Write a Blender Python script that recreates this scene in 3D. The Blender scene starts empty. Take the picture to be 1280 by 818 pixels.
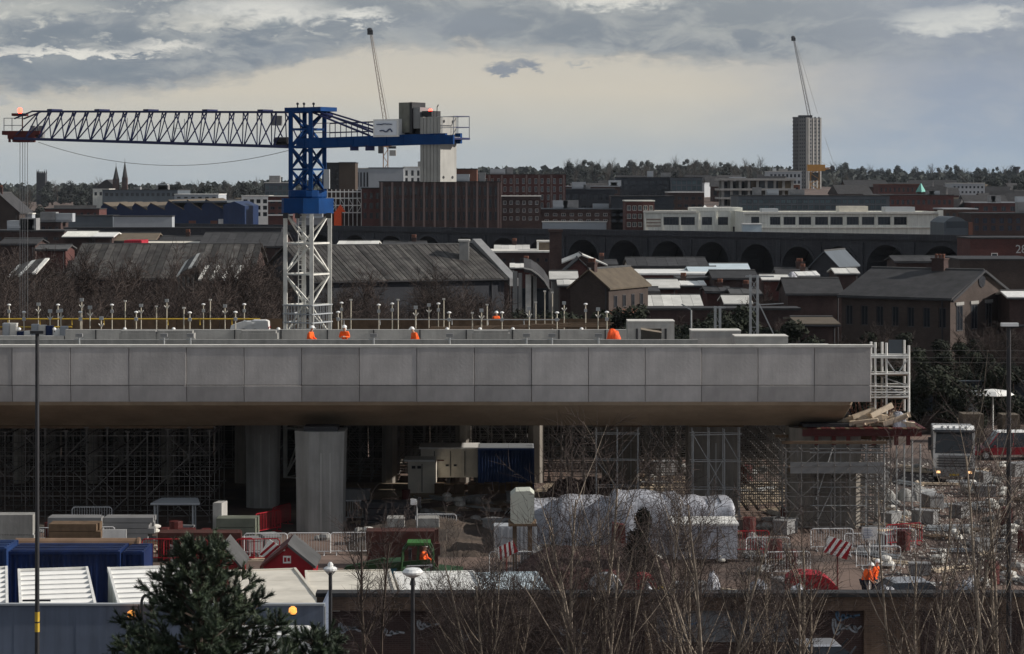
import bpy, math, random
from mathutils import Vector, Matrix
R = math.radians
rnd = random.Random(7)
SC = bpy.context.scene
COL = SC.collection

# ------------------------------------------------------------------ camera
F, CX, HY, H = 3011.0, 640.0, 235.0, 18.0      # focal length in photo pixels, centre column, horizon row, eye height
cd = bpy.data.cameras.new('camera'); cam = bpy.data.objects.new('camera', cd); COL.objects.link(cam)
cam.location = (0, 0, H); cam.rotation_euler = (R(90), 0, 0)
cd.sensor_width = 36; cd.lens = 36*F/1280; cd.shift_y = -(409-HY)/1280
cd.clip_start = 1; cd.clip_end = 12000
SC.camera = cam
SC.view_settings.view_transform = 'Standard'; SC.view_settings.look = 'None'
SC.view_settings.gamma = 1; SC.view_settings.exposure = 0; SC.view_settings.use_curve_mapping = False
SC.cycles.max_bounces = 6; SC.cycles.transparent_max_bounces = 8

def P(px, py, D):
    return Vector(((px-CX)/F*D, D, H-(py-HY)/F*D))
def X(px, D): return (px-CX)/F*D
def Z(py, D): return H-(py-HY)/F*D

# ------------------------------------------------------------------ light
SUN_AZ, SUN_EL = 92.5, 27.0          # degrees clockwise from the view axis (+Y): the sun stands off to the right
sd = bpy.data.lights.new('sun', 'SUN'); sun = bpy.data.objects.new('sun', sd); COL.objects.link(sun)
sd.energy = 4.9; sd.angle = R(0.6); sd.color = (1.0, 0.94, 0.86)
sv = Vector((math.sin(R(SUN_AZ))*math.cos(R(SUN_EL)), math.cos(R(SUN_AZ))*math.cos(R(SUN_EL)), math.sin(R(SUN_EL))))
sun.rotation_euler = (-sv).to_track_quat('-Z', 'Y').to_euler(); sun.location = (60, -20, 60)

def s2l(c):
    return tuple((x/255/12.92 if x/255 <= .04045 else ((x/255+.055)/1.055)**2.4) for x in c)

class NT:
    """small wrapper to write node maths compactly"""
    def __init__(s, tree): s.t = tree; s.n = tree.nodes; s.l = tree.links
    def put(s, sock, v):
        if isinstance(v, (int, float)): sock.default_value = v
        elif isinstance(v, tuple): sock.default_value = v if len(v) == len(sock.default_value) else v+(1,)
        else: s.l.new(v, sock)
    def m(s, op, a, b=0.0, c=0.0):
        n = s.n.new('ShaderNodeMath'); n.operation = op
        s.put(n.inputs[0], a); s.put(n.inputs[1], b); s.put(n.inputs[2], c)
        return n.outputs[0]
    def mix(s, fac, a, b, blend='MIX'):
        n = s.n.new('ShaderNodeMix'); n.data_type = 'RGBA'; n.blend_type = blend
        s.put(n.inputs[0], fac); s.put(n.inputs[6], a); s.put(n.inputs[7], b)
        return n.outputs[2]
    def ss(s, v, lo, hi):
        n = s.n.new('ShaderNodeMapRange'); n.interpolation_type = 'SMOOTHSTEP'
        s.put(n.inputs[0], v); n.inputs[1].default_value = lo; n.inputs[2].default_value = hi
        return n.outputs[0]
    def lin(s, v, lo, hi, a=0., b=1.):
        n = s.n.new('ShaderNodeMapRange'); s.put(n.inputs[0], v)
        for i, q in enumerate((lo, hi, a, b)): n.inputs[1+i].default_value = q
        return n.outputs[0]
    def ramp(s, v, stops):
        n = s.n.new('ShaderNodeValToRGB'); s.put(n.inputs[0], v); e = n.color_ramp.elements
        while len(e) < len(stops): e.new(0.5)
        for q, (p, c) in zip(e, stops):
            q.position = p; q.color = (c, c, c, 1) if isinstance(c, (int, float)) else tuple(c)+(1,)
        return n.outputs[0]
    def noise(s, vec, scale, detail=4, rough=.55, dist=0.):
        n = s.n.new('ShaderNodeTexNoise'); s.l.new(vec, n.inputs['Vector'])
        n.inputs['Scale'].default_value = scale; n.inputs['Detail'].default_value = detail
        n.inputs['Roughness'].default_value = rough; n.inputs['Distortion'].default_value = dist
        return n.outputs['Fac']

def make_world():
    w = bpy.data.worlds.new('World'); SC.world = w; w.use_nodes = True
    t = w.node_tree; t.nodes.clear(); k = NT(t)
    out = t.nodes.new('ShaderNodeOutputWorld'); bg = t.nodes.new('ShaderNodeBackground')
    t.links.new(bg.outputs[0], out.inputs[0]); bg.inputs[1].default_value = 0.1
    sky = t.nodes.new('ShaderNodeTexSky'); sky.sky_type = 'NISHITA'; sky.sun_disc = False
    sky.sun_elevation = R(SUN_EL); sky.sun_rotation = R(SUN_AZ); sky.air_density = 1.2; sky.dust_density = 2.0
    tc = t.nodes.new('ShaderNodeTexCoord'); sp = t.nodes.new('ShaderNodeSeparateXYZ'); t.links.new(tc.outputs['Generated'], sp.inputs[0])
    x, y, z = sp.outputs
    A = k.m('MULTIPLY', k.m('ARCTAN2', x, y), F)          # azimuth, in units of 1/3011 rad
    E = k.m('MULTIPLY', k.m('ARCSINE', z), F)             # elevation
    mp = t.nodes.new('ShaderNodeMapping'); t.links.new(tc.outputs['Generated'], mp.inputs[0]); mp.inputs['Scale'].default_value = (1, 1, 2.6)
    big = k.noise(mp.outputs[0], 14, 6, .6, .3)
    mid = k.noise(mp.outputs[0], 38, 7, .62, .5)
    fine = k.noise(mp.outputs[0], 90, 6, .65, .4)
    wob = k.m('SUBTRACT', mid, .5); wobf = k.m('SUBTRACT', fine, .5); wobb = k.m('SUBTRACT', big, .5)
    c = lambda r, g, b: s2l((r, g, b))
    # clear band above the horizon: pale blue-grey, turning cream higher up, cooler towards the right
    g1 = k.ramp(k.lin(E, -60, 190), [(0, c(160,170,178)), (.24, c(172,182,188)), (.42, c(178,186,190)), (.56, c(194,194,188)), (.72, c(208,201,187)), (1, c(200,195,186))])
    g2 = k.ramp(k.lin(E, -60, 190), [(0, c(148,164,181)), (.26, c(158,178,195)), (.5, c(151,167,187)), (.75, c(148,160,179)), (1, c(145,154,170))])
    right = k.ss(k.m('ADD', A, k.m('MULTIPLY', wobb, 260)), 170, 560)
    clear = k.mix(right, g1, g2)
    clear = k.mix(k.m('MULTIPLY', k.ss(mid, .4, .75), .16), clear, c(214,210,200))
    # cloud deck with an uneven lower edge
    Eb = k.m('MULTIPLY', k.ramp(k.lin(A, -900, 900), [(0,.50),(.145,.56),(.245,.58),(.32,.68),(.36,.80),(.42,.86),(.52,.84),(.58,.79),(.70,.765),(1,.76)]), 205)
    deckm = k.ss(k.m('SUBTRACT', k.m('ADD', k.m('ADD', E, k.m('MULTIPLY', wob, 46)), k.m('MULTIPLY', wobf, 34)), Eb), -13, 15)
    deck_c = k.mix(k.ss(mid, .40, .66), c(120,131,145), c(166,170,173))
    deck_c = k.mix(k.m('MULTIPLY', k.ss(k.m('ADD', E, k.m('MULTIPLY', wobb, 120)), 150, 250), .35), deck_c, c(170,172,172))
    deck_c = k.mix(k.m('MULTIPLY', k.ss(A, 250, 560), .55), deck_c, c(152,160,173))
    wis = k.m('MULTIPLY', k.ss(k.m('ADD', big, k.m('MULTIPLY', wobf, .35)), .53, .72), k.m('SUBTRACT', 1, k.ss(A, -260, -60)))
    deck_c = k.mix(k.m('MULTIPLY', wis, .65), deck_c, c(206,204,194))
    col = k.mix(k.m('MULTIPLY', deckm, k.m('SUBTRACT', 1, k.m('MULTIPLY', k.ss(A, 300, 620), .55))), clear, deck_c)
    def blob(px, py, w_, h_, colr, amt, nz=1.0, soft=1.25):
        nonlocal col
        dx = k.m('DIVIDE', k.m('SUBTRACT', k.m('ADD', A, k.m('MULTIPLY', wob, 60*nz)), px-640), w_)
        dy = k.m('DIVIDE', k.m('SUBTRACT', k.m('ADD', E, k.m('MULTIPLY', wobf, 42*nz)), 235-py), h_)
        r2 = k.m('ADD', k.m('MULTIPLY', dx, dx), k.m('MULTIPLY', dy, dy))
        v = k.ss(k.m('ADD', k.m('SUBTRACT', 1, r2), k.m('MULTIPLY', wobf, 1.5*nz)), 0, soft)
        col = k.mix(k.m('MULTIPLY', v, amt), col, colr)
    blob(110, 48, 175, 15, c(120,131,144), .85)
    blob(90, 93, 165, 24, c(122,134,147), .9)
    blob(90, 68, 140, 7, c(234,231,223), 1)
    blob(210, 60, 70, 9, c(230,227,219), .95)
    blob(330, 15, 120, 24, c(230,228,221), .9)
    blob(60, 14, 110, 18, c(190,191,187), .8)
    blob(250, 30, 90, 14, c(212,210,202), .7, 1.3)
    blob(1235, 18, 60, 12, c(216,216,212), .8, 1.3)
    blob(560, 30, 110, 22, c(139,147,159), .6)
    blob(20, 126, 60, 5, c(176,180,182), .6)
    blob(450, 20, 45, 12, c(234,232,225), .95, 1.4)
    blob(360, 66, 60, 14, c(140,149,160), .8)
    blob(345, 32, 35, 10, c(128,139,150), .7)
    blob(765, 1, 92, 15, c(230,228,220), .95, .9)
    blob(905, 38, 120, 9, c(172,175,175), .5)
    blob(1185, 30, 105, 20, c(212,213,210), .95)
    blob(628, 86, 28, 8, c(132,141,155), .95, 1.0, .9)
    blob(662, 83, 26, 11, c(130,139,153), .95, 1.0, .9)
    blob(722, 80, 18, 4, c(160,165,170), .7)
    w2 = k.m('MULTIPLY', k.m('MULTIPLY', k.ss(k.m('ADD', fine, k.m('MULTIPLY', wobb, .5)), .52, .68), k.m('SUBTRACT', 1, k.ss(A, -300, -60))), k.ss(E, 150, 185))
    col = k.mix(k.m('MULTIPLY', w2, .42), col, c(222,220,212))
    # daylight sky shows through everywhere by a small share
    mul = t.nodes.new('ShaderNodeVectorMath'); mul.operation = 'SCALE'; t.links.new(col, mul.inputs[0]); mul.inputs[3].default_value = 10.0
    fin = k.mix(.9, sky.outputs[0], mul.outputs[0])
    t.links.new(fin, bg.inputs[0])
make_world()

# ------------------------------------------------------------------ materials
MATS = {}
def mat(name, col, rough=.8, var=.22, scale=1.2, rand=0., bump=0., metal=0., spec=.3, emit=0., kind=None, streak=0., col2=None):
    if name in MATS: return MATS[name]
    m = bpy.data.materials.new(name); m.use_nodes = True; t = m.node_tree; k = NT(t)
    b = t.nodes['Principled BSDF']
    tc = t.nodes.new('ShaderNodeTexCoord'); vec = tc.outputs['Object']
    base = tuple(col)+(1,)
    if kind == 'brick':
        mp = t.nodes.new('ShaderNodeSeparateXYZ'); t.links.new(vec, mp.inputs[0]); cb = t.nodes.new('ShaderNodeCombineXYZ')
        t.links.new(k.m('ADD', mp.outputs[0], mp.outputs[1]), cb.inputs[0]); t.links.new(mp.outputs[2], cb.inputs[1])
        br = t.nodes.new('ShaderNodeTexBrick'); t.links.new(cb.outputs[0], br.inputs[0]); br.inputs['Scale'].default_value = 1.0
        br.inputs['Brick Width'].default_value = .225; br.inputs['Row Height'].default_value = .075; br.inputs['Mortar Size'].default_value = .008
        br.inputs['Color1'].default_value = tuple(c*1.15 for c in col)+(1,); br.inputs['Color2'].default_value = tuple(c*.8 for c in col)+(1,)
        br.inputs['Mortar'].default_value = (col[0]*.9+.03, col[1]*.9+.03, col[2]*.9+.03, 1)
        colr = br.outputs['Color']
    else:
        colr = base
    n1 = k.noise(vec, scale, 5, .6, .2)
    if col2: colr = k.mix(k.ss(k.noise(vec, scale*.6, 6, .65, .4), .42, .62), colr, tuple(col2)+(1,))
    f = k.lin(n1, .25, .75, 1-var, 1+var)
    if streak:
        mp2 = t.nodes.new('ShaderNodeMapping'); t.links.new(vec, mp2.inputs[0]); mp2.inputs['Scale'].default_value = (2.2, 2.2, .14)
        f = k.m('MULTIPLY', f, k.lin(k.noise(mp2.outputs[0], 1.6, 4, .6), .3, .7, 1-streak, 1+streak*.6))
    if rand:
        oi = t.nodes.new('ShaderNodeObjectInfo'); f = k.m('MULTIPLY', f, k.lin(oi.outputs['Random'], 0, 1, 1-rand, 1+rand))
    vm = t.nodes.new('ShaderNodeVectorMath'); vm.operation = 'SCALE'
    k.put(vm.inputs[0], colr if not isinstance(colr, tuple) else colr[:3]); t.links.new(f, vm.inputs[3])
    t.links.new(vm.outputs[0], b.inputs['Base Color'])
    b.inputs['Roughness'].default_value = rough; b.inputs['Metallic'].default_value = metal
    b.inputs['Specular IOR Level'].default_value = spec
    if bump:
        bn = t.nodes.new('ShaderNodeBump'); bn.inputs['Strength'].default_value = bump; bn.inputs['Distance'].default_value = .05
        t.links.new(k.noise(vec, scale*9, 5, .6), bn.inputs['Height']); t.links.new(bn.outputs[0], b.inputs['Normal'])
    if emit:
        b.inputs['Emission Color'].default_value = base; b.inputs['Emission Strength'].default_value = emit
    MATS[name] = m
    return m

M = dict(
 panel=mat('panel_concrete', (.43,.408,.39), .85, .17, .8, rand=.12, bump=.15, streak=.09),
 concrete=mat('concrete', (.36,.35,.33), .9, .2, .7, bump=.2, streak=.12),
 pierc=mat('pier_concrete', (.27,.265,.25), .9, .2, .6, bump=.2, streak=.2),
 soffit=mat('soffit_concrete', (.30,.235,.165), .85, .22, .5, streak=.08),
 coping=mat('coping_concrete', (.62,.60,.55), .85, .18, 1.5),
 white=mat('white_paint', (.74,.73,.70), .5, .12, 1.5, streak=.1),
 cream=mat('cream_render', (.74,.73,.66), .85, .14, .6, streak=.15),
 whitemetal=mat('white_sheet_metal', (.76,.75,.71), .45, .2, 1.2, streak=.1),
 beigemetal=mat('beige_sheet_metal', (.60,.56,.48), .55, .2, .9),
 grey=mat('grey_paint', (.22,.22,.22), .6, .2, 1.0),
 lightgrey=mat('light_grey_cladding', (.36,.38,.40), .6, .1, .4),
 dark=mat('dark_steel', (.03,.03,.033), .5, .3, 1.5),
 black=mat('black_rubber', (.02,.02,.02), .8, .2, 2.),
 galv=mat('galvanised_steel', (.42,.43,.43), .45, .2, 3., metal=.5),
 scaf=mat('scaffold_tube', (.12,.112,.105), .5, .35, 3., metal=.4, rand=.2),
 craneblue=mat('crane_blue_paint', (.004,.040,.145), .6, .25, 1.2, spec=.12),
 jibblue=mat('jib_dark_blue_paint', (.014,.02,.075), .5, .3, 1.2),
 cranewhite=mat('crane_white_paint', (.66,.65,.60), .5, .2, 1.6, streak=.2),
 ballast=mat('ballast_concrete', (.33,.325,.305), .85, .15, 1., streak=.15),
 red=mat('red_paint', (.29,.010,.018), .5, .25, 1.5),
 redw=mat('worn_red_steel', (.085,.016,.014), .6, .35, 1.5),
 orange=mat('hi_vis_orange', (.95,.13,.015), .7, .12, 6.),
 orangetarp=mat('orange_tarpaulin', (.85,.10,.02), .6, .15, 3.),
 yellow=mat('yellow_paint', (.55,.36,.04), .55, .25, 2.),
 timber=mat('timber', (.12,.080,.05), .85, .35, 2.5, rand=.25),
 paletimber=mat('pale_timber', (.60,.50,.38), .8, .25, 3., rand=.2),
 bluecont=mat('blue_container_paint', (.008,.022,.085), .5, .35, .9, streak=.35),
 bluedark=mat('navy_container_paint', (.012,.035,.115), .55, .3, .8),
 teal=mat('teal_container_paint', (.02,.11,.15), .5, .25, .8),
 green=mat('green_machine_paint', (.03,.13,.02), .45, .3, 2.),
 greend=mat('dark_green_machine_paint', (.015,.05,.015), .5, .3, 2.),
 hoard=mat('hoarding_blue_grey', (.135,.16,.215), .6, .18, .5, streak=.16),
 brickd=mat('dark_brick', (.052,.030,.026), .9, .35, .5, kind='brick'),
 brickr=mat('red_brick', (.088,.032,.027), .9, .25, .3, kind='brick'),
 brickb=mat('brown_brick', (.050,.036,.030), .9, .3, .4, kind='brick'),
 bricko=mat('orange_brick', (.15,.062,.04), .9, .25, .3, kind='brick'),
 brickv=mat('sooty_blue_brick', (.033,.035,.042), .9, .35, .2, kind='brick'),
 wallbrown=mat('brown_wall_brick', (.125,.080,.055), .9, .4, .25, kind='brick', streak=.3),
 slate=mat('slate_roof', (.036,.035,.036), .75, .45, .9, rand=.22),
 rooftile=mat('brown_roof_tile', (.115,.092,.066), .85, .25, 1., rand=.2),
 corrug=mat('weathered_roof_sheet', (.066,.062,.057), .8, .4, .9, rand=.5, col2=(.036,.032,.03)),
 paleroof=mat('pale_roof_sheet', (.58,.57,.53), .6, .22, .5, rand=.18),
 blueroof=mat('pale_blue_roof', (.50,.58,.62), .5, .15, .5),
 felt=mat('felt_roof', (.07,.07,.07), .9, .3, .8),
 glass=mat('window_glass', (.018,.022,.028), .12, .3, .3, spec=.55),
 glassteal=mat('tinted_glass', (.07,.11,.125), .15, .25, .25, spec=.6, rand=.35),
 frame=mat('window_frame', (.52,.52,.50), .6, .1, 1.),
 framed=mat('dark_window_frame', (.05,.05,.055), .6, .1, 1.),
 darkclad=mat('dark_blue_cladding', (.022,.029,.038), .6, .25, .3),
 midclad=mat('grey_blue_cladding', (.085,.10,.115), .6, .2, .3),
 browncl=mat('brown_cladding', (.07,.05,.036), .6, .15, .4),
 bluefac=mat('blue_factory_sheet', (.012,.028,.08), .55, .2, .4, streak=.1),
 copper=mat('green_copper', (.16,.42,.36), .7, .15, 1.),
 asphalt=mat('asphalt', (.05,.05,.05), .9, .3, .8, bump=.3),
 bark=mat('brown_bark', (.065,.048,.038), .9, .35, 3.),
 birch=mat('pale_birch_bark', (.26,.215,.17), .85, .4, 4.),
 twig=mat('reddish_brown_twigs', (.056,.042,.038), .9, .3, 2.),
 twigw=mat('winter_scrub_twigs', (.052,.039,.034), .9, .35, .4, rand=.35),
 pine=mat('pine_needles', (.026,.042,.022), .6, .4, 1.2, spec=.4),
 pinef=mat('fresh_pine_needles', (.05,.07,.036), .6, .35, 1.2, spec=.4),
 leaf=mat('dark_evergreen_leaf', (.017,.021,.012), .9, .45, .5, rand=.35),
 farleaf=mat('distant_woodland', (.036,.042,.038), .9, .4, .08, rand=.4),
 fartwig=mat('distant_bare_woodland', (.055,.050,.043), .9, .3, .08, rand=.3),
 sheet=mat('white_plastic_sheeting', (.44,.45,.49), .4, .28, .9, bump=.5, streak=.3),
 skin=mat('skin', (.45,.26,.18), .6, .05, 3.),
 navy=mat('navy_workwear', (.02,.025,.04), .9, .15, 3.),
 helmet=mat('white_helmet', (.8,.8,.78), .4, .03, 2.),
 lampw=mat('white_lamp_head', (.80,.80,.78), .35, .05, 2.),
 beacon=mat('red_beacon_light', (1.0,.05,.03), .4, .0, 1., emit=9.),
 amber=mat('amber_lamp_light', (1.0,.40,.08), .4, .0, 1., emit=1.3),
 warmlamp=mat('warm_white_lamp', (1.0,.55,.25), .4, .0, 1., emit=1.6),
 darkpier=mat('dark_pier_concrete', (.22,.20,.175), .9, .25, .6, bump=.2, streak=.25),  # darker tone of the pier concrete
 chrome=mat('silver_car_paint', (.45,.46,.48), .3, .05, 1., metal=.6),
 darkcar=mat('dark_car_paint', (.03,.034,.04), .3, .05, 1., spec=.5),
 graff=mat('graffiti_white_spray', (.30,.31,.33), .8, .3, 3.),
 graffb=mat('graffiti_blue_spray', (.10,.17,.26), .8, .3, 3.),
 render=mat('painted_wall_panel', (.20,.205,.215), .85, .3, .8),
 soil=mat('brown_soil', (.085,.064,.05), .95, .35, .6, bump=.6, col2=(.045,.036,.03)),
 pan=mat('grey_roof_pan', (.34,.335,.325), .6, .3, 1.6, col2=(.26,.255,.25)),  # pans coloured greyer than the ribs for contrast
 paletube=mat('pale_scaffold_tube', (.19,.178,.165), .5, .3, 3.),
 rust=mat('rusty_red_steel', (.065,.024,.019), .8, .4, 1.5),
 void=mat('arch_shade_black', (.010,.011,.014), .95, .3, .5),  # shade of the arch interiors put into the colour
 pale_pier=mat('pale_brick_pier', (.16,.115,.105), .9, .2, .5),
 rib=mat('white_roof_rib', (.85,.84,.80), .5, .08, 1.5),
)

# ------------------------------------------------------------------ mesh builder and object helpers
class MB:
    def __init__(s): s.v = []; s.f = []; s.mi = []; s.cur = 0
    def add(s, vs, fs):
        o = len(s.v); s.v.extend(vs)
        for f in fs: s.f.append(tuple(i+o for i in f)); s.mi.append(s.cur)
        return s
    def box(s, x0, x1, y0, y1, z0, z1):
        return s.add([(x0,y0,z0),(x1,y0,z0),(x1,y1,z0),(x0,y1,z0),(x0,y0,z1),(x1,y0,z1),(x1,y1,z1),(x0,y1,z1)],
                     [(0,3,2,1),(4,5,6,7),(0,1,5,4),(1,2,6,5),(2,3,7,6),(3,0,4,7)])
    def fbox(s, o, u, v, w, a, b, c):
        """box from corner o along unit axes u, v, w"""
        o = Vector(o); u = Vector(u)*a; v = Vector(v)*b; w = Vector(w)*c
        return s.add([tuple(q) for q in (o,o+u,o+u+v,o+v,o+w,o+u+w,o+u+v+w,o+v+w)],
                     [(0,3,2,1),(4,5,6,7),(0,1,5,4),(1,2,6,5),(2,3,7,6),(3,0,4,7)])
    def quad(s, a, b, c, d): return s.add([tuple(a),tuple(b),tuple(c),tuple(d)], [(0,1,2,3)])
    def bar(s, a, b, r, n=4, r2=None, cap=True):
        a = Vector(a); b = Vector(b); d = (b-a)
        if d.length < 1e-6: return s
        d.normalize(); up = Vector((0,0,1)) if abs(d.z) < .95 else Vector((1,0,0))
        u = d.cross(up).normalized(); w = d.cross(u); r2 = r if r2 is None else r2
        vs = []
        for p, rr in ((a, r), (b, r2)):
            for i in range(n):
                t = 2*math.pi*(i+.5)/n; vs.append(tuple(p+(u*math.cos(t)+w*math.sin(t))*rr))
        fs = [(i, i+n, (i+1)%n+n, (i+1)%n) for i in range(n)]
        if cap: fs += [tuple(range(n)), tuple(range(2*n-1, n-1, -1))]
        return s.add(vs, fs)
    def path(s, pts, r, n=4, r2=None):
        m = len(pts)-1
        for i in range(m):
            ra = r if r2 is None else r+(r2-r)*i/m; rb = r if r2 is None else r+(r2-r)*(i+1)/m
            s.bar(pts[i], pts[i+1], ra, n, rb, cap=(i in (0, m-1)))
        return s
    def prism(s, poly, o, u, w, d, depth):
        """polygon (a,b) in plane u,w from o, pushed along d by depth"""
        o = Vector(o); u = Vector(u); w = Vector(w); d = Vector(d)*depth; n = len(poly)
        a = [o+u*p+w*q for p, q in poly]
        s.add([tuple(q) for q in a]+[tuple(q+d) for q in a],
              [tuple(range(n)), tuple(range(2*n-1, n-1, -1))]+[(i, i+n, (i+1)%n+n, (i+1)%n) for i in range(n)])
        return s
    def lathe(s, prof, o, n=12):
        o = Vector(o); k = len(prof); vs = []
        for r, z in prof:
            for i in range(n):
                t = 2*math.pi*i/n; vs.append((o.x+r*math.cos(t), o.y+r*math.sin(t), o.z+z))
        fs = [(j*n+i, j*n+(i+1)%n, (j+1)*n+(i+1)%n, (j+1)*n+i) for j in range(k-1) for i in range(n)]
        fs += [tuple(range(n-1,-1,-1)), tuple(range((k-1)*n, k*n))]
        return s.add(vs, fs)
    def ball(s, c, rx, ry, rz, n=10, m=6):
        return s.lathe2(c, rx, ry, rz, n, m)
    def lathe2(s, c, rx, ry, rz, n, m):
        vs = [(c[0], c[1], c[2]-rz)]
        for j in range(1, m):
            p = -math.pi/2+math.pi*j/m
            for i in range(n):
                t = 2*math.pi*i/n; vs.append((c[0]+rx*math.cos(p)*math.cos(t), c[1]+ry*math.cos(p)*math.sin(t), c[2]+rz*math.sin(p)))
        vs.append((c[0], c[1], c[2]+rz)); L = len(vs)-1
        fs = [(0, 1+(i+1)%n, 1+i) for i in range(n)]
        fs += [(1+j*n+i, 1+j*n+(i+1)%n, 1+(j+1)*n+(i+1)%n, 1+(j+1)*n+i) for j in range(m-2) for i in range(n)]
        fs += [(L, 1+(m-2)*n+i, 1+(m-2)*n+(i+1)%n) for i in range(n)]
        return s.add(vs, fs)
    def mesh(s, name, mats, off=(0,0,0), smooth=False):
        me = bpy.data.meshes.new(name); ox, oy, oz = off
        me.from_pydata([(a-ox, b-oy, c-oz) for a, b, c in s.v], [], s.f)
        for m in (mats if isinstance(mats, (list, tuple)) else [mats]): me.materials.append(m)
        if max(s.mi, default=0): me.polygons.foreach_set('material_index', s.mi)
        if smooth: me.polygons.foreach_set('use_smooth', [True]*len(s.f))
        return me
    def build(s, name, mats, parent=None, smooth=False, loc=None):
        """link as one object; vertices are given in world space (or in the parent's space when the parent sits at the origin)"""
        off = Vector(loc) if loc is not None else Vector((0,0,0))
        po = Vector((0,0,0)); q = parent
        while q is not None: po = po+q.location; q = q.parent
        base = off if loc is not None else po
        o = bpy.data.objects.new(name, s.mesh(name, mats, base, smooth)); COL.objects.link(o)
        if parent is not None: o.parent = parent
        o.location = base-po
        return o

LABELS = {}
def tag(o, label, cat, group=None, kind=None):
    if label: o['label'] = label
    if cat: o['category'] = cat
    if group: o['group'] = group
    if kind: o['kind'] = kind
    return o
def thing(name, label, cat, loc=(0,0,0), group=None):
    o = bpy.data.objects.new(name, None); COL.objects.link(o); o.location = loc; o.empty_display_size = .2
    return tag(o, label, cat, group)
def place(me, name, parent, loc, rz=0., sc=None):
    """another object on an existing mesh; loc is in the parent's space"""
    o = bpy.data.objects.new(name, me); COL.objects.link(o); o.location = loc; o.rotation_euler = (0, 0, rz)
    if parent is not None: o.parent = parent
    if sc: o.scale = sc
    return o
def dup(root, loc, rz=0., label=None, sc=None, group=None):
    r = root.copy(); COL.objects.link(r); r.location = loc; r.rotation_euler = (0, 0, rz)
    if sc: r.scale = (sc, sc, sc)
    if label: r['label'] = label
    if group: r['group'] = group
    for ch in KIDS.get(root.name, ()):
        c = ch.copy(); COL.objects.link(c); c.parent = r
        for g in KIDS.get(ch.name, ()):
            d = g.copy(); COL.objects.link(d); d.parent = c
    return r
KIDS = {}
def note(root):
    """remember a prototype's children so that dup() needs no scene search"""
    KIDS[root.name] = [o for o in bpy.data.objects if o.parent == root]
    for c in KIDS[root.name]: KIDS[c.name] = [o for o in bpy.data.objects if o.parent == c]
    return root

# ------------------------------------------------------------------ ground
def lerp_tab(tab, v):
    if v <= tab[0][0]: return tab[0][1]
    for (a, p), (b, q) in zip(tab, tab[1:]):
        if v <= b: return p+(q-p)*(v-a)/(b-a)
    return tab[-1][1]
def zt(x, y):
    if y < 87.6: return .6
    b = lerp_tab([(88,0),(320,0),(400,1.5),(500,5),(650,9),(900,13),(1300,17),(1800,21),(2400,29),(7000,29)], y)
    return b*lerp_tab([(-.3,.4),(-.12,.42),(-.05,.75),(-.01,1),(.12,1),(.15,.82),(.3,.82)], x/max(y,1))
def make_ground():
    ys = [-80, 20, 60, 80, 87.55, 87.75, 92, 97, 102, 108, 114, 120, 126, 132, 140, 150, 160, 170, 180, 200, 230, 270, 320, 360, 400, 450, 500, 570, 650, 770, 900, 1100, 1300, 1550, 1800, 2100, 2400, 3200, 5000, 8000]
    us = [i/24 for i in range(-24, 25)]
    b = MB(); r = random.Random(3)
    for y in ys:
        hw = 140+max(y,0)*.55
        for u in us:
            x = u*hw; z = zt(x, y)
            if 100 < y < 180: z += r.uniform(-.06, .06)
            b.v.append((x, y, z))
    n = len(us)
    for j in range(len(ys)-1):
        for i in range(n-1): b.f.append((j*n+i, j*n+i+1, (j+1)*n+i+1, (j+1)*n+i)); b.mi.append(0)
    g = mat('site_ground', (.15,.105,.085), .95, .45, .16, bump=.8, col2=(.055,.043,.038))
    tag(b.build('ground', g), None, None, kind='structure')
    b = MB(); b.box(-70, 70, 74, 86.4, .5, .604); tag(b.build('street', M['asphalt']), None, None, kind='structure')
    b = MB(); b.box(-70, 70, 86.4, 87.28, .5, .73); tag(b.build('pavement', M['concrete']), None, None, kind='structure')
    b = MB(); b.add([tuple(P(430,640,0)*0+Vector((X(430,140), 134, .03))), (X(1010,134),134,.03), (X(1010,147),147,.03), (X(430,147),147,.03)], [(0,1,2,3)])
    hr = mat('pale_haul_road', (.30,.24,.17), .95, .25, .3, bump=.5, col2=(.2,.16,.12)); tag(b.build('haul_road', hr), None, None, kind='structure')
make_ground()
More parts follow.
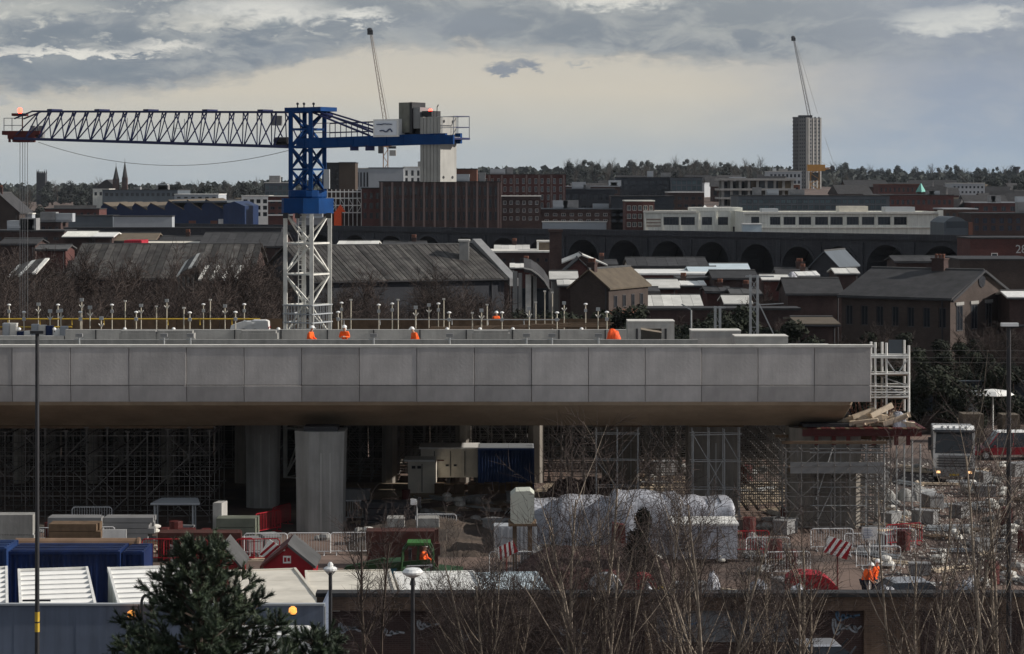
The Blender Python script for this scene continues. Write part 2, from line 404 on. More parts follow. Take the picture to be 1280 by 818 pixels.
# ------------------------------------------------------------------ the new concrete viaduct
DV = 125.0                                         # distance of its parapet face
def make_viaduct():
    v = thing('concrete_viaduct', 'long new grey concrete viaduct deck with square parapet panels across the whole site', 'viaduct', (0, DV, 0))
    zt_, zm, zb = Z(434.5, DV), Z(482, DV), Z(503, DV)
    zs = Z(532, 129.2)
    xr = X(1088, DV)
    # parapet panels: an upper and a lower tile per bay
    edges = [1089-71.0*i for i in range(0, 4)]
    e = [1089,1018,947.5,877,806.5,735.5,664.5,593,521,449,377,305,233,161,88,15,-58,-131,-204,-277,-350,-423]
    cache = {}
    for i in range(len(e)-1):
        x1, x0 = X(e[i], DV), X(e[i+1], DV); w = round(x1-x0-.018, 3)
        for kind, lo, hi in (('u', zm+.012, zt_), ('l', zb, zm-.012)):
            key = (kind, w)
            if key not in cache:
                b = MB(); c = .02
                # bevelled face tile
                h = hi-lo
                b.add([(c,0,c),(w-c,0,c),(w-c,0,h-c),(c,0,h-c),(0,.03,0),(w,.03,0),(w,.03,h),(0,.03,h),(0,.22,0),(w,.22,0),(w,.22,h),(0,.22,h)],
                      [(0,1,2,3),(0,4,5,1),(1,5,6,2),(2,6,7,3),(3,7,4,0),(4,8,9,5),(5,9,10,6),(6,10,11,7),(7,11,8,4),(8,11,10,9)])
                if kind == 'l': b.v = [(x_, y_+(h-z_)*.16, z_) for x_, y_, z_ in b.v]
                cache[key] = b.mesh('parapet_panel', M['panel'])
            place(cache[key], 'parapet_panel', v, (x0+.009, rnd.uniform(-.012, .012), lo))
    xl = X(-420, DV)
    b = MB(); b.box(xl, xr-.05, DV+.23, DV+.5, zm+.02, zt_-.02); b.build('parapet_backing', M['dark'], v)
    b = MB(); b.box(xl, X(1092, DV), DV-.03, DV+.55, zt_+.003, zt_+.13); b.build('coping', M['coping'], v)
    # slab and sloped girder side
    b = MB(); b.box(xl, xr-.1, DV+.52, 141.2, zb+1.5, zb+2.0); b.build('deck_slab', M['concrete'], v)
    b = MB()
    yb, yt = 129.2, DV+.16
    xe, xe2 = X(1068, DV), X(1060, 129)
    nseg = 30
    def prof(x): return [(yt, zb+.02), (yt+.1, zb-.18), (yt+1.0, zb-.55), (yb-.6, zs+.25), (yb, zs), (138, zs), (141.1, zb+1.4)]
    xs = [xl+(xe-.6-xl)*i/nseg for i in range(nseg+1)]
    for i in range(nseg):
        p, q = prof(xs[i]), prof(xs[i+1])
        for a in range(len(p)-1):
            b.quad((xs[i], p[a][0], p[a][1]), (xs[i], p[a+1][0], p[a+1][1]), (xs[i+1], q[a+1][0], q[a+1][1]), (xs[i+1], q[a][0], q[a][1]))
    # rounded end
    last = prof(0)
    for j in range(4):
        t0, t1 = j/4, (j+1)/4
        f = lambda t, a: (xe-.6+.6*math.sin(t*1.57)*(1-.5*a/6), last[a][0]+(.35*(1-math.cos(t*1.57))), last[a][1])
        for a in range(len(last)-1): b.quad(f(t0,a), f(t0,a+1), f(t1,a+1), f(t1,a))
    b.add([f(1, a) for a in range(7)]+[(xe-.3, 141.1, zb+.02)], [(0,1,2,3,4,5,6,7)])
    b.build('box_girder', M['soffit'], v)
    # low walls of the deck
    b = MB(); b.box(xl, X(872, 127.4), 127.2, 127.5, zb+2, Z(424.6, 127.3)); b.build('inner_wall', M['pierc'], v)
    b = MB()
    b.box(X(82,140.6), X(785,140.6), 140.5, 140.9, zb+2, Z(412.2, 140.6)); b.box(X(82,140.6)-30, X(80,140.6), 140.5, 140.9, zb+2, Z(420, 140.6))
    b.build('rear_parapet', M['concrete'], v)
    for px in range(118, 770, 58): b = MB(); b.box(X(px,140.2), X(px+1.5,140.2), 140.44, 140.5, zb+2, Z(412.8,140.2)); b.build('joint_strip', M['dark'], v)
    # piers
    def pier(px0, px1, pyb, taper, dep, mi=M['pierc'], chamf=True):
        D = 18*F/(pyb-HY); x0, x1 = X(px0, D), X(px1, D); w = x1-x0; b = MB(); c = w*.28
        secs = []
        for t, s in ((0, 0), (.35, .02), (.7, .09), (1, .2)):
            z = -0.15+(zs+.15)*t; g = taper*s*w
            secs.append([(x0-g, D+c*.8, z), (x0+c, D-g*.4, z), (x1-c*.25, D-g*.4, z), (x1+g, D+c*.2, z), (x1+g, D+dep, z), (x0-g, D+dep, z)])
        vs = [p for s_ in secs for p in s_]; fs = [(j*6+i, j*6+(i+1)%6, j*6+6+(i+1)%6, j*6+6+i) for j in range(3) for i in range(6)]
        b.add(vs, fs+[tuple(range(18, 24))])
        p = b.build('pier', mi, v)
        b = MB(); xm = (x0+c+x1)/2
        b.box(xm-.28, xm-.2, D-.03, D+.02, .1, zs-1.1); b.box(xm+.2, xm+.28, D-.03, D+.02, .1, zs-1.1)
        b.build('shutter_line', M['concrete'], p)
        b = MB(); b.box(x0+c*.6, x1-c*.4, D+.25, D+dep*.7, zs-.16, zs+.25); b.build('bearing', M['dark'], p)
    pier(369.5, 428, 666, .2, 2.4); pier(307, 345, 636, .25, 2.2); pier(862, 922, 650, .1, 2.5, M['darkpier']); pier(754, 800, 622, .1, 2.2, M['darkpier']); pier(990, 1076, 661, .05, 2.8, M['darkpier'])
    pier(-150, -95, 666, .6, 2.4); pier(-215, -175, 636, .25, 2.2)
    return v
make_viaduct()

# ------------------------------------------------------------------ worker figures
def skin_obj(name, verts, edges, radii, m, parent, sub=1, root=0):
    me = bpy.data.meshes.new(name); me.from_pydata(verts, edges, []); me.materials.append(m)
    o = bpy.data.objects.new(name, me); COL.objects.link(o); o.parent = parent
    s = o.modifiers.new('skin', 'SKIN'); 
    lay = me.skin_vertices[0].data if me.skin_vertices else None
    if lay is None:
        import bmesh
        bm = bmesh.new(); bm.from_mesh(me); bm.verts.layers.skin.verify(); bm.to_mesh(me); bm.free(); lay = me.skin_vertices[0].data
    for i, r in enumerate(radii):
        lay[i].radius = (r, r) if not isinstance(r, tuple) else r
        lay[i].use_root = (i == root)
    if sub:
        d = o.modifiers.new('sub', 'SUBSURF'); d.levels = sub; d.render_levels = sub
    return o
def person(label, loc, rz=0., lean=.0, arms='down', sit=False, group=None):
    p = thing('person', label, 'person', loc, group); p.rotation_euler = (0, 0, rz)
    cl, sl = math.cos(lean), math.sin(lean)
    hip = .50 if sit else .92
    def T(x, y, z):                                   # torso leans forward (towards -Y) about the hip
        dz = z-hip; return (x, y*cl-dz*sl, hip+dz*cl+y*sl)
    k = hip-.92
    tv = dict(pelvis=T(0,0,.95+k), waist=T(0,0,1.1+k), chest=T(0,-.01,1.32+k), neck=T(0,0,1.47+k), head=T(0,-.015,1.56+k), crown=T(0,-.01,1.70+k))
    for s, n in ((-1,'l'), (1,'r')):
        tv['sh'+n] = T(.19*s,0,1.41+k)
        if arms == 'down': tv['el'+n] = T(.25*s,.03,1.14+k); tv['wr'+n] = T(.24*s,-.07,.90+k)
        elif arms == 'fwd': tv['el'+n] = T(.24*s,-.10,1.17+k); tv['wr'+n] = T(.18*s,-.34,1.12+k)
        else: tv['el'+n] = T(.26*s,-.04,1.16+k); tv['wr'+n] = T(.10*s,-.26,1.22+k)
        if sit: tv['kn'+n] = (.12*s,-.42,.52); tv['an'+n] = (.12*s,-.46,.10); tv['to'+n] = (.12*s,-.60,.04)
        else: tv['kn'+n] = (.11*s,-.03-lean*.05,.50); tv['an'+n] = (.12*s,.02,.10); tv['to'+n] = (.13*s,-.14,.04)
        tv['hp'+n] = (.10*s, 0, hip-.02)
    def chain(names, links, rad, nm, m):
        idx = {q: i for i, q in enumerate(names)}
        vs = [tv[q] for q in names]; es = [(idx[a], idx[c_]) for a, c_ in links]; rr = [rad[q] if q in rad else rad[q[:-1]] for q in names]
        return vs, es, rr
    names = ['pelvis','waist','chest','neck','head','crown']+[a+s for s in 'lr' for a in ('sh','el','wr','hp','kn','an','to')]
    links = [('pelvis','waist'),('waist','chest'),('chest','neck'),('neck','head'),('head','crown')]
    for s in 'lr': links += [('chest','sh'+s),('sh'+s,'el'+s),('el'+s,'wr'+s),('pelvis','hp'+s),('hp'+s,'kn'+s),('kn'+s,'an'+s),('an'+s,'to'+s)]
    rad = dict(pelvis=.12,waist=.115,chest=.135,neck=.058,head=.088,crown=.07,sh=.065,el=.046,wr=.03,hp=.085,kn=.058,an=.04,to=.035)
    vs, es, rr = chain(names, links, rad, 'body', M['skin'])
    for s, n in ((-1,'l'), (1,'r')):                  # palm, four fingers of unequal length and a thumb
        w = Vector(tv['wr'+n]); d = (w-Vector(tv['el'+n])).normalized(); side = d.cross(Vector((s,.3,0))).normalized()
        base = len(vs); vs.append(tuple(w+d*.05)); rr.append(.026); es.append((names.index('wr'+n), base))
        for j, L in enumerate((.070,.082,.076,.058)):
            a = w+d*.09+side*(.018*(j-1.5)); b_ = a+d*L*.55; c_ = b_+d*L*.35+Vector((-s*.02,-.02,0))
            i0 = len(vs); vs += [tuple(a), tuple(b_), tuple(c_)]; rr += [.010,.009,.008]; es += [(base, i0), (i0, i0+1), (i0+1, i0+2)]
        i0 = len(vs); a = w+d*.045+side*.035; vs += [tuple(a), tuple(a+d*.045+side*.012)]; rr += [.011,.009]; es += [(base, i0), (i0, i0+1)]
    body = skin_obj('body', vs, es, rr, M['skin'], p, 1)
    nose = MB(); hx, hy, hz = T(0, -.10, 1.60+k); nose.add([(hx-.012,hy,hz-.02),(hx+.012,hy,hz-.02),(hx,hy,hz+.03),(hx,hy-.025,hz-.015)], [(0,1,3),(1,2,3),(2,0,3),(0,2,1)])
    for s in (-1,1): e = T(.035*s,-.088,1.625+k); nose.ball(e, .011,.008,.008, 6, 4)
    nose.build('face', M['skin'], body)
    def cloth(nm, ns, ls, rd, m):
        vs_, es_, rr_ = chain(ns, ls, rd, nm, m); return skin_obj(nm, vs_, es_, rr_, m, p, 1)
    cloth('trousers', ['pelvis']+[a+s for s in 'lr' for a in ('hp','kn','an')], [q for s in 'lr' for q in (('pelvis','hp'+s),('hp'+s,'kn'+s),('kn'+s,'an'+s))],
          dict(pelvis=.145,hp=.105,kn=.08,an=.065), M['navy'])
    cloth('jacket', ['waist','pelvis','chest','neck']+[a+s for s in 'lr' for a in ('sh','el','wr')], [('pelvis','waist'),('waist','chest'),('chest','neck')]+[q for s in 'lr' for q in (('chest','sh'+s),('sh'+s,'el'+s),('el'+s,'wr'+s))],
          dict(pelvis=.155,waist=.155,chest=.175,neck=.085,sh=.088,el=.068,wr=.05), M['orange'])
    for s in 'lr':
        a, t = Vector(tv['an'+s]), Vector(tv['to'+s]); b = MB(); b.bar(a+Vector((0,.04,.03)), t+Vector((0,-.05,0)), .062, 6, .05); o = b.build('boot', M['black'], None); o.parent = p
    c_ = Vector(T(0,-.01,1.695+k)); b = MB()
    b.lathe([(.13,-.02),(.135,.0),(.125,.05),(.09,.1),(.03,.125)], c_, 12); b.box(c_.x-.07, c_.x+.07, c_.y-.19, c_.y-.10, c_.z-.02, c_.z)
    o = b.build('helmet', M['helmet'], None); o.parent = p
    return p

ZD = Z(503, DV)+2.0                              # deck surface level
def on_deck(px, D=127.9): return (X(px, D), D, ZD)
person('worker in orange jacket on the deck just right of the crane mast foot', on_deck(386, 128.4), R(70), .25, 'fwd')
person('worker in orange jacket standing on the deck between the other two orange workers', on_deck(431, 128.6), R(-10), .1, 'hip')
person('worker in orange jacket bending over on the deck above a panel joint, rightmost of three', on_deck(522, 128.4), R(-60), .45, 'fwd')
# (the far orange figure on the second deck is placed after that deck)

# ------------------------------------------------------------------ things on the deck
def cap_light(px, py, D, group='small white lamps along the deck rear wall'):
    t = thing('wall_lamp', 'small white round lamp on the rear wall of the deck', 'lamp', (X(px,D), D, Z(py+3, D)), group)
    b = MB(); b.ball((X(px,D), D, Z(py,D)), .11, .11, .1, 8, 5); b.build('globe', M['lampw'], t)
    b = MB(); b.bar(P(px,py+4,D), P(px,py,D), .03, 5); b.build('stem', M['dark'], t)
for px in (24, 68, 156, 217, 348, 431, 516, 559, 600, 641, 727): cap_light(px, 411.5, 140.7)
def deck_tripod(px):
    D = 126.6; t = thing('survey_stand', 'low grey stand with short arms on the viaduct edge', 'stand', (X(px,D), D, ZD), 'low stands along the viaduct front edge')
    top = P(px, 420, D); b = MB()
    b.bar(P(px, 431, D)+Vector((0,0,-.3)), top, .05, 6); b.build('post', M['galv'], t)
    b = MB(); b.box(top.x-.18, top.x+.18, D-.1, D+.1, top.z-.05, top.z+.12); b.build('head', M['grey'], t)
    b = MB(); b.bar(top-Vector((.25,0,.2)), top+Vector((.25,0,-.15)), .025, 4); b.build('arm', M['galv'], t)
for px in (99, 205, 238, 467, 562, 658, 748, 690): deck_tripod(px)
def heap(name, label, cat, x0, x1, y0, y1, z0, z1, m, seed, n=14, group=None, pw=2.2, rough=.12):
    """a lumpy closed mound"""
    r = random.Random(seed); b = MB(); k = 14; vs = []; n = max(n, 18)
    wv = [(r.uniform(.6,1.0)*f*max(1,(x1-x0)/3), r.uniform(.6,1.0)*f*2, r.uniform(0,6.28), r.uniform(0,6.28), 1/f) for f in (2.5,4,6.5,10,15)]
    for j in range(k+1):
        for i in range(n+1):
            u, w = i/n, j/k; e = (1-abs(2*u-1)**pw)*(1-abs(2*w-1)**pw)
            e = e**.8
            jx = r.uniform(-.3,.3)/n if 0 < i < n else 0; jy = r.uniform(-.3,.3)/k if 0 < j < k else 0
            q = sum(am*math.sin(fx*u+p1+2*math.sin(fy*w))*math.sin(fy*w+p2+1.5*u*fx*.3) for fx,fy,p1,p2,am in wv)
            vs.append((x0+(x1-x0)*(u+jx), y0+(y1-y0)*(w+jy), z0+(z1-z0)*e*(1+rough*2.2*q+r.uniform(-.3,.3)*rough)))
    b.add(vs, [(j*(n+1)+i, j*(n+1)+i+1, (j+1)*(n+1)+i+1, (j+1)*(n+1)+i) for j in range(k) for i in range(n)])
    o = b.build(name, m, None, smooth=True, loc=((x0+x1)/2, (y0+y1)/2, z0)); tag(o, label, cat, group); return o
heap('tarpaulin_heap', 'bright orange crumpled tarpaulin heap on the deck towards the right', 'tarpaulin', X(756,127.9), X(779,127.9), 127.6, 128.6, ZD, Z(413.5,128), M['orangetarp'], 3, 18, None, 4, .10)
def concrete_box(px0, px1, py0, D, hole, label):
    t = thing('concrete_block', label, 'concrete block', (X((px0+px1)/2, D), D, ZD)); x0, x1, z1 = X(px0,D), X(px1,D), Z(py0,D); b = MB()
    if hole:
        hx0, hx1, hz = X(hole[0],D), X(hole[1],D), Z(hole[2],D)
        b.box(x0,hx0,D,D+2,ZD,z1); b.box(hx1,x1,D,D+2,ZD,z1); b.box(hx0,hx1,D+.003,D+1.99,hz,z1-.003); b.box(hx0,hx1,D+1.6,D+1.9,ZD,hz)
    else: b.box(x0,x1,D,D+1.6,ZD,z1)
    b.build('block', M['concrete'], t)
    b = MB(); b.box(x0-.02, x1+.02, D-.03, D+1.7, z1+.003, z1+.06); b.build('cap', M['coping'], t)
    if hole:
        b = MB(); b.fbox((hx0,D-.05,hz-.05), (1,0,-.16), (0,1,0), (0,0,1), hx1-hx0, .05, .09); b.build('lintel_board', M['paletimber'], t)
        for px in (hole[0]-5, hole[1]+5):
            b = MB(); b.box(X(px,D)-.06, X(px,D)+.06, D-.07, D, ZD+.2, hz); b.build('strut', M['dark'], t)
concrete_box(785, 843, 402.5, 137, (801, 827, 411), 'pale concrete box with a dark doorway on the deck')
concrete_box(864.5, 926, 414.5, 132, None, 'plain grey concrete block standing tall at the deck edge')
concrete_box(919, 985, 421.5, 129.6, None, 'low pale concrete block at the right end of the deck')
b = MB(); b.box(X(785,133), X(852,133), 132.9, 133.4, ZD+.5, ZD+.62); tag(b.build('pale_board', M['coping'], None, loc=(X(818,133),133,ZD+.5)), 'thin pale board lying before the concrete doorway box', 'board')
for i, (px0, px1, py) in enumerate(((150,200,423),(30,120,430),(372,450,421),(640,790,424))):
    D = 126.2+i*.5; lab = ['white pipe lying on the deck edge left of the crane','white pipe along the deck edge beside the lamp column','dark grey pipe lying on the deck below the crane mast','white pipe lying near the orange tarpaulin'][i]
    b = MB(); b.bar((X(px0,D), D, ZD+.75), (X(px1,D), D, ZD+.75), .07, 6)
    for q in range(5): xx = X(px0,D)+(X(px1,D)-X(px0,D))*(q+.5)/5; b.box(xx-.05, xx+.05, D-.05, D+.05, ZD, ZD+.7)
    tag(b.build('pipe', M['dark'] if i == 2 else M['coping'], None, loc=(X(px0,D), D, ZD)), lab, 'pipe')
b = MB(); b.box(0,2.2,0,.7,0,.75); b.box(.1,2.1,.05,.65,.75,.9)
for i,(px,w) in enumerate(((150,1),(196,1),(300,1),(590,1))):
    o = place(b.mesh('concrete_bench', M['pierc']) if i == 0 else o.data, 'concrete_bench', None, (X(px,139),138.6,ZD)); tag(o, 'grey precast concrete bench unit against the rear wall of the deck', 'concrete unit', 'precast bench units on the deck')
# white van on the far deck comes after the second deck

# end of deck: white aluminium stair tower and debris
def stair_tower():
    D = 128.0; t = thing('scaffold_tower', 'white aluminium scaffold stair tower at the right end of the viaduct', 'scaffold tower', (X(1114,D), D, 5.3))
    xs = [X(1094,D), X(1108,D), X(1136,D)]; z0, z1 = Z(517,D), Z(429,D)
    for y in (D, D+1.5):
        for x in xs[(0 if y == D else 0):]:
            b = MB(); b.bar((x,y,z0), (x,y,z1+rnd.uniform(-.2,.1)), .065, 6); b.build('standard', M['whitemetal'], t)
    for py in (445.5, 447, 468, 483, 490.5, 497):
        b = MB(); zz = Z(py,D); b.bar((xs[0]-.25,D-.05,zz), (xs[2],D-.05,zz+rnd.uniform(-.05,.05)), .045, 5); b.bar((xs[0],D+1.45,zz), (xs[2],D+1.45,zz), .035, 5)
        b.bar((xs[2],D,zz+.04),(xs[2],D+1.5,zz+.04), .035, 5); b.build('ledger', M['whitemetal'], t)
    for a, c in (((1108,450),(1122,470)), ((1122,468),(1134,450)), ((1108,483),(1134,497)), ((1100,470),(1134,483))):
        b = MB(); b.bar(P(*a,D+.7), P(*c,D+.7), .04, 5); b.build('brace', M['galv'], t)
    b = MB(); b.box(X(1113,D+1), X(1130,D+1), D+1.6, D+1.66, Z(445,D), Z(427.5,D)); b.build('mesh_panel', M['midclad'], t)
    b = MB(); b.box(xs[0], xs[2], D+.02, D+1.45, Z(468,D)-.1, Z(468,D)-.05); b.box(xs[0], xs[2], D+.02, D+1.45, Z(497,D)-.1, Z(497,D)-.05); b.build('platform', M['timber'], t)
stair_tower()
def red_platform():
    D = 127.0; t = thing('falsework_platform', 'red steel falsework platform under the right end of the viaduct', 'falsework', (X(1075,D), D, 0))
    z1 = Z(536.5, D); x0, x1 = X(1003,D), X(1152,D)
    for y in (D, D+1.3, D+2.6, D+3.9):
        b = MB(); b.box(x0, x1, y, y+.07, z1-.33, z1-.003); b.box(x0, x1, y-.1, y+.17, z1-.38, z1-.33); b.build('beam', M['redw'], t)
    for i in range(26):
        b = MB(); xx = x0+(x1-x0)*i/25; b.box(xx, xx+.22, D-.2, D+4.1, z1, z1+.045+.004*(i%3)); b.build('board', M['redw'] if i % 3 else M['timber'], t)
    for px in (1018, 1040, 1058, 1090, 1118, 1133):
        b = MB(); b.box(X(px,D), X(px,D)+.2, D-.06, D+.12, z1-.85, z1-.385); b.build('jack_head', M['redw'], t)
    for px in (1020, 1041, 1080, 1103, 1128, 1148):
        for y in (D+.03, D+2.6):
            b = MB(); b.bar((X(px,D)+.1, y, 0), (X(px,D)+.1, y, z1-.8), .045, 6); b.build('prop', M['galv'], t)
    for py in (561, 566, 609, 632):
        b = MB(); b.bar((X(1012,D), D-.07, Z(py,D)), (X(1110 if py<600 else 1082,D), D-.07, Z(py,D)), .03, 5); b.build('ledger', M['galv'], t)
    for a, c in (((1020,625),(1041,560)), ((1020,655),(1041,610))):
        b = MB(); b.bar(P(*a,D-.1), P(*c,D-.1), .03, 5); b.build('brace', M['galv'], t)
    # walkway round the pier
    b = MB(); b.box(X(985,D), X(1102,D), D-1.0, D-.12, Z(582,D)-.28, Z(582,D)); b.build('toe_board', M['timber'], t)
    b = MB(); b.box(X(985,D), X(1102,D), D-1.05, D-1.0, Z(582,D)-.3, Z(575,D)); b.build('walkway_fascia', M['grey'], t)
red_platform()
def debris():
    D = 127.6; z0 = Z(536.5, D)+.06
    names = [('pale timber formwork stack on the red platform','timber stack')]
    t = thing('timber_stack', 'pale timber formwork pile heaped on the red platform at the girder end', 'timber', (X(1090,D), D, z0)); r = random.Random(5)
    for i in range(34):
        x = X(r.uniform(1066,1126),D); L = r.uniform(.5,1.6); a = r.uniform(-.5,.5); b = MB(); zz = z0+r.uniform(.02,.75)*(1-abs((x-X(1094,D))/1.9)*.7)
        d = Vector((math.cos(a), r.uniform(-.5,.5), r.uniform(-.15,.5))).normalized(); w = d.cross(Vector((0,1,0.1))).normalized()
        b.fbox((x-L/2*d.x, D+r.uniform(0,1.2), max(z0,zz-.2*abs(d.z))), d, d.cross(w), w, L, r.uniform(.1,.25), r.uniform(.05,.3)); b.build('plank', M['paletimber'], t)
    t = thing('rebar_bundle', 'rusty reinforcement bars sticking up behind the timber pile', 'rebar', (X(1100,D+1), D+1, z0))
    b = MB()
    for i in range(46):
        x = X(r.uniform(1072,1126),D); b.bar((x, D+1+r.uniform(-.3,.8), z0), (x+r.uniform(-.5,.5), D+1+r.uniform(-.3,.8), Z(r.uniform(500,515),D)), .02, 4)
    for i in range(4): b.bar(P(1084,503+4*i,D+1), P(1130,505+4*i,D+1), .02, 4)
    b.build('bar_cage', mat('rusty_bar', (.2,.11,.085), .8, .3, 4.), t)
    heap('white_sack', 'white bulk sack standing beside the timber pile on the red platform', 'sack', X(1116,D), X(1134,D), D-.1, D+.9, z0, Z(517,D), M['sheet'], 12, 8, None, 5)
debris()

# ------------------------------------------------------------------ second deck behind, with its edge posts
def far_deck():
    t = thing('far_deck', 'unfinished second deck behind the viaduct with brown timber edge', 'viaduct', (X(300,150), 150, 0))
    x0, x1 = X(-160,150), X(772,150); z = 8.5
    b = MB(); b.box(x0, x1, 141.23, 161, z-1.1, z); b.build('slab', M['soil'], t)  # slab stretched forward, unseen, to block sunlight between the decks
    for i in range(16):
        b = MB(); xx = x0+(x1-x0)*i/16; b.box(xx+.02, xx+(x1-x0)/16-.02, 161.02, 161.1, z-.2, z+.75); b.build('edge_board', M['timber'], t)
    for px in range(-140, 770, 90):
        for y in (147, 157):
            b = MB(); b.bar((X(px,150), y, 0), (X(px,150), y, z-1.12), .5, 8); b.build('pier', M['darkpier'], t)
far_deck()
def edge_posts():
    z0 = 8.5
    data = [(37,660,1),(98,690,1),(157,655,0),(205,683,0),(237,660,1),(249,680,0),(334,637,0),(329,690,1),(368,668,0),(414,712,0),(458,660,1),(512,640,2),(557,690,1),(577,660,0),(640,662,2),(682,640,0),(752,668,2),(776,692,1),(832,658,1),(860,635,2),(920,662,0),(963,690,1),(999,658,1)]
    L = [(x/3.272, 180+y/3.272, k) for x, y, k in data]
    data = [(350,652,1),(336,690,1),(388,635,2),(502,660,1),(557,655,1),(581,635,2),(653,668,0),(707,658,0),(746,655,1),(768,632,2),(790,692,1),(885,688,2),(922,680,0),(945,655,2),(1006,692,1)]
    L += [(320+x/3.272, 180+y/3.272, k) for x, y, k in data]
    data = [(70,672,0),(97,645,2),(134,600,2),(165,605,2),(184,692,1),(213,650,0),(301,657,1),(352,675,0),(388,690,1)]
    L += [(640+x/3.272, 180+y/3.272, k) for x, y, k in data]
    labs = ['edge post with clamp and two side brackets on the far deck', 'edge post with round white cap on the far deck', 'bare slim edge post on the far deck']
    for px, py, k in L:
        D = 160.0 if py < 384 else 147.0
        top = Z(py, D); h = top-z0; x = X(px, D)
        t = thing('edge_post', labs[k], 'post', (x, D, z0), ['bracketed edge posts','white capped edge posts','bare edge posts'][k]+' along the far deck')
        b = MB(); b.bar((x,D,z0), (x,D,top), .036, 6); b.build('pole', mat('pale_post', (.55,.50,.40), .6, .25, 3.), t)
        if k == 1:
            b = MB(); b.lathe([(.06,-.05),(.13,0),(.13,.05),(.05,.09)], (x,D,top), 8); b.build('cap', M['lampw'], t)
            b = MB(); b.box(x-.1,x+.1,D-.07,D+.07,top-.5,top-.3); b.build('clamp', M['galv'], t)
        elif k == 0:
            b = MB(); b.box(x-.12,x+.12,D-.07,D+.07,top-.12,top+.08); b.build('head', M['galv'], t)
            for s in (-1,1):
                b = MB(); b.bar((x,D,top-.55),(x+.16*s,D-.05,top-.35),.035,5); b.build('bracket', M['coping'], t)
        else:
            b = MB(); b.box(x-.09,x+.09,D-.06,D+.06,top-.1,top); b.build('cap', M['coping'], t)
    # guard rails
    t = thing('guard_rail', 'yellow double guard rail on the far deck at the left', 'railing', (X(100,150), 150, 9.0))
    for zz, y0 in ((Z(399,158),158), (Z(409,148),148)):
        b = MB(); b.bar((X(-120,y0),y0,zz),(X(325 if y0==158 else 90,y0),y0,zz),.05,5); b.build('rail', M['yellow'], t)
    for px in range(-110, 330, 40):
        b = MB(); b.bar((X(px,158),158,9),(X(px,158),158,Z(398,158)),.035,5); b.build('stanchion', M['yellow'], t)
    t = thing('guard_rail', 'grey thin guard rail on the far deck right of the crane', 'railing', (X(560,150), 150, 9.0))
    b = MB(); b.bar(P(425,399.5,158), P(700,400,158), .035, 5); b.build('rail', M['galv'], t)
    for px in range(430, 700, 45):
        b = MB(); b.bar((X(px,158),158,9),(X(px,158),158,Z(399,158)),.03,5); b.build('stanchion', M['galv'], t)
    r = random.Random(9)
    for i, (a, c, py) in enumerate(((530,612,408),(585,655,406),(640,690,403),(655,705,405),(690,760,409))):
        b = MB()
        for q in range(4): b.fbox((X(a+q*3,150+i), 149+i+q*.3, 9.12+.06*q), (1,r.uniform(-.03,.03),r.uniform(0,.01)), (0,1,0), (0,0,1), X(c,150)-X(a,150), .28, .05)
        tag(b.build('timber_planks', M['timber'], None, loc=(X(a,150),150+i,9)), ['long brown planks on the far deck behind the rightmost worker','brown planks stacked left of the orange far worker','brown planks right of the orange far worker','short brown planks beside the tall posts','brown planks at the right end of the far deck'][i], 'planks')
edge_posts()
person('small worker in orange standing far back on the second deck', (X(620,162.2), 162.2, 7.9), R(20), .1)
b = MB(); b.box(X(600,162),X(640,162),161.4,163.2,7.8,7.9); b.box(X(605,162),X(606,162),162.8,163,0,7.8); b.box(X(634,162),X(635,162),162.8,163,0,7.8); tag(b.build('access_platform',M['timber'],None,loc=(X(620,162),162,0)),'small timber platform under the far orange worker behind the second deck','platform')
def crates_left():
    r = random.Random(2)
    for i in range(9):
        px = 3+i*9; D = 144.5; b = MB(); w = .42; h = r.uniform(.35,.9)
        b.box(0,w,0,.5,0,h); b.box(.05,w-.05,-.02,.02,.1,h-.1)
        o = b.build('stacked_crate', M[('lightgrey','coping','bluecont','whitemetal')[i%4]], None, loc=(0,0,0)); o.location = (X(px,D), D, 9.0)
        tag(o, ['pale grey','cream','dark blue','white'][i%4]+' small crate in the row at the left end of the far deck', 'crate', 'small crates at the left of the far deck')
crates_left()

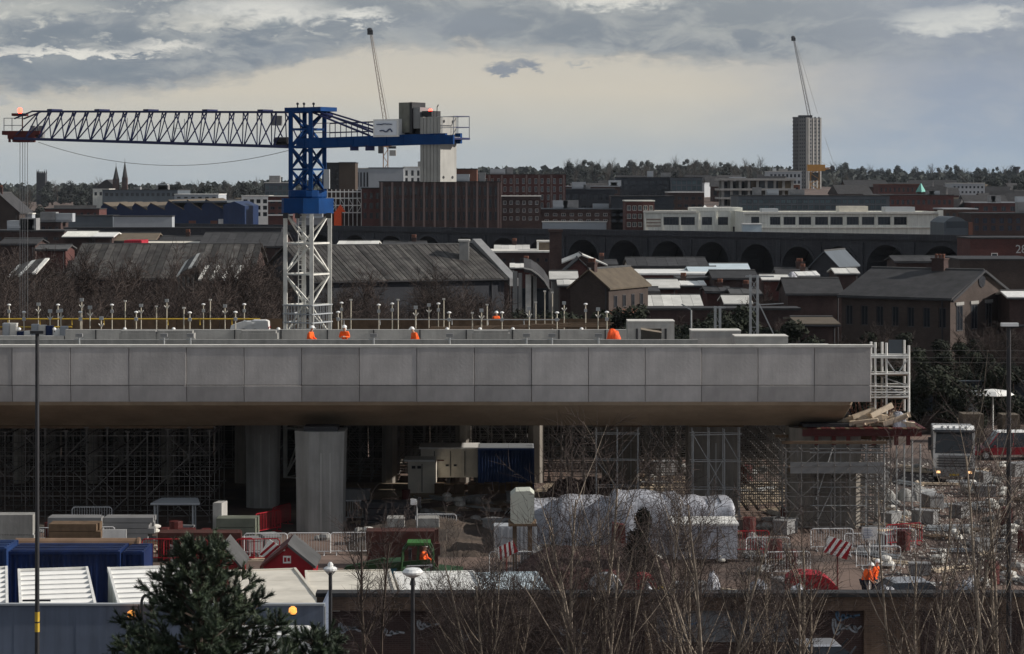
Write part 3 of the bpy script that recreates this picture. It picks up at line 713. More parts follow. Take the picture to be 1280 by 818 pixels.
# ------------------------------------------------------------------ vehicles
def car(label, loc, rz, paint, roofm=None, L=4.3, W=1.75, Hh=1.48, cat='car', name='parked_car', van=False):
    """front of the car points to local -X"""
    t = thing(name, label, cat, (0,0,0)); h = L/2; w = W/2
    if not van: low = [(-h,.35),(-h+.05,.62),(-h+.9,.82),(h-.5,.88),(h-.02,.75),(h,.38)]; top = [(-h+1.0,.84),(-h+1.75,Hh-.03),(h-1.15,Hh-.03),(h-.35,.88)]
    else: low = [(-h,.4),(-h+.05,.85),(-h+.75,1.08),(h-.05,1.08),(h,.42)]; top = [(-h+.8,1.08),(-h+1.3,Hh-.05),(h-.12,Hh-.05),(h-.03,1.08)]
    b = MB(); b.prism(low, (0,-w,0), (1,0,0), (0,0,1), (0,1,0), W); b.build('body', paint, t)
    n = len(top); b = MB(); a = [(p, -w+.06+.14*((q-.84)/(Hh-.84)), q) for p, q in top]; c = [(p, -y, q) for p, y, q in a]
    b.add(a+c, [tuple(range(n)), tuple(range(2*n-1,n-1,-1))]+[(i,i+n,(i+1)%n+n,(i+1)%n) for i in range(n)]); b.build('glasshouse', M['glass'] if not van else paint, t)
    x0, x1 = top[1][0], top[2][0]; b = MB(); yy = a[1][1]
    b.add([(x0-.03,yy-.02,Hh-.035),(x1+.05,yy-.02,Hh-.035),(x1+.05,-yy+.02,Hh-.035),(x0-.03,-yy+.02,Hh-.035),(x0+.1,yy+.08,Hh+.02),(x1-.1,yy+.08,Hh+.02),(x1-.1,-yy-.08,Hh+.02),(x0+.1,-yy-.08,Hh+.02)],
          [(0,3,2,1),(4,5,6,7),(0,1,5,4),(1,2,6,5),(2,3,7,6),(3,0,4,7)]); b.build('roof', roofm or paint, t)
    if van:
        b = MB(); b.add([(top[0][0]-.02,-w+.16,1.12),(top[0][0]-.02,w-.16,1.12),(top[1][0]-.04,w-.24,Hh-.12),(top[1][0]-.04,-w+.24,Hh-.12)], [(0,1,2,3)]); b.build('windscreen', M['glass'], t)
    else:
        for s in (-1,1):
            for xx, x2 in ((top[0][0]+.02, top[1][0]), ((x0+x1)/2-.04,(x0+x1)/2-.04), (x1+.03, top[3][0]-.25)):
                b = MB(); b.bar((xx, s*(w-.07), .86),(x2, s*(w-.19), Hh-.04), .035, 4); b.build('pillar', paint, t)
    for sx in (-1,1):
        for sy in (-1,1):
            b = MB(); x = sx*(h-.85); y = sy*(w-.1); b.bar((x,y-.1,.33),(x,y+.1,.33),.33,14); wh = b.build('wheel', M['black'], t)
            b = MB(); b.bar((x,y-.105*1,.33),(x,y+.105,.33),.2,10); b.build('rim', M['galv'], wh)
    for s in (-1,1):
        b = MB(); b.box(-h-.01,-h+.12,s*(w-.3)-.17,s*(w-.3)+.17,.58,.70); b.build('headlight', M['lampw'], t)
        b = MB(); b.box(h-.1,h+.01,s*(w-.25)-.12,s*(w-.25)+.12,.62,.76); b.build('tail_light', M['red'], t)
        b = MB(); b.box(-h+1.35,-h+1.5,s*(w+.06)-.08,s*(w+.06)+.08,.88,1.0); b.build('mirror', paint, t)
    t.location = loc; t.rotation_euler = (0,0,rz); return t
car('silver car on the street at the bottom right with only its roof in view', (X(1010,84.2), 84.2, .604), R(4), M['darkcar'], M['chrome'], Hh=1.52)
car('dark car on the street at the bottom centre showing a pale blue roof edge', (X(706,83.6), 83.6, .604), R(0), M['darkcar'], M['darkcar'], Hh=1.30, L=4.0)
car('white van with amber beacon on the street behind the pine tree', (X(338,82.0), 82.2, .604), R(180), M['white'], None, 5.2, 1.95, 2.32, 'van', 'parked_van', True)
def beacon_bar(px, py, D, m, label):
    t = thing('warning_lamp', label, 'lamp', P(px,py+6,D)); b = MB(); b.lathe([(.09,-.02),(.14,.04),(.13,.18),(.05,.24)], P(px,py+3,D), 10); b.build('lens', m, t)
    b = MB(); b.lathe([(.16,-.06),(.16,-.02)], P(px,py+3,D), 10); b.build('base', M['dark'], t)
beacon_bar(366, 764, 82.2, M['amber'], 'round amber lamp on the white van beside the hoarding end')
beacon_bar(164, 769, 83.6, M['amber'], 'glaring amber lamp in front of the hoarding left of the pine')
b = MB(); b.path([P(177,775,83.5),P(177,752,83.5),P(179,746,83.5),P(183,744,83.5),P(187,746,83.5),P(189,752,83.5),P(189,775,83.5)],.05,6); tag(b.build('black_hoop',M['dark'],None,loc=P(183,775,83.5)),'black hoop shaped handle above the hoarding at the left edge of the pine','hoop')

def lorry():
    t = thing('lorry', 'dark fronted white tipper lorry with lit headlights facing us at the far right', 'lorry', (0,0,0)); w = 1.25
    prof = [(-.02,.55),(-.05,1.5),(.0,1.75),(.28,3.15),(.5,3.3),(2.1,3.3),(2.1,.55)]
    b = MB(); b.prism(prof, (-w,0,0), (0,1,0), (0,0,1), (1,0,0), 2*w); b.build('cab', M['white'], t)
    b = MB(); b.add([(-w+.1,-.03,1.8),(w-.1,-.03,1.8),(w-.17,.25,3.05),(-w+.17,.25,3.05)], [(0,1,2,3)]); b.build('windscreen', M['glass'], t)
    b = MB(); b.box(-w-.02,w+.02,.12,.42,3.12,3.2); b.box(-w+.05,w-.05,-.12,.2,3.06,3.14); b.build('sun_visor', M['darkcar'], t)
    b = MB(); b.box(-w+.3,w-.3,-.09,-.055,.95,1.68); b.build('grille', M['grey'], t)
    for i in range(4):
        b = MB(); b.box(-w+.2,w-.2,-.115,-.09,1.0+.16*i,1.05+.16*i); b.build('grille_bar', M['dark'], t)
    b = MB(); b.box(-w-.01,w+.01,-.2,.1,.4,.9); b.build('bumper', M['grey'], t)
    for s in (-1,1):
        b = MB(); b.box(s*.95-.11,s*.95+.11,-.22,-.19,.6,.74); b.build('headlight', M['warmlamp'], t)
        b = MB(); b.box(s*(w+.22)-.1,s*(w+.22)+.1,.05,.18,1.95,2.75); b.build('mirror', M['dark'], t)
        b = MB(); b.add([(s*(w+.004),.35,1.85),(s*(w+.004),1.5,1.85),(s*(w+.004),1.4,2.85),(s*(w+.004),.55,2.85)], [(0,1,2,3)]); b.build('side_window', M['glass'], t)
        for y in (.9, 3.6, 4.9, 6.3):
            b = MB(); x = s*(w-.2); b.bar((x-.16,y,.5),(x+.16,y,.5),.5,14); wh = b.build('wheel', M['black'], t)
            b = MB(); b.bar((x-.165,y,.5),(x+.165,y,.5),.26,10); b.build('rim', M['galv'], wh)
    b = MB(); b.box(-.28,.28,-.225,-.205,.45,.57); b.build('number_plate', M['yellow'], t)
    for s in (-.5,.35):
        b = MB(); b.bar((s,-.05,1.78),(s+.45,.02,2.25),.018,4); b.build('wiper', M['dark'], t)
    for i in range(5):
        b = MB(); b.box(-.8+.36*i,-.65+.36*i,.35,.5,3.3,3.42); b.build('roof_lamp', M['lampw'], t)
    b = MB(); b.box(-w,w,2.4,7.4,1.1,2.9); b.build('tipper_body', M['grey'], t)
    for i in range(7):
        for s in (-1,1):
            b = MB(); b.box(s*w-.05,s*w+.05,2.5+.78*i,2.6+.78*i,1.12,2.88); b.build('rib', M['grey'], t)
    b = MB(); b.box(-.5,.5,1.5,7.3,.7,1.08); b.build('chassis', M['dark'], t)
    t.location = (X(1189,148), 147, 0); t.rotation_euler = (0,0,R(-9))
lorry()
car('red pickup with white roof parked beside the lorry at the right edge', (X(1262,159), 160, 0), R(2), mat('deep_red_car_paint', (.22,.012,.02), .35, .1, 1.), M['white'], 4.9, 1.9, 1.85)
car('dark parked car showing a pale windscreen behind the workers', (X(1128,101), 101.5, 0), R(8), M['darkcar'], M['chrome'], 4.4, 1.75, 1.5)
def deck_van():
    o = car('small white van parked on the far deck beside the crane mast', (X(313,152), 152, 8.5), R(0), M['white'], None, 2.4, 1.3, 1.15, 'van', 'parked_van', True)
deck_van()
# ------------------------------------------------------------------ the blue tower crane
def tower_crane():
    D0 = 150.0; PX0 = 384.5
    c0 = Vector((X(PX0,D0), D0, 0)); ca, sa = math.cos(R(35)), math.sin(R(35))
    t = thing('tower_crane', 'blue flat topped tower crane on a white lattice mast behind the viaduct', 'crane', c0)
    ang = [-75, 15, 105, 195]
    corner = lambda r, i, z: Vector((c0.x+r*math.cos(R(ang[i%4])), c0.y+r*math.sin(R(ang[i%4])), z))
    zs0, zs1 = Z(267,D0), Z(246,D0)
    levels = [Z(419+38.2*i, D0) for i in range(5)]
    levels = [Z(265,D0), Z(304,D0), Z(342.5,D0), Z(381,D0), Z(419,D0)]
    while levels[-1] > 2: levels.append(levels[-1]-1.92)
    levels[-1] = 0
    r = 1.40
    for i in range(4):
        b = MB(); b.fbox(corner(r,i,0)-Vector((.12,.12,0)), (1,0,0), (0,1,0), (0,0,1), .24, .24, levels[0]); b.build('mast_leg', M['cranewhite'], t)
    for j in range(len(levels)-1):
        za, zb_ = levels[j], levels[j+1]
        b = MB()
        for i in range(4):
            b.bar(corner(r,i,zb_), corner(r,i+1,zb_), .075, 4)
        b.build('mast_frame', M['cranewhite'], t)
        b = MB()
        for i in range(4):
            p, q = (i, i+1) if (j+i) % 2 else (i+1, i)
            b.bar(corner(r,p,za-.05), corner(r,q,zb_+.05), .06, 4)
        b.build('mast_brace', M['cranewhite'], t)
    b = MB()
    for s in (-.22,.22): b.bar((c0.x-.35+s, c0.y, 0), (c0.x-.35+s, c0.y, levels[0]), .04, 4)
    z = .3
    while z < levels[0]: b.bar((c0.x-.57,c0.y,z),(c0.x-.13,c0.y,z),.025,4); z += .3
    b.build('ladder', M['whitemetal'], t)
    for zz in levels[1:4]:
        b = MB(); b.box(c0.x-.8, c0.x+.7, c0.y-.6, c0.y+.6, zz-.06, zz-.02); b.build('landing', M['galv'], t)
    # sheeted collar at the bottom
    for i in range(4):
        a, q = corner(r+.16,i,0), corner(r+.16,i+1,0); d = (q-a); L = d.length; d.normalize()
        b = MB(); za, zb2 = Z(413,D0), Z(381,D0); L_ = L
        for f in (0,.33,.66,1): b.bar((a.x,a.y,za+(zb2-za)*f),(q.x,q.y,za+(zb2-za)*f),.05,4)
        for f in range(11): g_ = a+d*(L_*f/10); b.bar((g_.x,g_.y,za),(g_.x,g_.y,zb2),.022,4)
        b.build('collar_mesh', M['lightgrey'], t)
    # slewing ring
    b = MB(); rr = 1.62
    b.prism([(rr*math.cos(R(a)), rr*math.sin(R(a))) for a in (-95,-60,0,30,85,120,180,210)], (c0.x,c0.y,zs0), (1,0,0), (0,1,0), (0,0,1), zs1-zs0-.1); b.build('slewing_base', M['craneblue'], t)
    b = MB(); b.lathe([(1.15,0),(1.2,.1),(1.2,.45),(1.05,.5)], (c0.x,c0.y,zs1-.09), 20); b.build('slewing_ring', M['craneblue'], t)
    for px in (357, 372, 411):
        b = MB(); p = P(px,266,D0-1.2); b.box(p.x-.15,p.x+.15,p.y-.2,p.y+.2,p.z-.35,p.z-.02); b.build('slewing_motor', M['dark'], t)
    # blue tower head
    r2 = 1.06; zt0, zt1 = zs1+.4, Z(140,D0)
    for i in range(4):
        b = MB(); b.fbox(corner(r2,i,zt0)-Vector((.13,.13,0)), (1,0,0), (0,1,0), (0,0,1), .26, .26, zt1-zt0); b.build('head_leg', M['craneblue'], t)
    lv = [zt0, Z(212,D0), Z(184,D0), Z(162,D0), zt1]
    for j in range(4):
        b = MB()
        for i in range(4):
            b.bar(corner(r2,i,lv[j+1]), corner(r2,i+1,lv[j+1]), .09, 4)
            p, q = (i, i+1) if (j+i) % 2 else (i+1, i)
            b.bar(corner(r2,p,lv[j]), corner(r2,q,lv[j+1]), .085, 4)
            if j < 2: b.bar(corner(r2,q,lv[j]), corner(r2,p,lv[j+1]), .06, 4)
        b.build('head_brace', M['craneblue'], t)
    # jib direction (to the left, away) and counter-jib direction (to the right, nearer)
    J = Vector((-ca, sa, 0)); S = Vector((sa, ca, 0))
    b = MB(); o = c0+J*1.2-S*.8; o.z = zt1; b.fbox(o, -J, S, (0,0,1), 2.9, 1.6, .26)
    b.build('top_platform', M['craneblue'], t)
    for px in (372, 380, 392): 
        b = MB(); p = P(px,138,D0); b.bar(p, p+Vector((0,0,.35)), .05, 4); b.ball(tuple(p+Vector((0,0,.4))), .09,.09,.09, 6, 4); b.build('warning_light', M['dark'], t)
    # jib ends chosen so the foreshortened jib has the right length
    Lj = 25.6; base = c0+J*1.0; tip = c0+J*Lj
    zb0, zb1 = Z(184, base.y), Z(173.5, tip.y); zu0, zu1 = Z(140.5, base.y), Z(139.5, tip.y)
    def jp(s, lev, side):
        p = c0+J*(1.0+(Lj-1.0)*s)
        zb_ = zb0+(zb1-zb0)*s; up = zu0+(zu1-zu0)*s-(.5*max(0,(s-.93)/.07)**1.0)
        return Vector((p.x, p.y, up))+S*(side*.42) if lev else Vector((p.x, p.y, zb_))+S*(side*.62)
    for sd_ in (-1, 1):
        b = MB(); b.bar(jp(0,0,sd_), jp(1,0,sd_), .13, 4); b.build('jib_chord', M['jibblue'], t)
        b = MB(); b.bar(jp(0,1,sd_), jp(.93,1,sd_), .085, 4); b.bar(jp(.93,1,sd_), jp(1,1,sd_), .06, 4); b.build('jib_chord', M['jibblue'], t)
        n = 20; b = MB()
        for i in range(n):
            s0, s1 = i/n, (i+1)/n; q0, q1 = s0*.95, s1*.95
            b.bar(jp(s0,0,sd_), jp(q0,1,sd_), .045, 4)
            if sd_ > 0: b.bar(jp(s0,0,sd_), jp(q1,1,sd_), .045, 4)
            else: b.bar(jp(q0,1,sd_), jp(s1,0,sd_), .045, 4)
        b.build('jib_lacing', M['jibblue'], t)
    b = MB()
    for i in range(20): b.bar(jp(i/19.,0,-1), jp(i/19.,0,1), .04, 4); b.bar(jp(i/19.*.93,1,-1), jp(i/19.*.93,1,1), .035, 4)
    b.build('jib_cross_member', M['jibblue'], t)
    for s in (.10, .29, .50, .68, .86):
        b = MB(); p = jp(s,1,0); b.fbox(p-J*.22-S*.5-Vector((0,0,.06)), J, S, (0,0,1), .45, 1.0, .22); b.build('jib_joint', M['jibblue'], t)
    for s, lev in ((.38,0),(.55,0)):
        b = MB(); a = jp(s,0,0); b.bar(a, a+Vector((0,0,1.6)), .03, 4); b.bar(a+J*.9, a+J*.9+Vector((0,0,1.6)), .03, 4); b.bar(a+Vector((0,0,1.0)), a+J*.9+Vector((0,0,1.0)), .02, 4); b.build('access_ladder', M['galv'], t)
    b = MB(); p = P(346,151,base.y+1); b.box(p.x-.32,p.x+.32,p.y-.4,p.y+.4,p.z-.3,p.z+.3); b.build('control_box', M['grey'], t)
    b = MB(); p = P(352,176,base.y+1); b.bar(p-J*.5, p+J*.5, .22, 10); b.box(p.x-.5,p.x+.5,p.y-.35,p.y+.35,p.z-.32,p.z-.2); b.build('trolley_winch', M['dark'], t)
    # tip: railing, trolley, ropes, beacon
    Dt = tip.y; b = MB()
    for a, q in (((5,148),(5,166)),((15,148),(15,166)),((28,148),(28,168)),((5,148),(28,148)),((5,157),(28,157)),((5,166),(40,172))): b.bar(P(*a,Dt), P(*q,Dt), .035, 4); b.bar(P(*a,Dt+1.2), P(*q,Dt+1.2), .03, 4)
    b.build('tip_railing', M['galv'], t)
    b = MB()
    for a, q, h in ((5,52,165),(12,46,170),(18,40,174)): p = P(a,h,Dt); b.box(p.x, X(q,Dt), Dt-.7, Dt+.7, p.z-.22, p.z+.05)
    for px in (12,24,31,43): b.bar(P(px,168,Dt-.6), P(px,178,Dt-.6), .09, 6)
    b.build('trolley', M['redw'], t)
    b = MB(); 
    for px in (42,52): p = P(px,164,Dt); b.box(p.x-.15,p.x+.15,Dt-.4,Dt+.4,p.z-.45,p.z+.35)
    b.build('trolley_box', M['grey'], t)
    b = MB(); p = P(25,142,Dt); b.box(p.x-.5,p.x+.5,Dt-.4,Dt+.4,p.z-.18,p.z); b.bar(P(28,144,Dt),P(28,166,Dt),.05,4); b.build('tip_bracket', M['redw'], t)
    b = MB(); b.ball(tuple(P(25,138.5,Dt)), .17,.17,.2, 10, 6); b.build('beacon', M['beacon'], t)
    b = MB()
    for px in (25,28.3,31.2,34.5): b.bar(P(px,176,Dt), (X(px,Dt), Dt, zt(X(px,Dt),Dt)+6.5), .022, 4)
    b.build('hoist_rope', M['grey'], t)
    pa, pb = P(48,178,Dt), P(362,188,D0); b = MB(); pts = []
    for i in range(21):
        s = i/20; q = pa.lerp(pb, s); q.z -= 1.25*4*s*(1-s); pts.append(q)
    b.path(pts, .022, 4); b.build('slack_cable', M['grey'], t)
    # counter-jib
    K = -J; Lc = 11.3; d0 = c0+K*.3
    def kp(s, side, py): 
        p = c0+K*(s*Lc)+S*side; return Vector((p.x, p.y, Z(py, p.y)))
    for sd_ in (-.75, .75):
        a, q = kp(-.02,sd_,179.5), kp(1.0,sd_,173); b = MB()
        dirv = (q-a); L = dirv.length; dirv.normalize(); up = S.cross(dirv)*-1 if S.cross(dirv).z < 0 else S.cross(dirv)
        b.fbox(a-S*.1-up*.32, dirv, S, up, L, .2, .62)
        for i in range(9): m_ = a+dirv*(L*(i+.5)/9); b.fbox(m_-S*.13-up*.3, dirv, S, up, .08, .26, .56)
        b.build('counter_jib_beam', M['craneblue'], t)
    b = MB(); a, q = kp(0,0,179), kp(1,0,172.5); dv = (q-a).normalized(); b.fbox(a-S*.65, dv, S, (0,0,1), (q-a).length, 1.3, .05); b.build('walkway', M['galv'], t)
    b = MB(); top = Vector((c0.x+K.x*.9, c0.y+K.y*.9, Z(142,D0)))
    for sd_ in (-.6,.6): b.bar(top+S*sd_*.8, kp(.48,sd_,170), .07, 5); b.bar(top+S*sd_*.8+Vector((0,0,.15)), kp(.52,sd_,163.5), .06, 5)
    b.build('tie_bar', M['jibblue'], t)
    b = MB(); p = top.lerp(kp(.5,0,166), .14); b.ball(tuple(p), .4,.3,.18, 8, 5); b.build('tie_joint', M['jibblue'], t)
    def railing(s0, s1, n, sd_, h, nm='railing'):
        b = MB()
        for i in range(n+1):
            s = s0+(s1-s0)*i/n; p = c0+K*(s*Lc)+S*sd_; z0_ = Z(178.5-5*s, p.y); b.bar((p.x,p.y,z0_), (p.x,p.y,z0_+h), .035, 4)
        for hh in (h, h*.5):
            p, q = c0+K*(s0*Lc)+S*sd_, c0+K*(s1*Lc)+S*sd_
            b.bar((p.x,p.y,Z(178.5-5*s0,p.y)+hh), (q.x,q.y,Z(178.5-5*s1,q.y)+hh), .03, 4)
        b.build(nm, M['galv'] if nm == 'end_railing' else M['jibblue'], t)
    railing(.10,.56,6,-.8,1.15); railing(.10,.56,6,.8,1.15); railing(.9,1.05,2,-.8,1.3,'end_railing'); railing(.9,1.05,2,.8,1.3,'end_railing')
    b = MB(); p, q = c0+K*(1.05*Lc)-S*.8, c0+K*(1.05*Lc)+S*.8
    for hh in (.65,1.3): b.bar((p.x,p.y,Z(173,p.y)+hh),(q.x,q.y,Z(173,q.y)+hh),.03,4)
    b.fbox(Vector((p.x,p.y,Z(174.5,p.y)))-K*1.8, K, S, (0,0,1), 1.85, 1.6, .12); b.build('end_platform', M['jibblue'], t)
    # sign box, machinery, ballast along the counter-jib
    def kbox(name, px0, px1, py0, py1, s_side, depth, m):
        """box on the counter-jib whose near face spans photo columns px0..px1"""
        a = solve(px0, s_side); q = solve(px1, s_side); L = (q-a).length
        b = MB(); z0_, z1_ = Z(py1,a.y), Z(py0,a.y); b.fbox((a.x,a.y,z0_), K, S, (0,0,1), L, depth, z1_-z0_); return b.build(name, m, t), a, L, z0_, z1_
    def solve(px, side):
        k_ = (px-CX)/F; base_ = c0+S*side; s = (k_*base_.y-base_.x)/(K.x-k_*K.y); return base_+K*s
    o, a, L, z0_, z1_ = kbox('sign_box', 466.5, 498, 149.5, 171.5, -.95, 1.6, M['white'])
    b = MB(); q = a-S*.03; b.fbox((q.x,q.y,z0_+.08)+K*.1 if False else tuple(Vector((q.x,q.y,z0_+.1))+K*.12), K, S, (0,0,1), L-.24, .02, z1_-z0_-.2); b.build('sign_board', mat('white_sign', (.72,.75,.80), .5, .04, 1.), t)
    b = MB(); r_ = random.Random(4); zz = z0_+(z1_-z0_)*.72; q = a-S*.055
    pts = [Vector((q.x,q.y,zz+r_.uniform(-.02,.02)))+K*(.3+.09*i) for i in range(int((L-.6)/.09))]
    b.path(pts, .035, 4)
    pts = [Vector((q.x,q.y,z0_+(z1_-z0_)*(.34+.14*math.sin(i*.9)*(i/12))))+K*(.55+.085*i) for i in range(int((L-.9)/.085))]
    b.path(pts, .045, 4); b.build('sign_lettering', mat('sign_ink', (.06,.08,.14), .6, .1, 2.), t)
    kbox('winch_cabinet', 498.5, 512, 128.5, 166, -.6, 1.3, mat('grey_green_cabinet', (.16,.16,.135), .6, .35, 1.2, streak=.3))
    kbox('cabinet_edge', 511.9, 515, 128, 167, -.62, 1.34, M['dark'])
    kbox('electrical_cabinet', 515.2, 525, 134.5, 161, -.5, 1.1, M['grey'])
    kbox('winch_drum', 500, 525, 158, 172.5, -.3, .9, M['dark'])
    kbox('drum_cover', 527.5, 539.5, 139, 146, -.4, .9, M['dark'])
    b = MB(); p = solve(538,-.1); b.ball((p.x,p.y,Z(139.5,p.y)), .13,.13,.16, 8, 5); b.build('beacon', M['beacon'], t)
    b = MB(); p = solve(546,-.1); b.bar((p.x,p.y,Z(146,p.y)), (p.x+.02,p.y,Z(134,p.y)), .03, 4); b.bar((p.x+.02,p.y,Z(134,p.y)), (p.x+.1,p.y,Z(131,p.y)), .04, 4); b.build('aerial', M['dark'], t)
    a = solve(525.3,-.85); q = solve(551,-.85); L = (q-a).length; n = 6
    for i in range(n):
        b = MB(); zt_, zb_ = Z(146.5,a.y), Z(227.5,a.y); o_ = a+K*(L*i/n)
        b.fbox((o_.x,o_.y,zb_), K, S, (0,0,1), L/n-.035, 1.62, zt_-zb_-.02*(i%2)); sl = b.build('ballast_slab', M['ballast'], t)
        if i == n-1:
            for (u, w) in ((.35,.93),(1.25,.93),(.3,.07),(1.2,.07)):
                c_ = o_+K*(L/n-.034)+S*u; c_.z = zb_+(zt_-zb_)*w; b = MB(); b.bar(c_, c_+K*.03, .09, 8); b.build('lifting_socket', M['dark'], sl)
    for s in (-.98,.83):
        b = MB(); a2 = solve(522,s); z_ = Z(181,a2.y); b.fbox((a2.x,a2.y,z_), K, S, (0,0,1), L+1.1, .14, .55); b.build('ballast_frame', M['craneblue'], t)
    for px in (462, 443, 463):
        b = MB(); p = solve(px,-.6); zz = Z(186,p.y); b.box(p.x-.25,p.x+.25,p.y-.2,p.y+.2,zz-.12,zz+.2); b.build('beam_fitting', M['jibblue'], t)
    # small operator platform items beside the head
    b = MB(); p = P(408,222,D0-.6); b.box(p.x-.15,p.x+.2,p.y-.3,p.y+.3,p.z-.7,p.z+.5); b.build('side_cabinet', M['lightgrey'], t)
    return t
tower_crane()

def luffer(label, pts, D, mastc, jibc, base, mast_w, extra):
    """far luffing crane: pts = boom tip, boom foot; base = mast foot"""
    g = zt(X(base[0],D), D); t = thing('luffing_crane', label, 'crane', (X(base[0],D), D, g))
    xm = X(base[0],D); zf = Z(base[1], D); w = mast_w; b = MB()
    for sx in (-1,1):
        for sy in (-1,1): b.bar((xm+sx*w, D+sy*w, g), (xm+sx*w, D+sy*w, zf), .22, 4)
    z = g; i = 0
    while z < zf-2:
        for sy in (-1,1): b.bar((xm-w,D+sy*w,z if i%2 else z+3),(xm+w,D+sy*w,z+3 if i%2 else z),.14,4)
        z += 3; i += 1
    b.build('mast', mastc, t)
    tip, foot = P(*pts[0],D), P(*pts[1],D); b = MB(); d = (tip-foot); n = 26; sv_ = Vector((1.05*d.z,0,-1.05*d.x)).normalized()
    for q in (-.75,.75):
        for y in (-.6,.6): b.bar(foot+sv_*q+Vector((0,y,0)), tip+sv_*q*.4+Vector((0,y*.5,0)), .20, 4)
    for i in range(n):
        a = foot+d*(i/n); c = foot+d*((i+1)/n); s = 1 if i%2 else -1; f0, f1 = 1-.6*i/n, 1-.6*(i+1)/n
        b.bar(a+sv_*.75*f0*s, c-sv_*.75*f1*s, .10, 4)
    b.build('boom', jibc, t)
    b = MB(); b.box(tip.x-1.3, tip.x+1.1, D-.8, D+.8, tip.z-1.6, tip.z+.3); b.ball((tip.x-.3,D,tip.z+.6), 1.2,.8,.9, 8, 5); b.build('boom_head', M['dark'], t)
    b = MB(); 
    for a, c in extra['ropes']: b.bar(P(*a,D), P(*c,D), extra['rr'], 4)
    b.build('pendant_rope', M['coping'], t)
    for (x0,x1,y0,y1,m) in extra['boxes']:
        b = MB(); b.box(X(x0,D), X(x1,D), D-2, D+2, Z(y1,D), Z(y0,D)); b.build('machinery_deck' if m != 'cw' else 'counterweight', M['dark'] if m == 'dk' else mastc if m == 'm' else M['ballast'], t)
orangecrane = mat('pale_orange_crane_paint', (.50,.27,.15), .6, .2, .5)
luffer('far luffing crane with pale steep boom rising behind the crane ballast', ((463,39),(483,162)), 1050, orangecrane, mat('pale_boom_paint', (.50,.42,.34), .6, .2, .5), (482,178), 1.0,
       dict(rr=.10, ropes=(((466,44),(492,178)),((464,40),(484,150))), boxes=((473,479,182,192,'dk'),(486,495,183,186,'dk'),(487,495,188,195,'cw'),(478,489,178,184,'m'))))
luffer('far luffing crane with steep boom above the grey tower block', ((992,48),(1013,152)), 1425, mat('yellow_orange_crane_paint', (.45,.22,.04), .6, .2, .5), mat('grey_boom_paint', (.35,.34,.33), .6, .2, .5), (1018,150), 1.7,
       dict(rr=.12, ropes=(((996,56),(1015,150)),((998,62),(1022,142)),((1031,172),(1043,208))), boxes=()))
luffer('short orange crane mast standing before the foot of the grey tower block', ((1041,210),(1016,213)), 1380, MATS['yellow_orange_crane_paint'], MATS['yellow_orange_crane_paint'], (1018,212), 2.4,
       dict(rr=.12, ropes=(((1020,200),(1040,209)),), boxes=((1009,1031,206,214,'m'),(1012,1024,216,226,'dk'))))
# ------------------------------------------------------------------ buildings
def window_mesh(w, h, frame, glass, bars=1):
    b = MB(); t = min(.09, w*.1)
    b.cur = 0
    b.box(-w/2,-w/2+t,-.04,.06,0,h); b.box(w/2-t,w/2,-.04,.06,0,h); b.box(-w/2+t,w/2-t,-.04,.06,0,t); b.box(-w/2+t,w/2-t,-.04,.06,h-t,h)
    for i in range(bars): x = -w/2+w*(i+1)/(bars+1); b.box(x-t*.35,x+t*.35,-.03,.05,t,h-t)
    b.cur = 1; b.quad((-w/2+t*.5,.02,t*.5),(w/2-t*.5,.02,t*.5),(w/2-t*.5,.02,h-t*.5),(-w/2+t*.5,.02,h-t*.5))
    return b.mesh('window', [frame, glass])
def facade(b, W, z0, z1, cells, rev=.22):
    """front wall at y=0 from x=0..W with rectangular openings (x0,x1,za,zb) given row by row; adds reveals"""
    rows = {}
    for c in cells: rows.setdefault((c[2], c[3]), []).append(c)
    z = z0
    for (za, zb_) in sorted(rows):
        if za > z+1e-4: b.quad((0,0,z),(W,0,z),(W,0,za),(0,0,za))
        x = 0
        for c in sorted(rows[(za,zb_)]):
            b.quad((x,0,za),(c[0],0,za),(c[0],0,zb_),(x,0,zb_)); x = c[1]
            x0, x1 = c[0], c[1]
            b.quad((x0,0,za),(x0,rev,za),(x0,rev,zb_),(x0,0,zb_)); b.quad((x1,rev,za),(x1,0,za),(x1,0,zb_),(x1,rev,zb_))
            b.quad((x0,0,za),(x1,0,za),(x1,rev,za),(x0,rev,za)); b.quad((x0,rev,zb_),(x1,rev,zb_),(x1,0,zb_),(x0,0,zb_))
        b.quad((x,0,za),(W,0,za),(W,0,zb_),(x,0,zb_)); z = zb_
    b.quad((0,0,z),(W,0,z),(W,0,z1),(0,0,z1))
def xf(b, o, yaw):
    c, s = math.cos(yaw), math.sin(yaw)
    b.v = [(o[0]+x*c-y*s, o[1]+x*s+y*c, o[2]+z) for x, y, z in b.v]
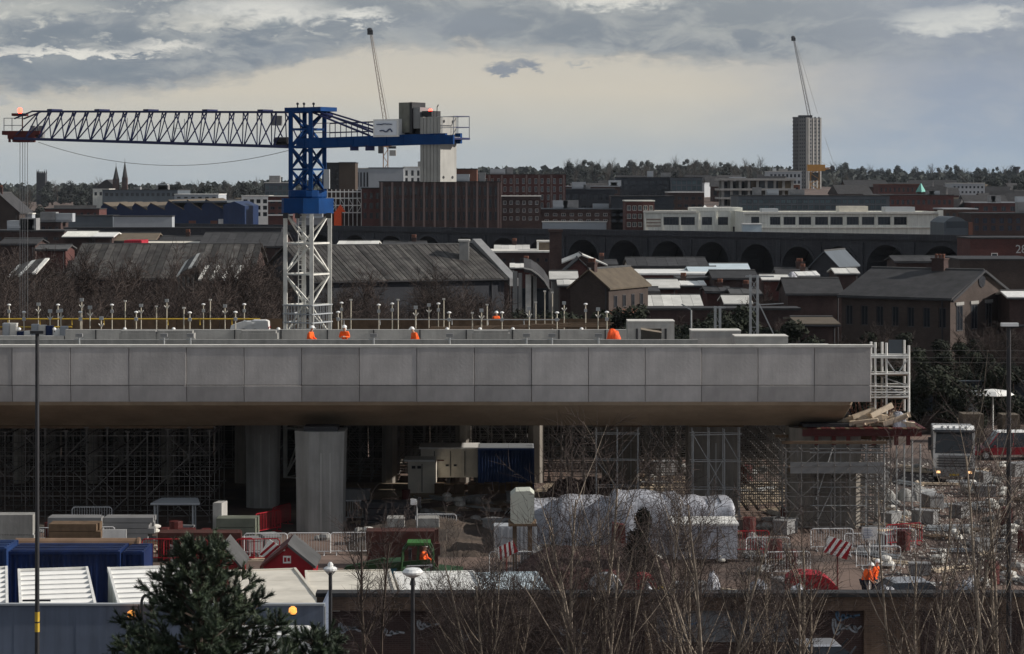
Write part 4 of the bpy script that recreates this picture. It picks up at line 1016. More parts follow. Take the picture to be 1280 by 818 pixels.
def block(name, label, px0, px1, yt, D, wall, nx=0, nz=0, yb=None, wf=.5, hf=.6, dep=14, yaw=0., frame=None, glass=None, bars=1, cat='building', roofm=None, parap=.5, sidewin=0, group=None, units=0, margin=.02, band=None, piers=0):
    x0, x1 = X(px0,D), X(px1,D); W = (x1-x0)/math.cos(yaw); g = min(zt(x0,D), zt(x1,D))-.6; top = Z(yt,D)
    t = thing(name, label, cat, (x0, D, g), group); Ht = top-g
    b = MB(); cells = []
    frame = frame or M['framed']; glass = glass or M['glass']
    if nx:
        zl = (Z(yb,D) if yb else g+.8)-g; ch = (Ht-parap-zl)/nz; mw = W*margin; cw = (W-2*mw)/nx
        ww, wh = cw*wf, ch*hf
        for j in range(nz):
            for i in range(nx):
                cx = mw+cw*(i+.5); za = zl+ch*j+ch*(1-hf)*.5
                cells.append((cx-ww/2, cx+ww/2, za, za+wh))
    facade(b, W, 0, Ht, cells)
    b.quad((W,0,0),(W,dep,0),(W,dep,Ht),(W,0,Ht)); b.quad((0,dep,0),(0,0,0),(0,0,Ht),(0,dep,Ht)); b.quad((W,dep,0),(0,dep,0),(0,dep,Ht),(W,dep,Ht))
    b.quad((0,.3,Ht-.35),(W,.3,Ht-.35),(W,dep,Ht-.35),(0,dep,Ht-.35))
    me = b.mesh('wall', wall); place(me, 'wall', t, (0,0,0), yaw)
    if nx:
        wm = window_mesh(ww, wh, frame, glass, bars); c_, s_ = math.cos(yaw), math.sin(yaw)
        for c in cells:
            cx = (c[0]+c[1])/2; place(wm, 'window', t, (cx*c_-.12*s_, cx*s_+.12*c_, c[2]), yaw)
    b = MB(); b.box(-.12,W+.12,-.12,dep+.12,Ht,Ht+.22); place(b.mesh('parapet_cap', roofm or M['coping']), 'parapet_cap', t, (0,0,0), yaw)
    if band:
        for zf, m in band:
            b = MB(); b.box(-.03,W+.03,-.1,-.002,Ht*zf,Ht*zf+.35); place(b.mesh('string_band', m), 'string_band', t, (0,0,0), yaw)
    if piers:
        b = MB(); b.box(0,.42,-.16,-.003,0,Ht-.02); pm = b.mesh('brick_pier', M['pale_pier'])
        for i in range(piers+1): q = W*(margin+(1-2*margin)*i/piers)-.21; place(pm,'brick_pier',t,(q*math.cos(yaw),q*math.sin(yaw),0),yaw)
    r = random.Random(int(px0*7+D))
    for i in range(units):
        w = r.uniform(1.5,4); b = MB(); xx = r.uniform(.1,.85)*W; b.box(xx,xx+w,2,5,Ht+.2,Ht+r.uniform(1,2.2)); b.box(xx+.2,xx+w-.2,1.9,2.0,Ht+.5,Ht+.9); place(b.mesh('roof_plant', M['lightgrey'] if i%2 else M['grey']), 'roof_plant', t, (0,0,0), yaw)
    return t
def gable(name, label, px0, px1, y_ridge, y_eave, D, wall, roofm, dep=12, axis='y', yaw=0., win=None, chim=(), cat='house', over=.3, sheets=0, group=None, base=None, verge=False):
    """axis 'y': the gable end faces the camera; axis 'x': the roof slope faces the camera (ridge across)"""
    x0, x1 = X(px0,D), X(px1,D); W = (x1-x0)/math.cos(yaw); g = (min(zt(x0,D),zt(x1,D))-.5) if base is None else base
    ze = Z(y_eave,D)-g; zr = Z(y_ridge,D+(dep/2 if axis == 'x' else 0))-g
    t = thing(name, label, cat, (x0,D,g), group); b = MB(); cells = []
    if win:
        n, za, wh, wf, fr, rows = win; cw = W/n
        for j in range(rows):
            for i in range(n): cx = cw*(i+.5); z_ = ze*za+j*wh*1.5; cells.append((cx-cw*wf/2, cx+cw*wf/2, z_, z_+wh))
    facade(b, W, 0, ze, cells)
    b.quad((W,0,0),(W,dep,0),(W,dep,ze),(W,0,ze)); b.quad((0,dep,0),(0,0,0),(0,0,ze),(0,dep,ze)); b.quad((W,dep,0),(0,dep,0),(0,dep,ze),(W,dep,ze))
    if axis == 'y': b.add([(0,0,ze),(W,0,ze),(W/2,0,zr)], [(0,1,2)]); b.add([(W,dep,ze),(0,dep,ze),(W/2,dep,zr)], [(0,1,2)])
    else: b.add([(0,dep,ze),(0,0,ze),(0,dep/2,zr)], [(0,1,2)]); b.add([(W,0,ze),(W,dep,ze),(W,dep/2,zr)], [(0,1,2)])
    place(b.mesh('wall', wall), 'wall', t, (0,0,0), yaw)
    if cells:
        wm = window_mesh(cells[0][1]-cells[0][0], win[2], win[4], M['glass'], 1); c_, s_ = math.cos(yaw), math.sin(yaw)
        for c in cells: cx = (c[0]+c[1])/2; place(wm, 'window', t, (cx*c_-.12*s_, cx*s_+.12*c_, c[2]), yaw)
    th = .18
    slopes = []
    if axis == 'y':
        for s in (0,1):
            xe = -over if s == 0 else W+over; zz = ze-(zr-ze)*over/(W/2); slopes.append(((xe,-over,zz),(xe,dep+over,zz),(W/2,dep+over,zr),(W/2,-over,zr)))
    else:
        for s in (0,1):
            ye = -over if s == 0 else dep+over; zz = ze-(zr-ze)*over/(dep/2); slopes.append(((-over,ye,zz),(W+over,ye,zz),(W+over,dep/2,zr),(-over,dep/2,zr)))
    r = random.Random(int(px0*3+D))
    for k_, sl in enumerate(slopes):
        a, b_, c_, d_ = [Vector(q) for q in sl]; n = max(1, sheets) if (axis == 'x' and k_ == 0) or (axis == 'y' and sheets) else 1
        if n == 1:
            m_ = MB(); up = Vector((0,0,th)); m_.add([tuple(q+Vector((0,0,.01))) for q in (a,b_,c_,d_)]+[tuple(q+up) for q in (a,b_,c_,d_)], [(0,3,2,1),(4,5,6,7),(0,1,5,4),(1,2,6,5),(2,3,7,6),(3,0,4,7)])
            place(m_.mesh('roof', roofm), 'roof', t, (0,0,0), yaw)
        else:
            for i in range(n):
                f0, f1 = i/n, (i+1)/n-.003; off = Vector((0,0,r.uniform(0,.06))); up = Vector((0,0,th)); q4 = [a.lerp(b_,f0), a.lerp(b_,f1), d_.lerp(c_,f1), d_.lerp(c_,f0)]
                m_ = MB(); m_.add([tuple(q+off) for q in q4]+[tuple(q+off+up) for q in q4], [(0,3,2,1),(4,5,6,7),(0,1,5,4),(1,2,6,5),(2,3,7,6),(3,0,4,7)])
                place(m_.mesh('roof_sheet', roofm), 'roof_sheet', t, (0,0,0), yaw)
    if verge:
        m_ = MB(); m_.prism([(-.6,ze-.9),(dep/2,zr-.3),(dep+.6,ze-.9),(dep+.6,ze),(dep/2,zr+.8),(-.6,ze)],(W+.45,0,0),(0,1,0),(0,0,1),(1,0,0),1.1); place(m_.mesh('verge_coping',M['grey']),'verge_coping',t,(0,0,0),yaw)
    m_ = MB()
    if axis == 'x': m_.bar((-over,-over-.05,slopes[0][0][2]),(W+over,-over-.05,slopes[0][0][2]),.09,5); place(m_.mesh('gutter',M['dark']),'gutter',t,(0,0,0),yaw); m_ = MB(); m_.bar((-over,dep/2,zr+th),(W+over,dep/2,zr+th),.13,5)
    else: m_.bar((W/2,-over,zr+th),(W/2,dep+over,zr+th),.13,5)
    place(m_.mesh('ridge_tile',M['felt']),'ridge_tile',t,(0,0,0),yaw)
    m_ = MB(); m_.bar((W*.93,-.08,0),(W*.93,-.08,ze),.07,5); place(m_.mesh('drainpipe',M['dark']),'drainpipe',t,(0,0,0),yaw)
    c2, s2 = math.cos(yaw), math.sin(yaw)
    for fx, fy, w_, hh in chim:
        m_ = MB(); cx, cy = W*fx, dep*fy; zb_ = (zr-.8) ; m_.box(cx-w_/2,cx+w_/2,cy-w_/2.6,cy+w_/2.6,zb_,zr+hh); m_.box(cx-w_/2-.08,cx+w_/2+.08,cy-w_/2.6-.08,cy+w_/2.6+.08,zr+hh,zr+hh+.15)
        ch = place(m_.mesh('chimney', M['brickd']), 'chimney', t, (0,0,0), yaw)
        m_ = MB()
        for i in (-1,0,1): m_.lathe([(.13,0),(.16,.35),(.12,.4)], (cx+i*w_/3.4,cy,zr+hh+.15), 8)
        o = place(m_.mesh('chimney_pot', M['bricko']), 'chimney_pot', ch, (0,0,0))
    return t

def old_viaduct():
    a, e = P(1310,290,390), P(296,288,520); a.z = e.z = 0; d = (e-a); L = d.length; d.normalize(); n = Vector((0,0,1)).cross(d); n = n if n.y < 0 else -n
    t = thing('railway_viaduct', 'long dark brick railway viaduct with a row of round arches across the middle distance', 'viaduct', a)
    zt_ = 10.0
    def s_of(px):
        k = (px-CX)/F; return (k*a.y-a.x)/(d.x-k*d.y)
    cen = [1302,1240,1177,1108,1049,998,946,890,835,781,729,679,630,582,535,489,444,400,357,315]
    ss = [s_of(c) for c in cen]; dep = 7.5; b = MB(); inner = MB()
    def pt(s, y, z): q = a+d*s-n*y; return (q.x,q.y,z)
    prev = -3.0; spring = 4.2
    for i, s in enumerate(ss):
        pitch = (ss[min(i+1,len(ss)-1)]-ss[max(i-1,0)])/(2 if 0 < i < len(ss)-1 else 1); hw = pitch*.385; rise = min(4.1, hw*1.05)
        arc = [(s-hw*math.cos(math.pi*k/12), spring+rise*math.sin(math.pi*k/12)) for k in range(13)]
        b.quad(pt(prev,0,-1),pt(s-hw,0,-1),pt(s-hw,0,spring),pt(prev,0,spring)); b.quad(pt(prev,0,spring),pt(s-hw,0,spring),pt(s-hw,0,zt_),pt(prev,0,zt_))
        for (s0,z0_),(s1,z1_) in zip(arc,arc[1:]):
            b.quad(pt(s0,0,z0_),pt(s1,0,z1_),pt(s1,0,zt_),pt(s0,0,zt_)); b.quad(pt(s0,0,z0_),pt(s0,dep,z0_),pt(s1,dep,z1_),pt(s1,0,z1_))
        for sd_ in (s-hw, s+hw): b.quad(pt(sd_,0,-1),pt(sd_,dep,-1),pt(sd_,dep,spring),pt(sd_,0,spring))
        rb = MB()
        for (s0,z0_),(s1,z1_) in zip(arc,arc[1:]):
            o0 = (s+(s0-s)*1.13, spring+(z0_-spring)*1.13); o1 = (s+(s1-s)*1.13, spring+(z1_-spring)*1.13)
            rb.add([pt(s0,-.12,z0_),pt(s1,-.12,z1_),pt(o1[0],-.12,o1[1]),pt(o0[0],-.12,o0[1]),pt(s0,.05,z0_),pt(s1,.05,z1_),pt(o1[0],.05,o1[1]),pt(o0[0],.05,o0[1])], [(0,1,2,3),(0,4,5,1),(2,6,7,3),(1,5,6,2),(3,7,4,0)])
        rb.build('arch_ring', M['brickv'], t)
        ib = MB(); ib.quad(pt(s-hw,dep-.6,-1),pt(s+hw,dep-.6,-1),pt(s+hw,dep-.6,spring+rise),pt(s-hw,dep-.6,spring+rise)); ib.build('arch_shade_sheet', M['void'], t)  # near black sheet standing in for the shade inside the arch
        pb = MB(); sp = s-hw-(pitch-2*hw)*.5; pb.add([pt(sp-.5,-.3,-1),pt(sp+.5,-.3,-1),pt(sp+.5,-.3,zt_-1.3),pt(sp-.5,-.3,zt_-1.3),pt(sp-.5,.02,-1),pt(sp+.5,.02,-1),pt(sp+.5,.02,zt_-1.3),pt(sp-.5,.02,zt_-1.3)], [(0,1,2,3),(0,4,5,1),(1,5,6,2),(2,6,7,3),(3,7,4,0)]); pb.build('pilaster', M['brickv'], t)
        prev = s+hw
    b.quad(pt(prev,0,-1),pt(L+30,0,-1),pt(L+30,0,zt_),pt(prev,0,zt_)); b.quad(pt(-3,0,zt_-.9),pt(L+30,0,zt_-.9),pt(L+30,dep,zt_-.9),pt(-3,dep,zt_-.9)); b.quad(pt(-3,dep,-1),pt(L+30,dep,-1),pt(L+30,dep,zt_),pt(-3,dep,zt_))
    b.build('wall', M['brickv'], t)
    c = MB(); c.add([pt(-3,-.3,zt_-.9),pt(L+30,-.3,zt_-.9),pt(L+30,-.3,zt_+.15),pt(-3,-.3,zt_+.15),pt(-3,.4,zt_-.9),pt(L+30,.4,zt_-.9),pt(L+30,.4,zt_+.15),pt(-3,.4,zt_+.15)], [(0,1,2,3),(3,2,6,7),(0,4,5,1),(4,7,6,5)]); c.build('parapet', M['brickv'], t)
old_viaduct()

# --- far skyline, left to right
def far_left():
    D = 1500; t = thing('church_tower', 'square grey church tower with corner pinnacles on the far left skyline', 'church tower', (X(51,D), D, zt(X(51,D),D))); g = zt(X(51,D),D)
    b = MB(); x0,x1 = X(45.5,D), X(56.5,D); b.box(x0,x1,D,D+6,g,Z(216.5,D)); b.build('tower', M['brickv'], t)
    for x in (x0+.3,x1-.3):
        for y in (D+.3,D+5.7): b = MB(); b.bar((x,y,Z(217,D)),(x,y,Z(211.5,D)),.5,4,.05); b.build('pinnacle', M['brickv'], t)
    for i in range(5): b = MB(); xx = x0+(x1-x0)*(i+.5)/5; b.box(xx-.35,xx+.35,D+.01,D+.5,Z(216.6,D),Z(214.6,D)); b.build('battlement', M['brickb'], t)
    b = MB(); b.bar((X(51,D),D+3,Z(215,D)),(X(51,D),D+3,Z(206,D)),.09,4); b.build('flagpole', M['coping'], t)
    for py in (222,231): b = MB(); b.box(X(49.7,D),X(52.3,D),D-.05,D+.1,Z(py+3,D),Z(py-2,D)); b.build('louvre', M['dark'], t)
    D = 1300; g = zt(X(140,D),D); t = thing('church', 'dark church with two pointed spires on the left skyline', 'church', (X(145,D),D,g))
    for px,hw,ye,ytip in ((144.5,3.6,224,207.5),(155.5,3.2,222,202)):
        b = MB(); b.box(X(px-hw,D),X(px+hw,D),D,D+3.2,g,Z(ye,D)); tw = b.build('tower', M['brickd'], t)
        b = MB(); b.lathe([((X(px+hw,D)-X(px,D))*1.05,0),(.12,Z(ytip,D)-Z(ye,D))], (X(px,D),D+1.6,Z(ye,D)), 8); b.build('spire', M['slate'], t)
        b = MB(); b.bar((X(px,D),D+1.6,Z(ytip,D)-.5),(X(px,D),D+1.6,Z(ytip-4,D)),.1,4); b.build('finial', M['dark'], t)
        b = MB(); b.box(X(px-1,D),X(px+1,D),D-.06,D+.1,Z(ye+6,D),Z(ye+2,D)); b.build('belfry_opening', M['dark'], tw)
    b = MB(); b.prism([(X(112,D)-X(145,D),Z(240,D)-g),(X(140,D)-X(145,D),Z(240,D)-g),(X(140,D)-X(145,D),Z(231,D)-g),(X(133,D)-X(145,D),Z(224.5,D)-g),(X(129,D)-X(145,D),Z(226,D)-g)], (X(145,D),D+2,g), (1,0,0),(0,0,1),(0,1,0),20); b.build('nave', M['slate'], t)
far_left()
block('long_factory','long low grey factory roof line below the twin spires',128,222,238,760,M['midclad'],14,1,yb=247,wf=.6,hf=.6,dep=30,units=3,roofm=M['slate'])
block('white_roofed_shed','low shed with a bright white roof edge left of the white flats',218,273,243.5,720,M['lightgrey'],6,1,yb=249,dep=20,roofm=M['whitemetal'])
block('pale_villa','small pale block on the slope left of the long factory',116,136,237,780,M['cream'],3,1,yb=246,dep=12)
def saw_factory():
    D = 560; g = zt(X(200,D),D)-.5; t = thing('saw_tooth_factory','dark blue factory with saw tooth roof and grey brown slopes','factory',(X(122,D),D,g))
    teeth = [126,146,165,184,206,230,252,281]; x = [X(p,D) for p in teeth]
    for i in range(len(x)-1):
        w = x[i+1]-x[i]; zb_, zp = Z(263,D)-g, Z(254.5-(.8*i if i>3 else 0),D)-g
        b = MB(); b.prism([(0,0),(w,0),(w,zb_),(w*.18,zp),(0,zb_+.8)], (x[i],D,g),(1,0,0),(0,0,1),(0,1,0),34); b.build('wall', M['bluefac'], t)
        b = MB(); b.prism([(w*.17,zp+.02),(w+.1,zb_+.02),(w+.1,zb_+.22),(w*.17,zp+.24)], (x[i],D-.25,g),(1,0,0),(0,0,1),(0,1,0),34.5); b.build('roof_slope', M['rooftile'], t)
    b = MB(); b.prism([(0,0),(X(307,D)-X(280,D),0),(X(307,D)-X(280,D),Z(258,D)-g),((X(307,D)-X(280,D))*.5,Z(252,D)-g),(0,Z(256,D)-g)], (X(280,D),D-1.5,g),(1,0,0),(0,0,1),(0,1,0),30); b.build('end_bay', M['bluefac'], t)
    for px0,px1,py in ((236,245,276),(263,272,276),(273,279,274)): b = MB(); b.box(X(px0,D),X(px1,D),D-.08,D-.01,g,Z(py,D)); b.build('shutter_door', M['bricko'] if px0<273 else M['white'], t)
    b = MB(); b.box(X(215,D),X(284,D),D-.3,D+30,Z(254,D)+.1,Z(252.6,D)+.2); b.build('ridge_capping', M['midclad'], t)
saw_factory()
block('panel_shed','plain grey sheet fence wall below the blue factory',75,141,270.5,530,M['midclad'],0,0,dep=8,roofm=M['slate'])
block('hoarding_wall','pale boarded wall with a dark figure painted on it below the blue factory',142,215,271,525,M['lightgrey'],0,0,dep=4,roofm=M['slate'])
block('brick_terrace','low red brick terrace left of the grey sheet wall',56,124,262,545,M['brickr'],8,1,yb=271,dep=10,roofm=M['slate'],wf=.4)
gable('cottage','brown gabled end house at the left picture edge',-30,24,242,266,450,M['brickb'],M['slate'],dep=12,chim=((.5,.2,.9,1.0),))
block('low_terrace','row of small dark shops behind the brown gabled house',24,76,279,470,M['brickd'],6,1,yb=288,dep=8,roofm=M['slate'],units=2)
block('pale_panel_wall','small pale grey wall beside the brown gabled house',25,40,268,456,M['lightgrey'],dep=3)
block('white_flats','white flats with dark blue windows left of the crane mast',302,336,245.5,650,M['white'],4,3,yb=272,wf=.62,hf=.62,frame=M['framed'],dep=12)
block('glass_office','low grey glass office above the white flats',331,364,229,700,M['midclad'],6,2,yb=246,wf=.8,hf=.7,glass=M['glassteal'],dep=14,units=1)
block('striped_block','dark red block with white floor bands left of the crane mast',335,366,246,600,M['brickr'],3,3,yb=272,wf=.6,hf=.5,dep=10,band=((.35,M['white']),(.62,M['white']),(.9,M['white'])))
block('corten_tower','brown clad tower block right of the blue crane head',424,444,204,560,M['browncl'],0,0,dep=10,roofm=M['dark'])
block('dark_tower','near black tower block tucked behind the brown clad tower',406,424.5,204.5,566,M['dark'],3,5,yb=240,wf=.5,hf=.5,dep=9,roofm=M['dark'])
block('white_block','white modern block with dark slot windows behind the crane ballast',504,527,209.5,622,M['white'],3,3,yb=240,wf=.42,hf=.72,dep=14,units=1)
block('blank_white_gable','blank pale grey gable of the white modern block',461,504.5,210.5,620,M['lightgrey'],0,0,dep=14,roofm=M['midclad'])
block('slotted_block','pale block with tall slot windows left of the blank grey gable',445,461.5,211,624,M['lightgrey'],4,1,yb=236,wf=.45,hf=.8,dep=14)
def scaffold_front():
    D = 532; g = zt(X(425,D),D); t = thing('scaffolded_building','building wrapped in white scaffold just right of the crane mast','building',(X(400,D),D,g))
    b = MB(); b.box(X(404,D),X(452,D),D+1.5,D+12,g,Z(238,D)); b.build('wall', M['brickd'], t)
    b = MB()
    for i in range(10): x = X(404+5.3*i,D); b.bar((x,D,g),(x,D,Z(237,D)),.12,4)
    b.build('standard', M['whitemetal'], t)
    for py in (240,248,257,266): b = MB(); b.box(X(402,D),X(454,D),D-.1,D+.9,Z(py,D)-.12,Z(py,D)+.12); b.build('lift', M['whitemetal'], t)
    b = MB()
    for i in range(0,9,2): b.bar((X(404+5.3*i,D),D,Z(266,D)),(X(409.3+5.3*i,D),D,Z(257,D)),.09,4); b.bar((X(409.3+5.3*i,D),D,Z(257,D)),(X(404+5.3*i,D),D,Z(248,D)),.09,4)
    b.build('brace', M['whitemetal'], t)
    b = MB(); b.box(X(420,D),X(429,D),D-6,D-3,g,Z(265,D)); b.prism([(0,0),(2.2,0),(1.1,1.6)],(X(421,D),D-6,Z(265,D)),(1,0,0),(0,0,1),(0,1,0),3); tag(b.build('orange_hut', M['orangetarp'], None, loc=(X(424,D),D-6,g)),'small orange hut at the foot of the white scaffold','hut')
scaffold_front()
block('brick_mill','long dark brick block of many bays with pale vertical piers below the ballast',474,626,228,520,M['brickd'],22,3,yb=278,wf=.45,hf=.7,dep=18,frame=M['framed'],units=3,roofm=M['slate'],piers=11)
block('brick_wing','lower dark brick wing left of the long many bayed block',452,476,236,524,M['brickr'],3,3,yb=276,wf=.5,hf=.6,dep=14,roofm=M['slate'])
block('plain_brick_block','plain orange brown brick block rising right of the ballast',568,596,212,560,M['bricko'],0,0,dep=14,roofm=M['slate'])
block('brick_apartments','dark red brick apartments with tall narrow windows centre left skyline',594,707,219,575,M['brickr'],14,4,yb=262,wf=.42,hf=.68,dep=20,roofm=M['brickd'],units=2,frame=M['frame'],piers=7)
block('lower_brick_wing','brown brick wing with white balconies below the red apartments',626,676,246,545,M['brickd'],6,3,yb=278,wf=.5,hf=.5,dep=12,frame=M['white'])
block('dark_long_office','long low dark office with a pale roof edge in the centre',640,768,237,600,M['darkclad'],12,2,yb=268,wf=.7,hf=.55,dep=20,roofm=M['midclad'],units=3)
block('flat_roof_block','flat dark block with light roof edge below the wooded ridge',706,775,233.5,680,M['brickd'],8,1,yb=244,wf=.6,dep=20,roofm=M['lightgrey'],units=2)
block('dark_glass_block','dark blue glass block under the wooded ridge',769,838,222.5,700,M['darkclad'],8,3,yb=246,wf=.8,hf=.75,dep=20,roofm=M['dark'],units=2)
block('grey_glass_block','lighter grey glass block beside the dark blue glass block',838.5,878,222.5,696,M['midclad'],6,3,yb=246,wf=.8,hf=.75,dep=18,roofm=M['dark'],glass=M['glassteal'])
block('terrace_block','dark stepped block below the lighter grey glass block',836,880,241,600,M['brickd'],5,2,yb=262,wf=.6,hf=.45,dep=14,roofm=M['white'])
block('red_shop','red fronted block with scaffold left of the cream building',782,818,252,480,M['brickr'],5,3,yb=286,wf=.7,hf=.6,dep=12,roofm=M['cream'],frame=M['cream'])
block('dark_infill','dark windowless block behind the red fronted block',764,842,246,560,M['darkclad'],0,0,dep=12,roofm=M['slate'])
block('construction_yard','dark site buildings behind the pale boundary wall in the centre',676,785,262,560,M['brickd'],10,2,yb=280,wf=.5,hf=.5,dep=12,roofm=M['midclad'],frame=M['frame'],units=4)
block('boundary_wall','long pale boundary wall above the railway viaduct',678,758,278,485,M['lightgrey'],0,0,dep=1.2,roofm=M['coping'],cat='wall')
def frame_building():
    D = 650; g = zt(X(950,D),D); x0,x1 = X(902,D),X(992,D); t = thing('unfinished_building','unfinished concrete frame building of open floors left of the tower block','building',(x0,D,g))
    for py in (224.5,237,248,259): b = MB(); b.box(x0-.5,x1+.5,D-.6,D+16,Z(py,D)-.28,Z(py,D)+.28); b.build('floor_slab', M['concrete'], t)
    for i in range(9):
        for y in (D,D+8): b = MB(); xx = x0+(x1-x0-.7)*i/8; b.box(xx,xx+.7,y,y+.7,g,Z(224.5,D)-.29); b.build('column', M['pierc'], t)
    for i,(a,c,py0,py1) in enumerate(((0,2,237,248),(3,4,225,237),(4,6,225,237),(5,8,237,248),(2,3,248,259),(6,8,225,237))):
        b = MB(); xx = x0+(x1-x0)*a/8; b.box(xx+.8,x0+(x1-x0)*c/8-.1,D+.9+.05*i,D+1.1+.05*i,Z(py1,D)+.3,Z(py0,D)-.3); b.build('infill_panel', M['rooftile'] if i%2 else M['midclad'], t)
    b = MB(); b.box(x0+1,x1-1,D+12,D+13,g,Z(225,D)-.4); b.build('core_wall', M['darkclad'], t)
    b = MB(); b.box(X(915,D),X(934,D),D+4,D+9,Z(224,D)+.3,Z(221.5,D)); b.build('roof_plant', M['lightgrey'], t)
frame_building()
block('low_grey_block','low pale grey block at the foot of the tower block',961,1002,214.5,1100,M['lightgrey'],8,2,yb=232,wf=.6,hf=.5,dep=18,units=2)
block('small_red_block','small red block below the tower block',972,1000,231,800,M['bricko'],4,1,yb=240,dep=12)
def tower():
    D = 1400; yaw = R(-38); g = zt(X(1011,D),D); t = thing('tower_block','tall grey concrete tower block with ribbed left face on the right skyline','tower block',(X(1011,D),D,g))
    # two visible faces meeting at column 1009
    xl,xc,xr = X(993.5,D),X(1008,D),X(1028.5,D); top = Z(147,D); dl,dr = 9,6
    poly = [(xl,D+dl),(xc,D),(xr,D+dr),(xl+(xr-xc),D+dl+dr)]
    b = MB(); b.add([(x,y,g) for x,y in poly]+[(x,y,top) for x,y in poly], [(0,1,5,4),(1,2,6,5),(2,3,7,6),(3,0,4,7),(4,5,6,7)]); b.build('wall', mat('tower_concrete', (.15,.15,.148), .85, .15, .12, streak=.12), t)
    lvl = [146+4.6*i for i in range(20)]
    sm = mat('tower_balcony', (.10,.10,.10), .85, .2, .2)
    for py in lvl:
        b = MB(); z = Z(py,D); a,c = Vector((xl,D+dl,z)),Vector((xc,D,z)); dv = (c-a); nn = Vector((dv.y,-dv.x,0)).normalized(); nn = nn if nn.y<0 else -nn
        b.fbox(a+dv*.04-nn*.1, dv.normalized(), nn, (0,0,-1), dv.length*.34, .9, 1.1); b.build('balcony', sm, t)
        for f in (.5,.66,.82):
            b = MB(); q = a+dv*f; b.fbox(q+nn*.02, dv.normalized(), nn, (0,0,-1), dv.length*.09, .03, 1.0); b.build('window', M['glass'], t)
    a,c = Vector((xc,D,g)),Vector((xr,D+dr,g)); dv = c-a; nn = Vector((dv.y,-dv.x,0)).normalized(); nn = nn if nn.y<0 else -nn
    for f in (.12,.42,.66,.90):
        b = MB(); q = a+dv*f+nn*.0; b.fbox(q, dv.normalized(), nn, (0,0,1), dv.length*.05, .35, top-g-.5); b.build('rib', M['concrete'], t)
    for py in lvl:
        for f in (.24,.53,.78):
            b = MB(); q = a+dv*f+nn*.01; q.z = Z(py,D); b.fbox(q, dv.normalized(), nn, (0,0,-1), dv.length*.09, .03, .9); b.build('window', M['glass'], t)
    b = MB(); b.box(xl+3,xc+4,D+4,D+10,top,Z(144,D)); b.build('roof_housing', M['dark'], t)
tower()
block('long_glass_block','long teal glass block between the tower and the cream building',923,1112,245.5,520,M['midclad'],26,2,yb=263,wf=.86,hf=.72,dep=18,glass=M['glassteal'],roofm=M['slate'],units=3)
def cream_left():
    D = 475; g = zt(X(860,D),D); t = thing('cream_building','cream rendered works building with four wide windows above the viaduct','building',(X(805,D),D,g)); x0 = X(806,D); W = X(926,D)-x0; top = Z(264,D)-g
    cells = []; za,zb_ = Z(281.5,D)-g,Z(271.5,D)-g
    for a,c in ((829.5,848.5),(850.5,868.5),(877.5,890),(897.5,910)): cells.append((X(a,D)-x0,X(c,D)-x0,za,zb_))
    b = MB(); facade(b,W,0,top,cells,.35); b.quad((W,0,0),(W,18,0),(W,18,top),(W,0,top)); b.quad((0,18,0),(0,0,0),(0,0,top),(0,18,top)); b.quad((0,.4,top-.3),(W,.4,top-.3),(W,18,top-.3),(0,18,top-.3)); b.quad((W,18,0),(0,18,0),(0,18,top),(W,18,top))
    place(b.mesh('wall',M['cream']),'wall',t,(x0-t.location.x,0,0))
    for c in cells:
        w = window_mesh(c[1]-c[0],zb_-za,M['framed'],M['glass'],4); place(w,'window',t,((c[0]+c[1])/2+x0-t.location.x,.2,za))
    for a in (806,827,849.5,872,894,912,924):
        b = MB(); b.box(X(a,D),X(a+1.6,D),D-.25,D-.002,g,Z(265,D)); b.build('pilaster', M['cream'], t)
    b = MB(); b.box(X(804,D),X(870,D),D-.35,D+.1,Z(266,D),Z(263.6,D)); b.build('cornice', M['coping'], t)
    b = MB(); b.box(X(864,D),X(928,D),D-.1,D+9,Z(264,D),Z(259.5,D)); b.build('raised_bay', M['cream'], t)
    b = MB(); b.box(X(808,D),X(826,D),D-.04,D-.005,Z(284,D),Z(273,D)); b.build('beige_panel', M['beigemetal'], t)
    for py in (275,279,283): b = MB(); b.box(X(808,D),X(826,D),D-.09,D-.045,Z(py,D),Z(py-.8,D)); b.build('panel_rail', M['bricko'], t)
    b = MB(); b.box(X(916,D),X(920,D),D-.1,D-.01,g,Z(283.5,D)); b.build('door', M['dark'], t)
    for px in (882,895):
        b = MB(); b.add([(X(px-3,D),D+1,Z(261,D)),(X(px+4,D),D+1,Z(261,D)),(X(px+4,D),D+4,Z(261,D)),(X(px-3,D),D+4,Z(261,D)),(X(px,D),D+2,Z(256.5,D))],[(0,1,4),(1,2,4),(2,3,4),(3,0,4)]); b.build('roof_cowl', M['whitemetal'], t)
cream_left()
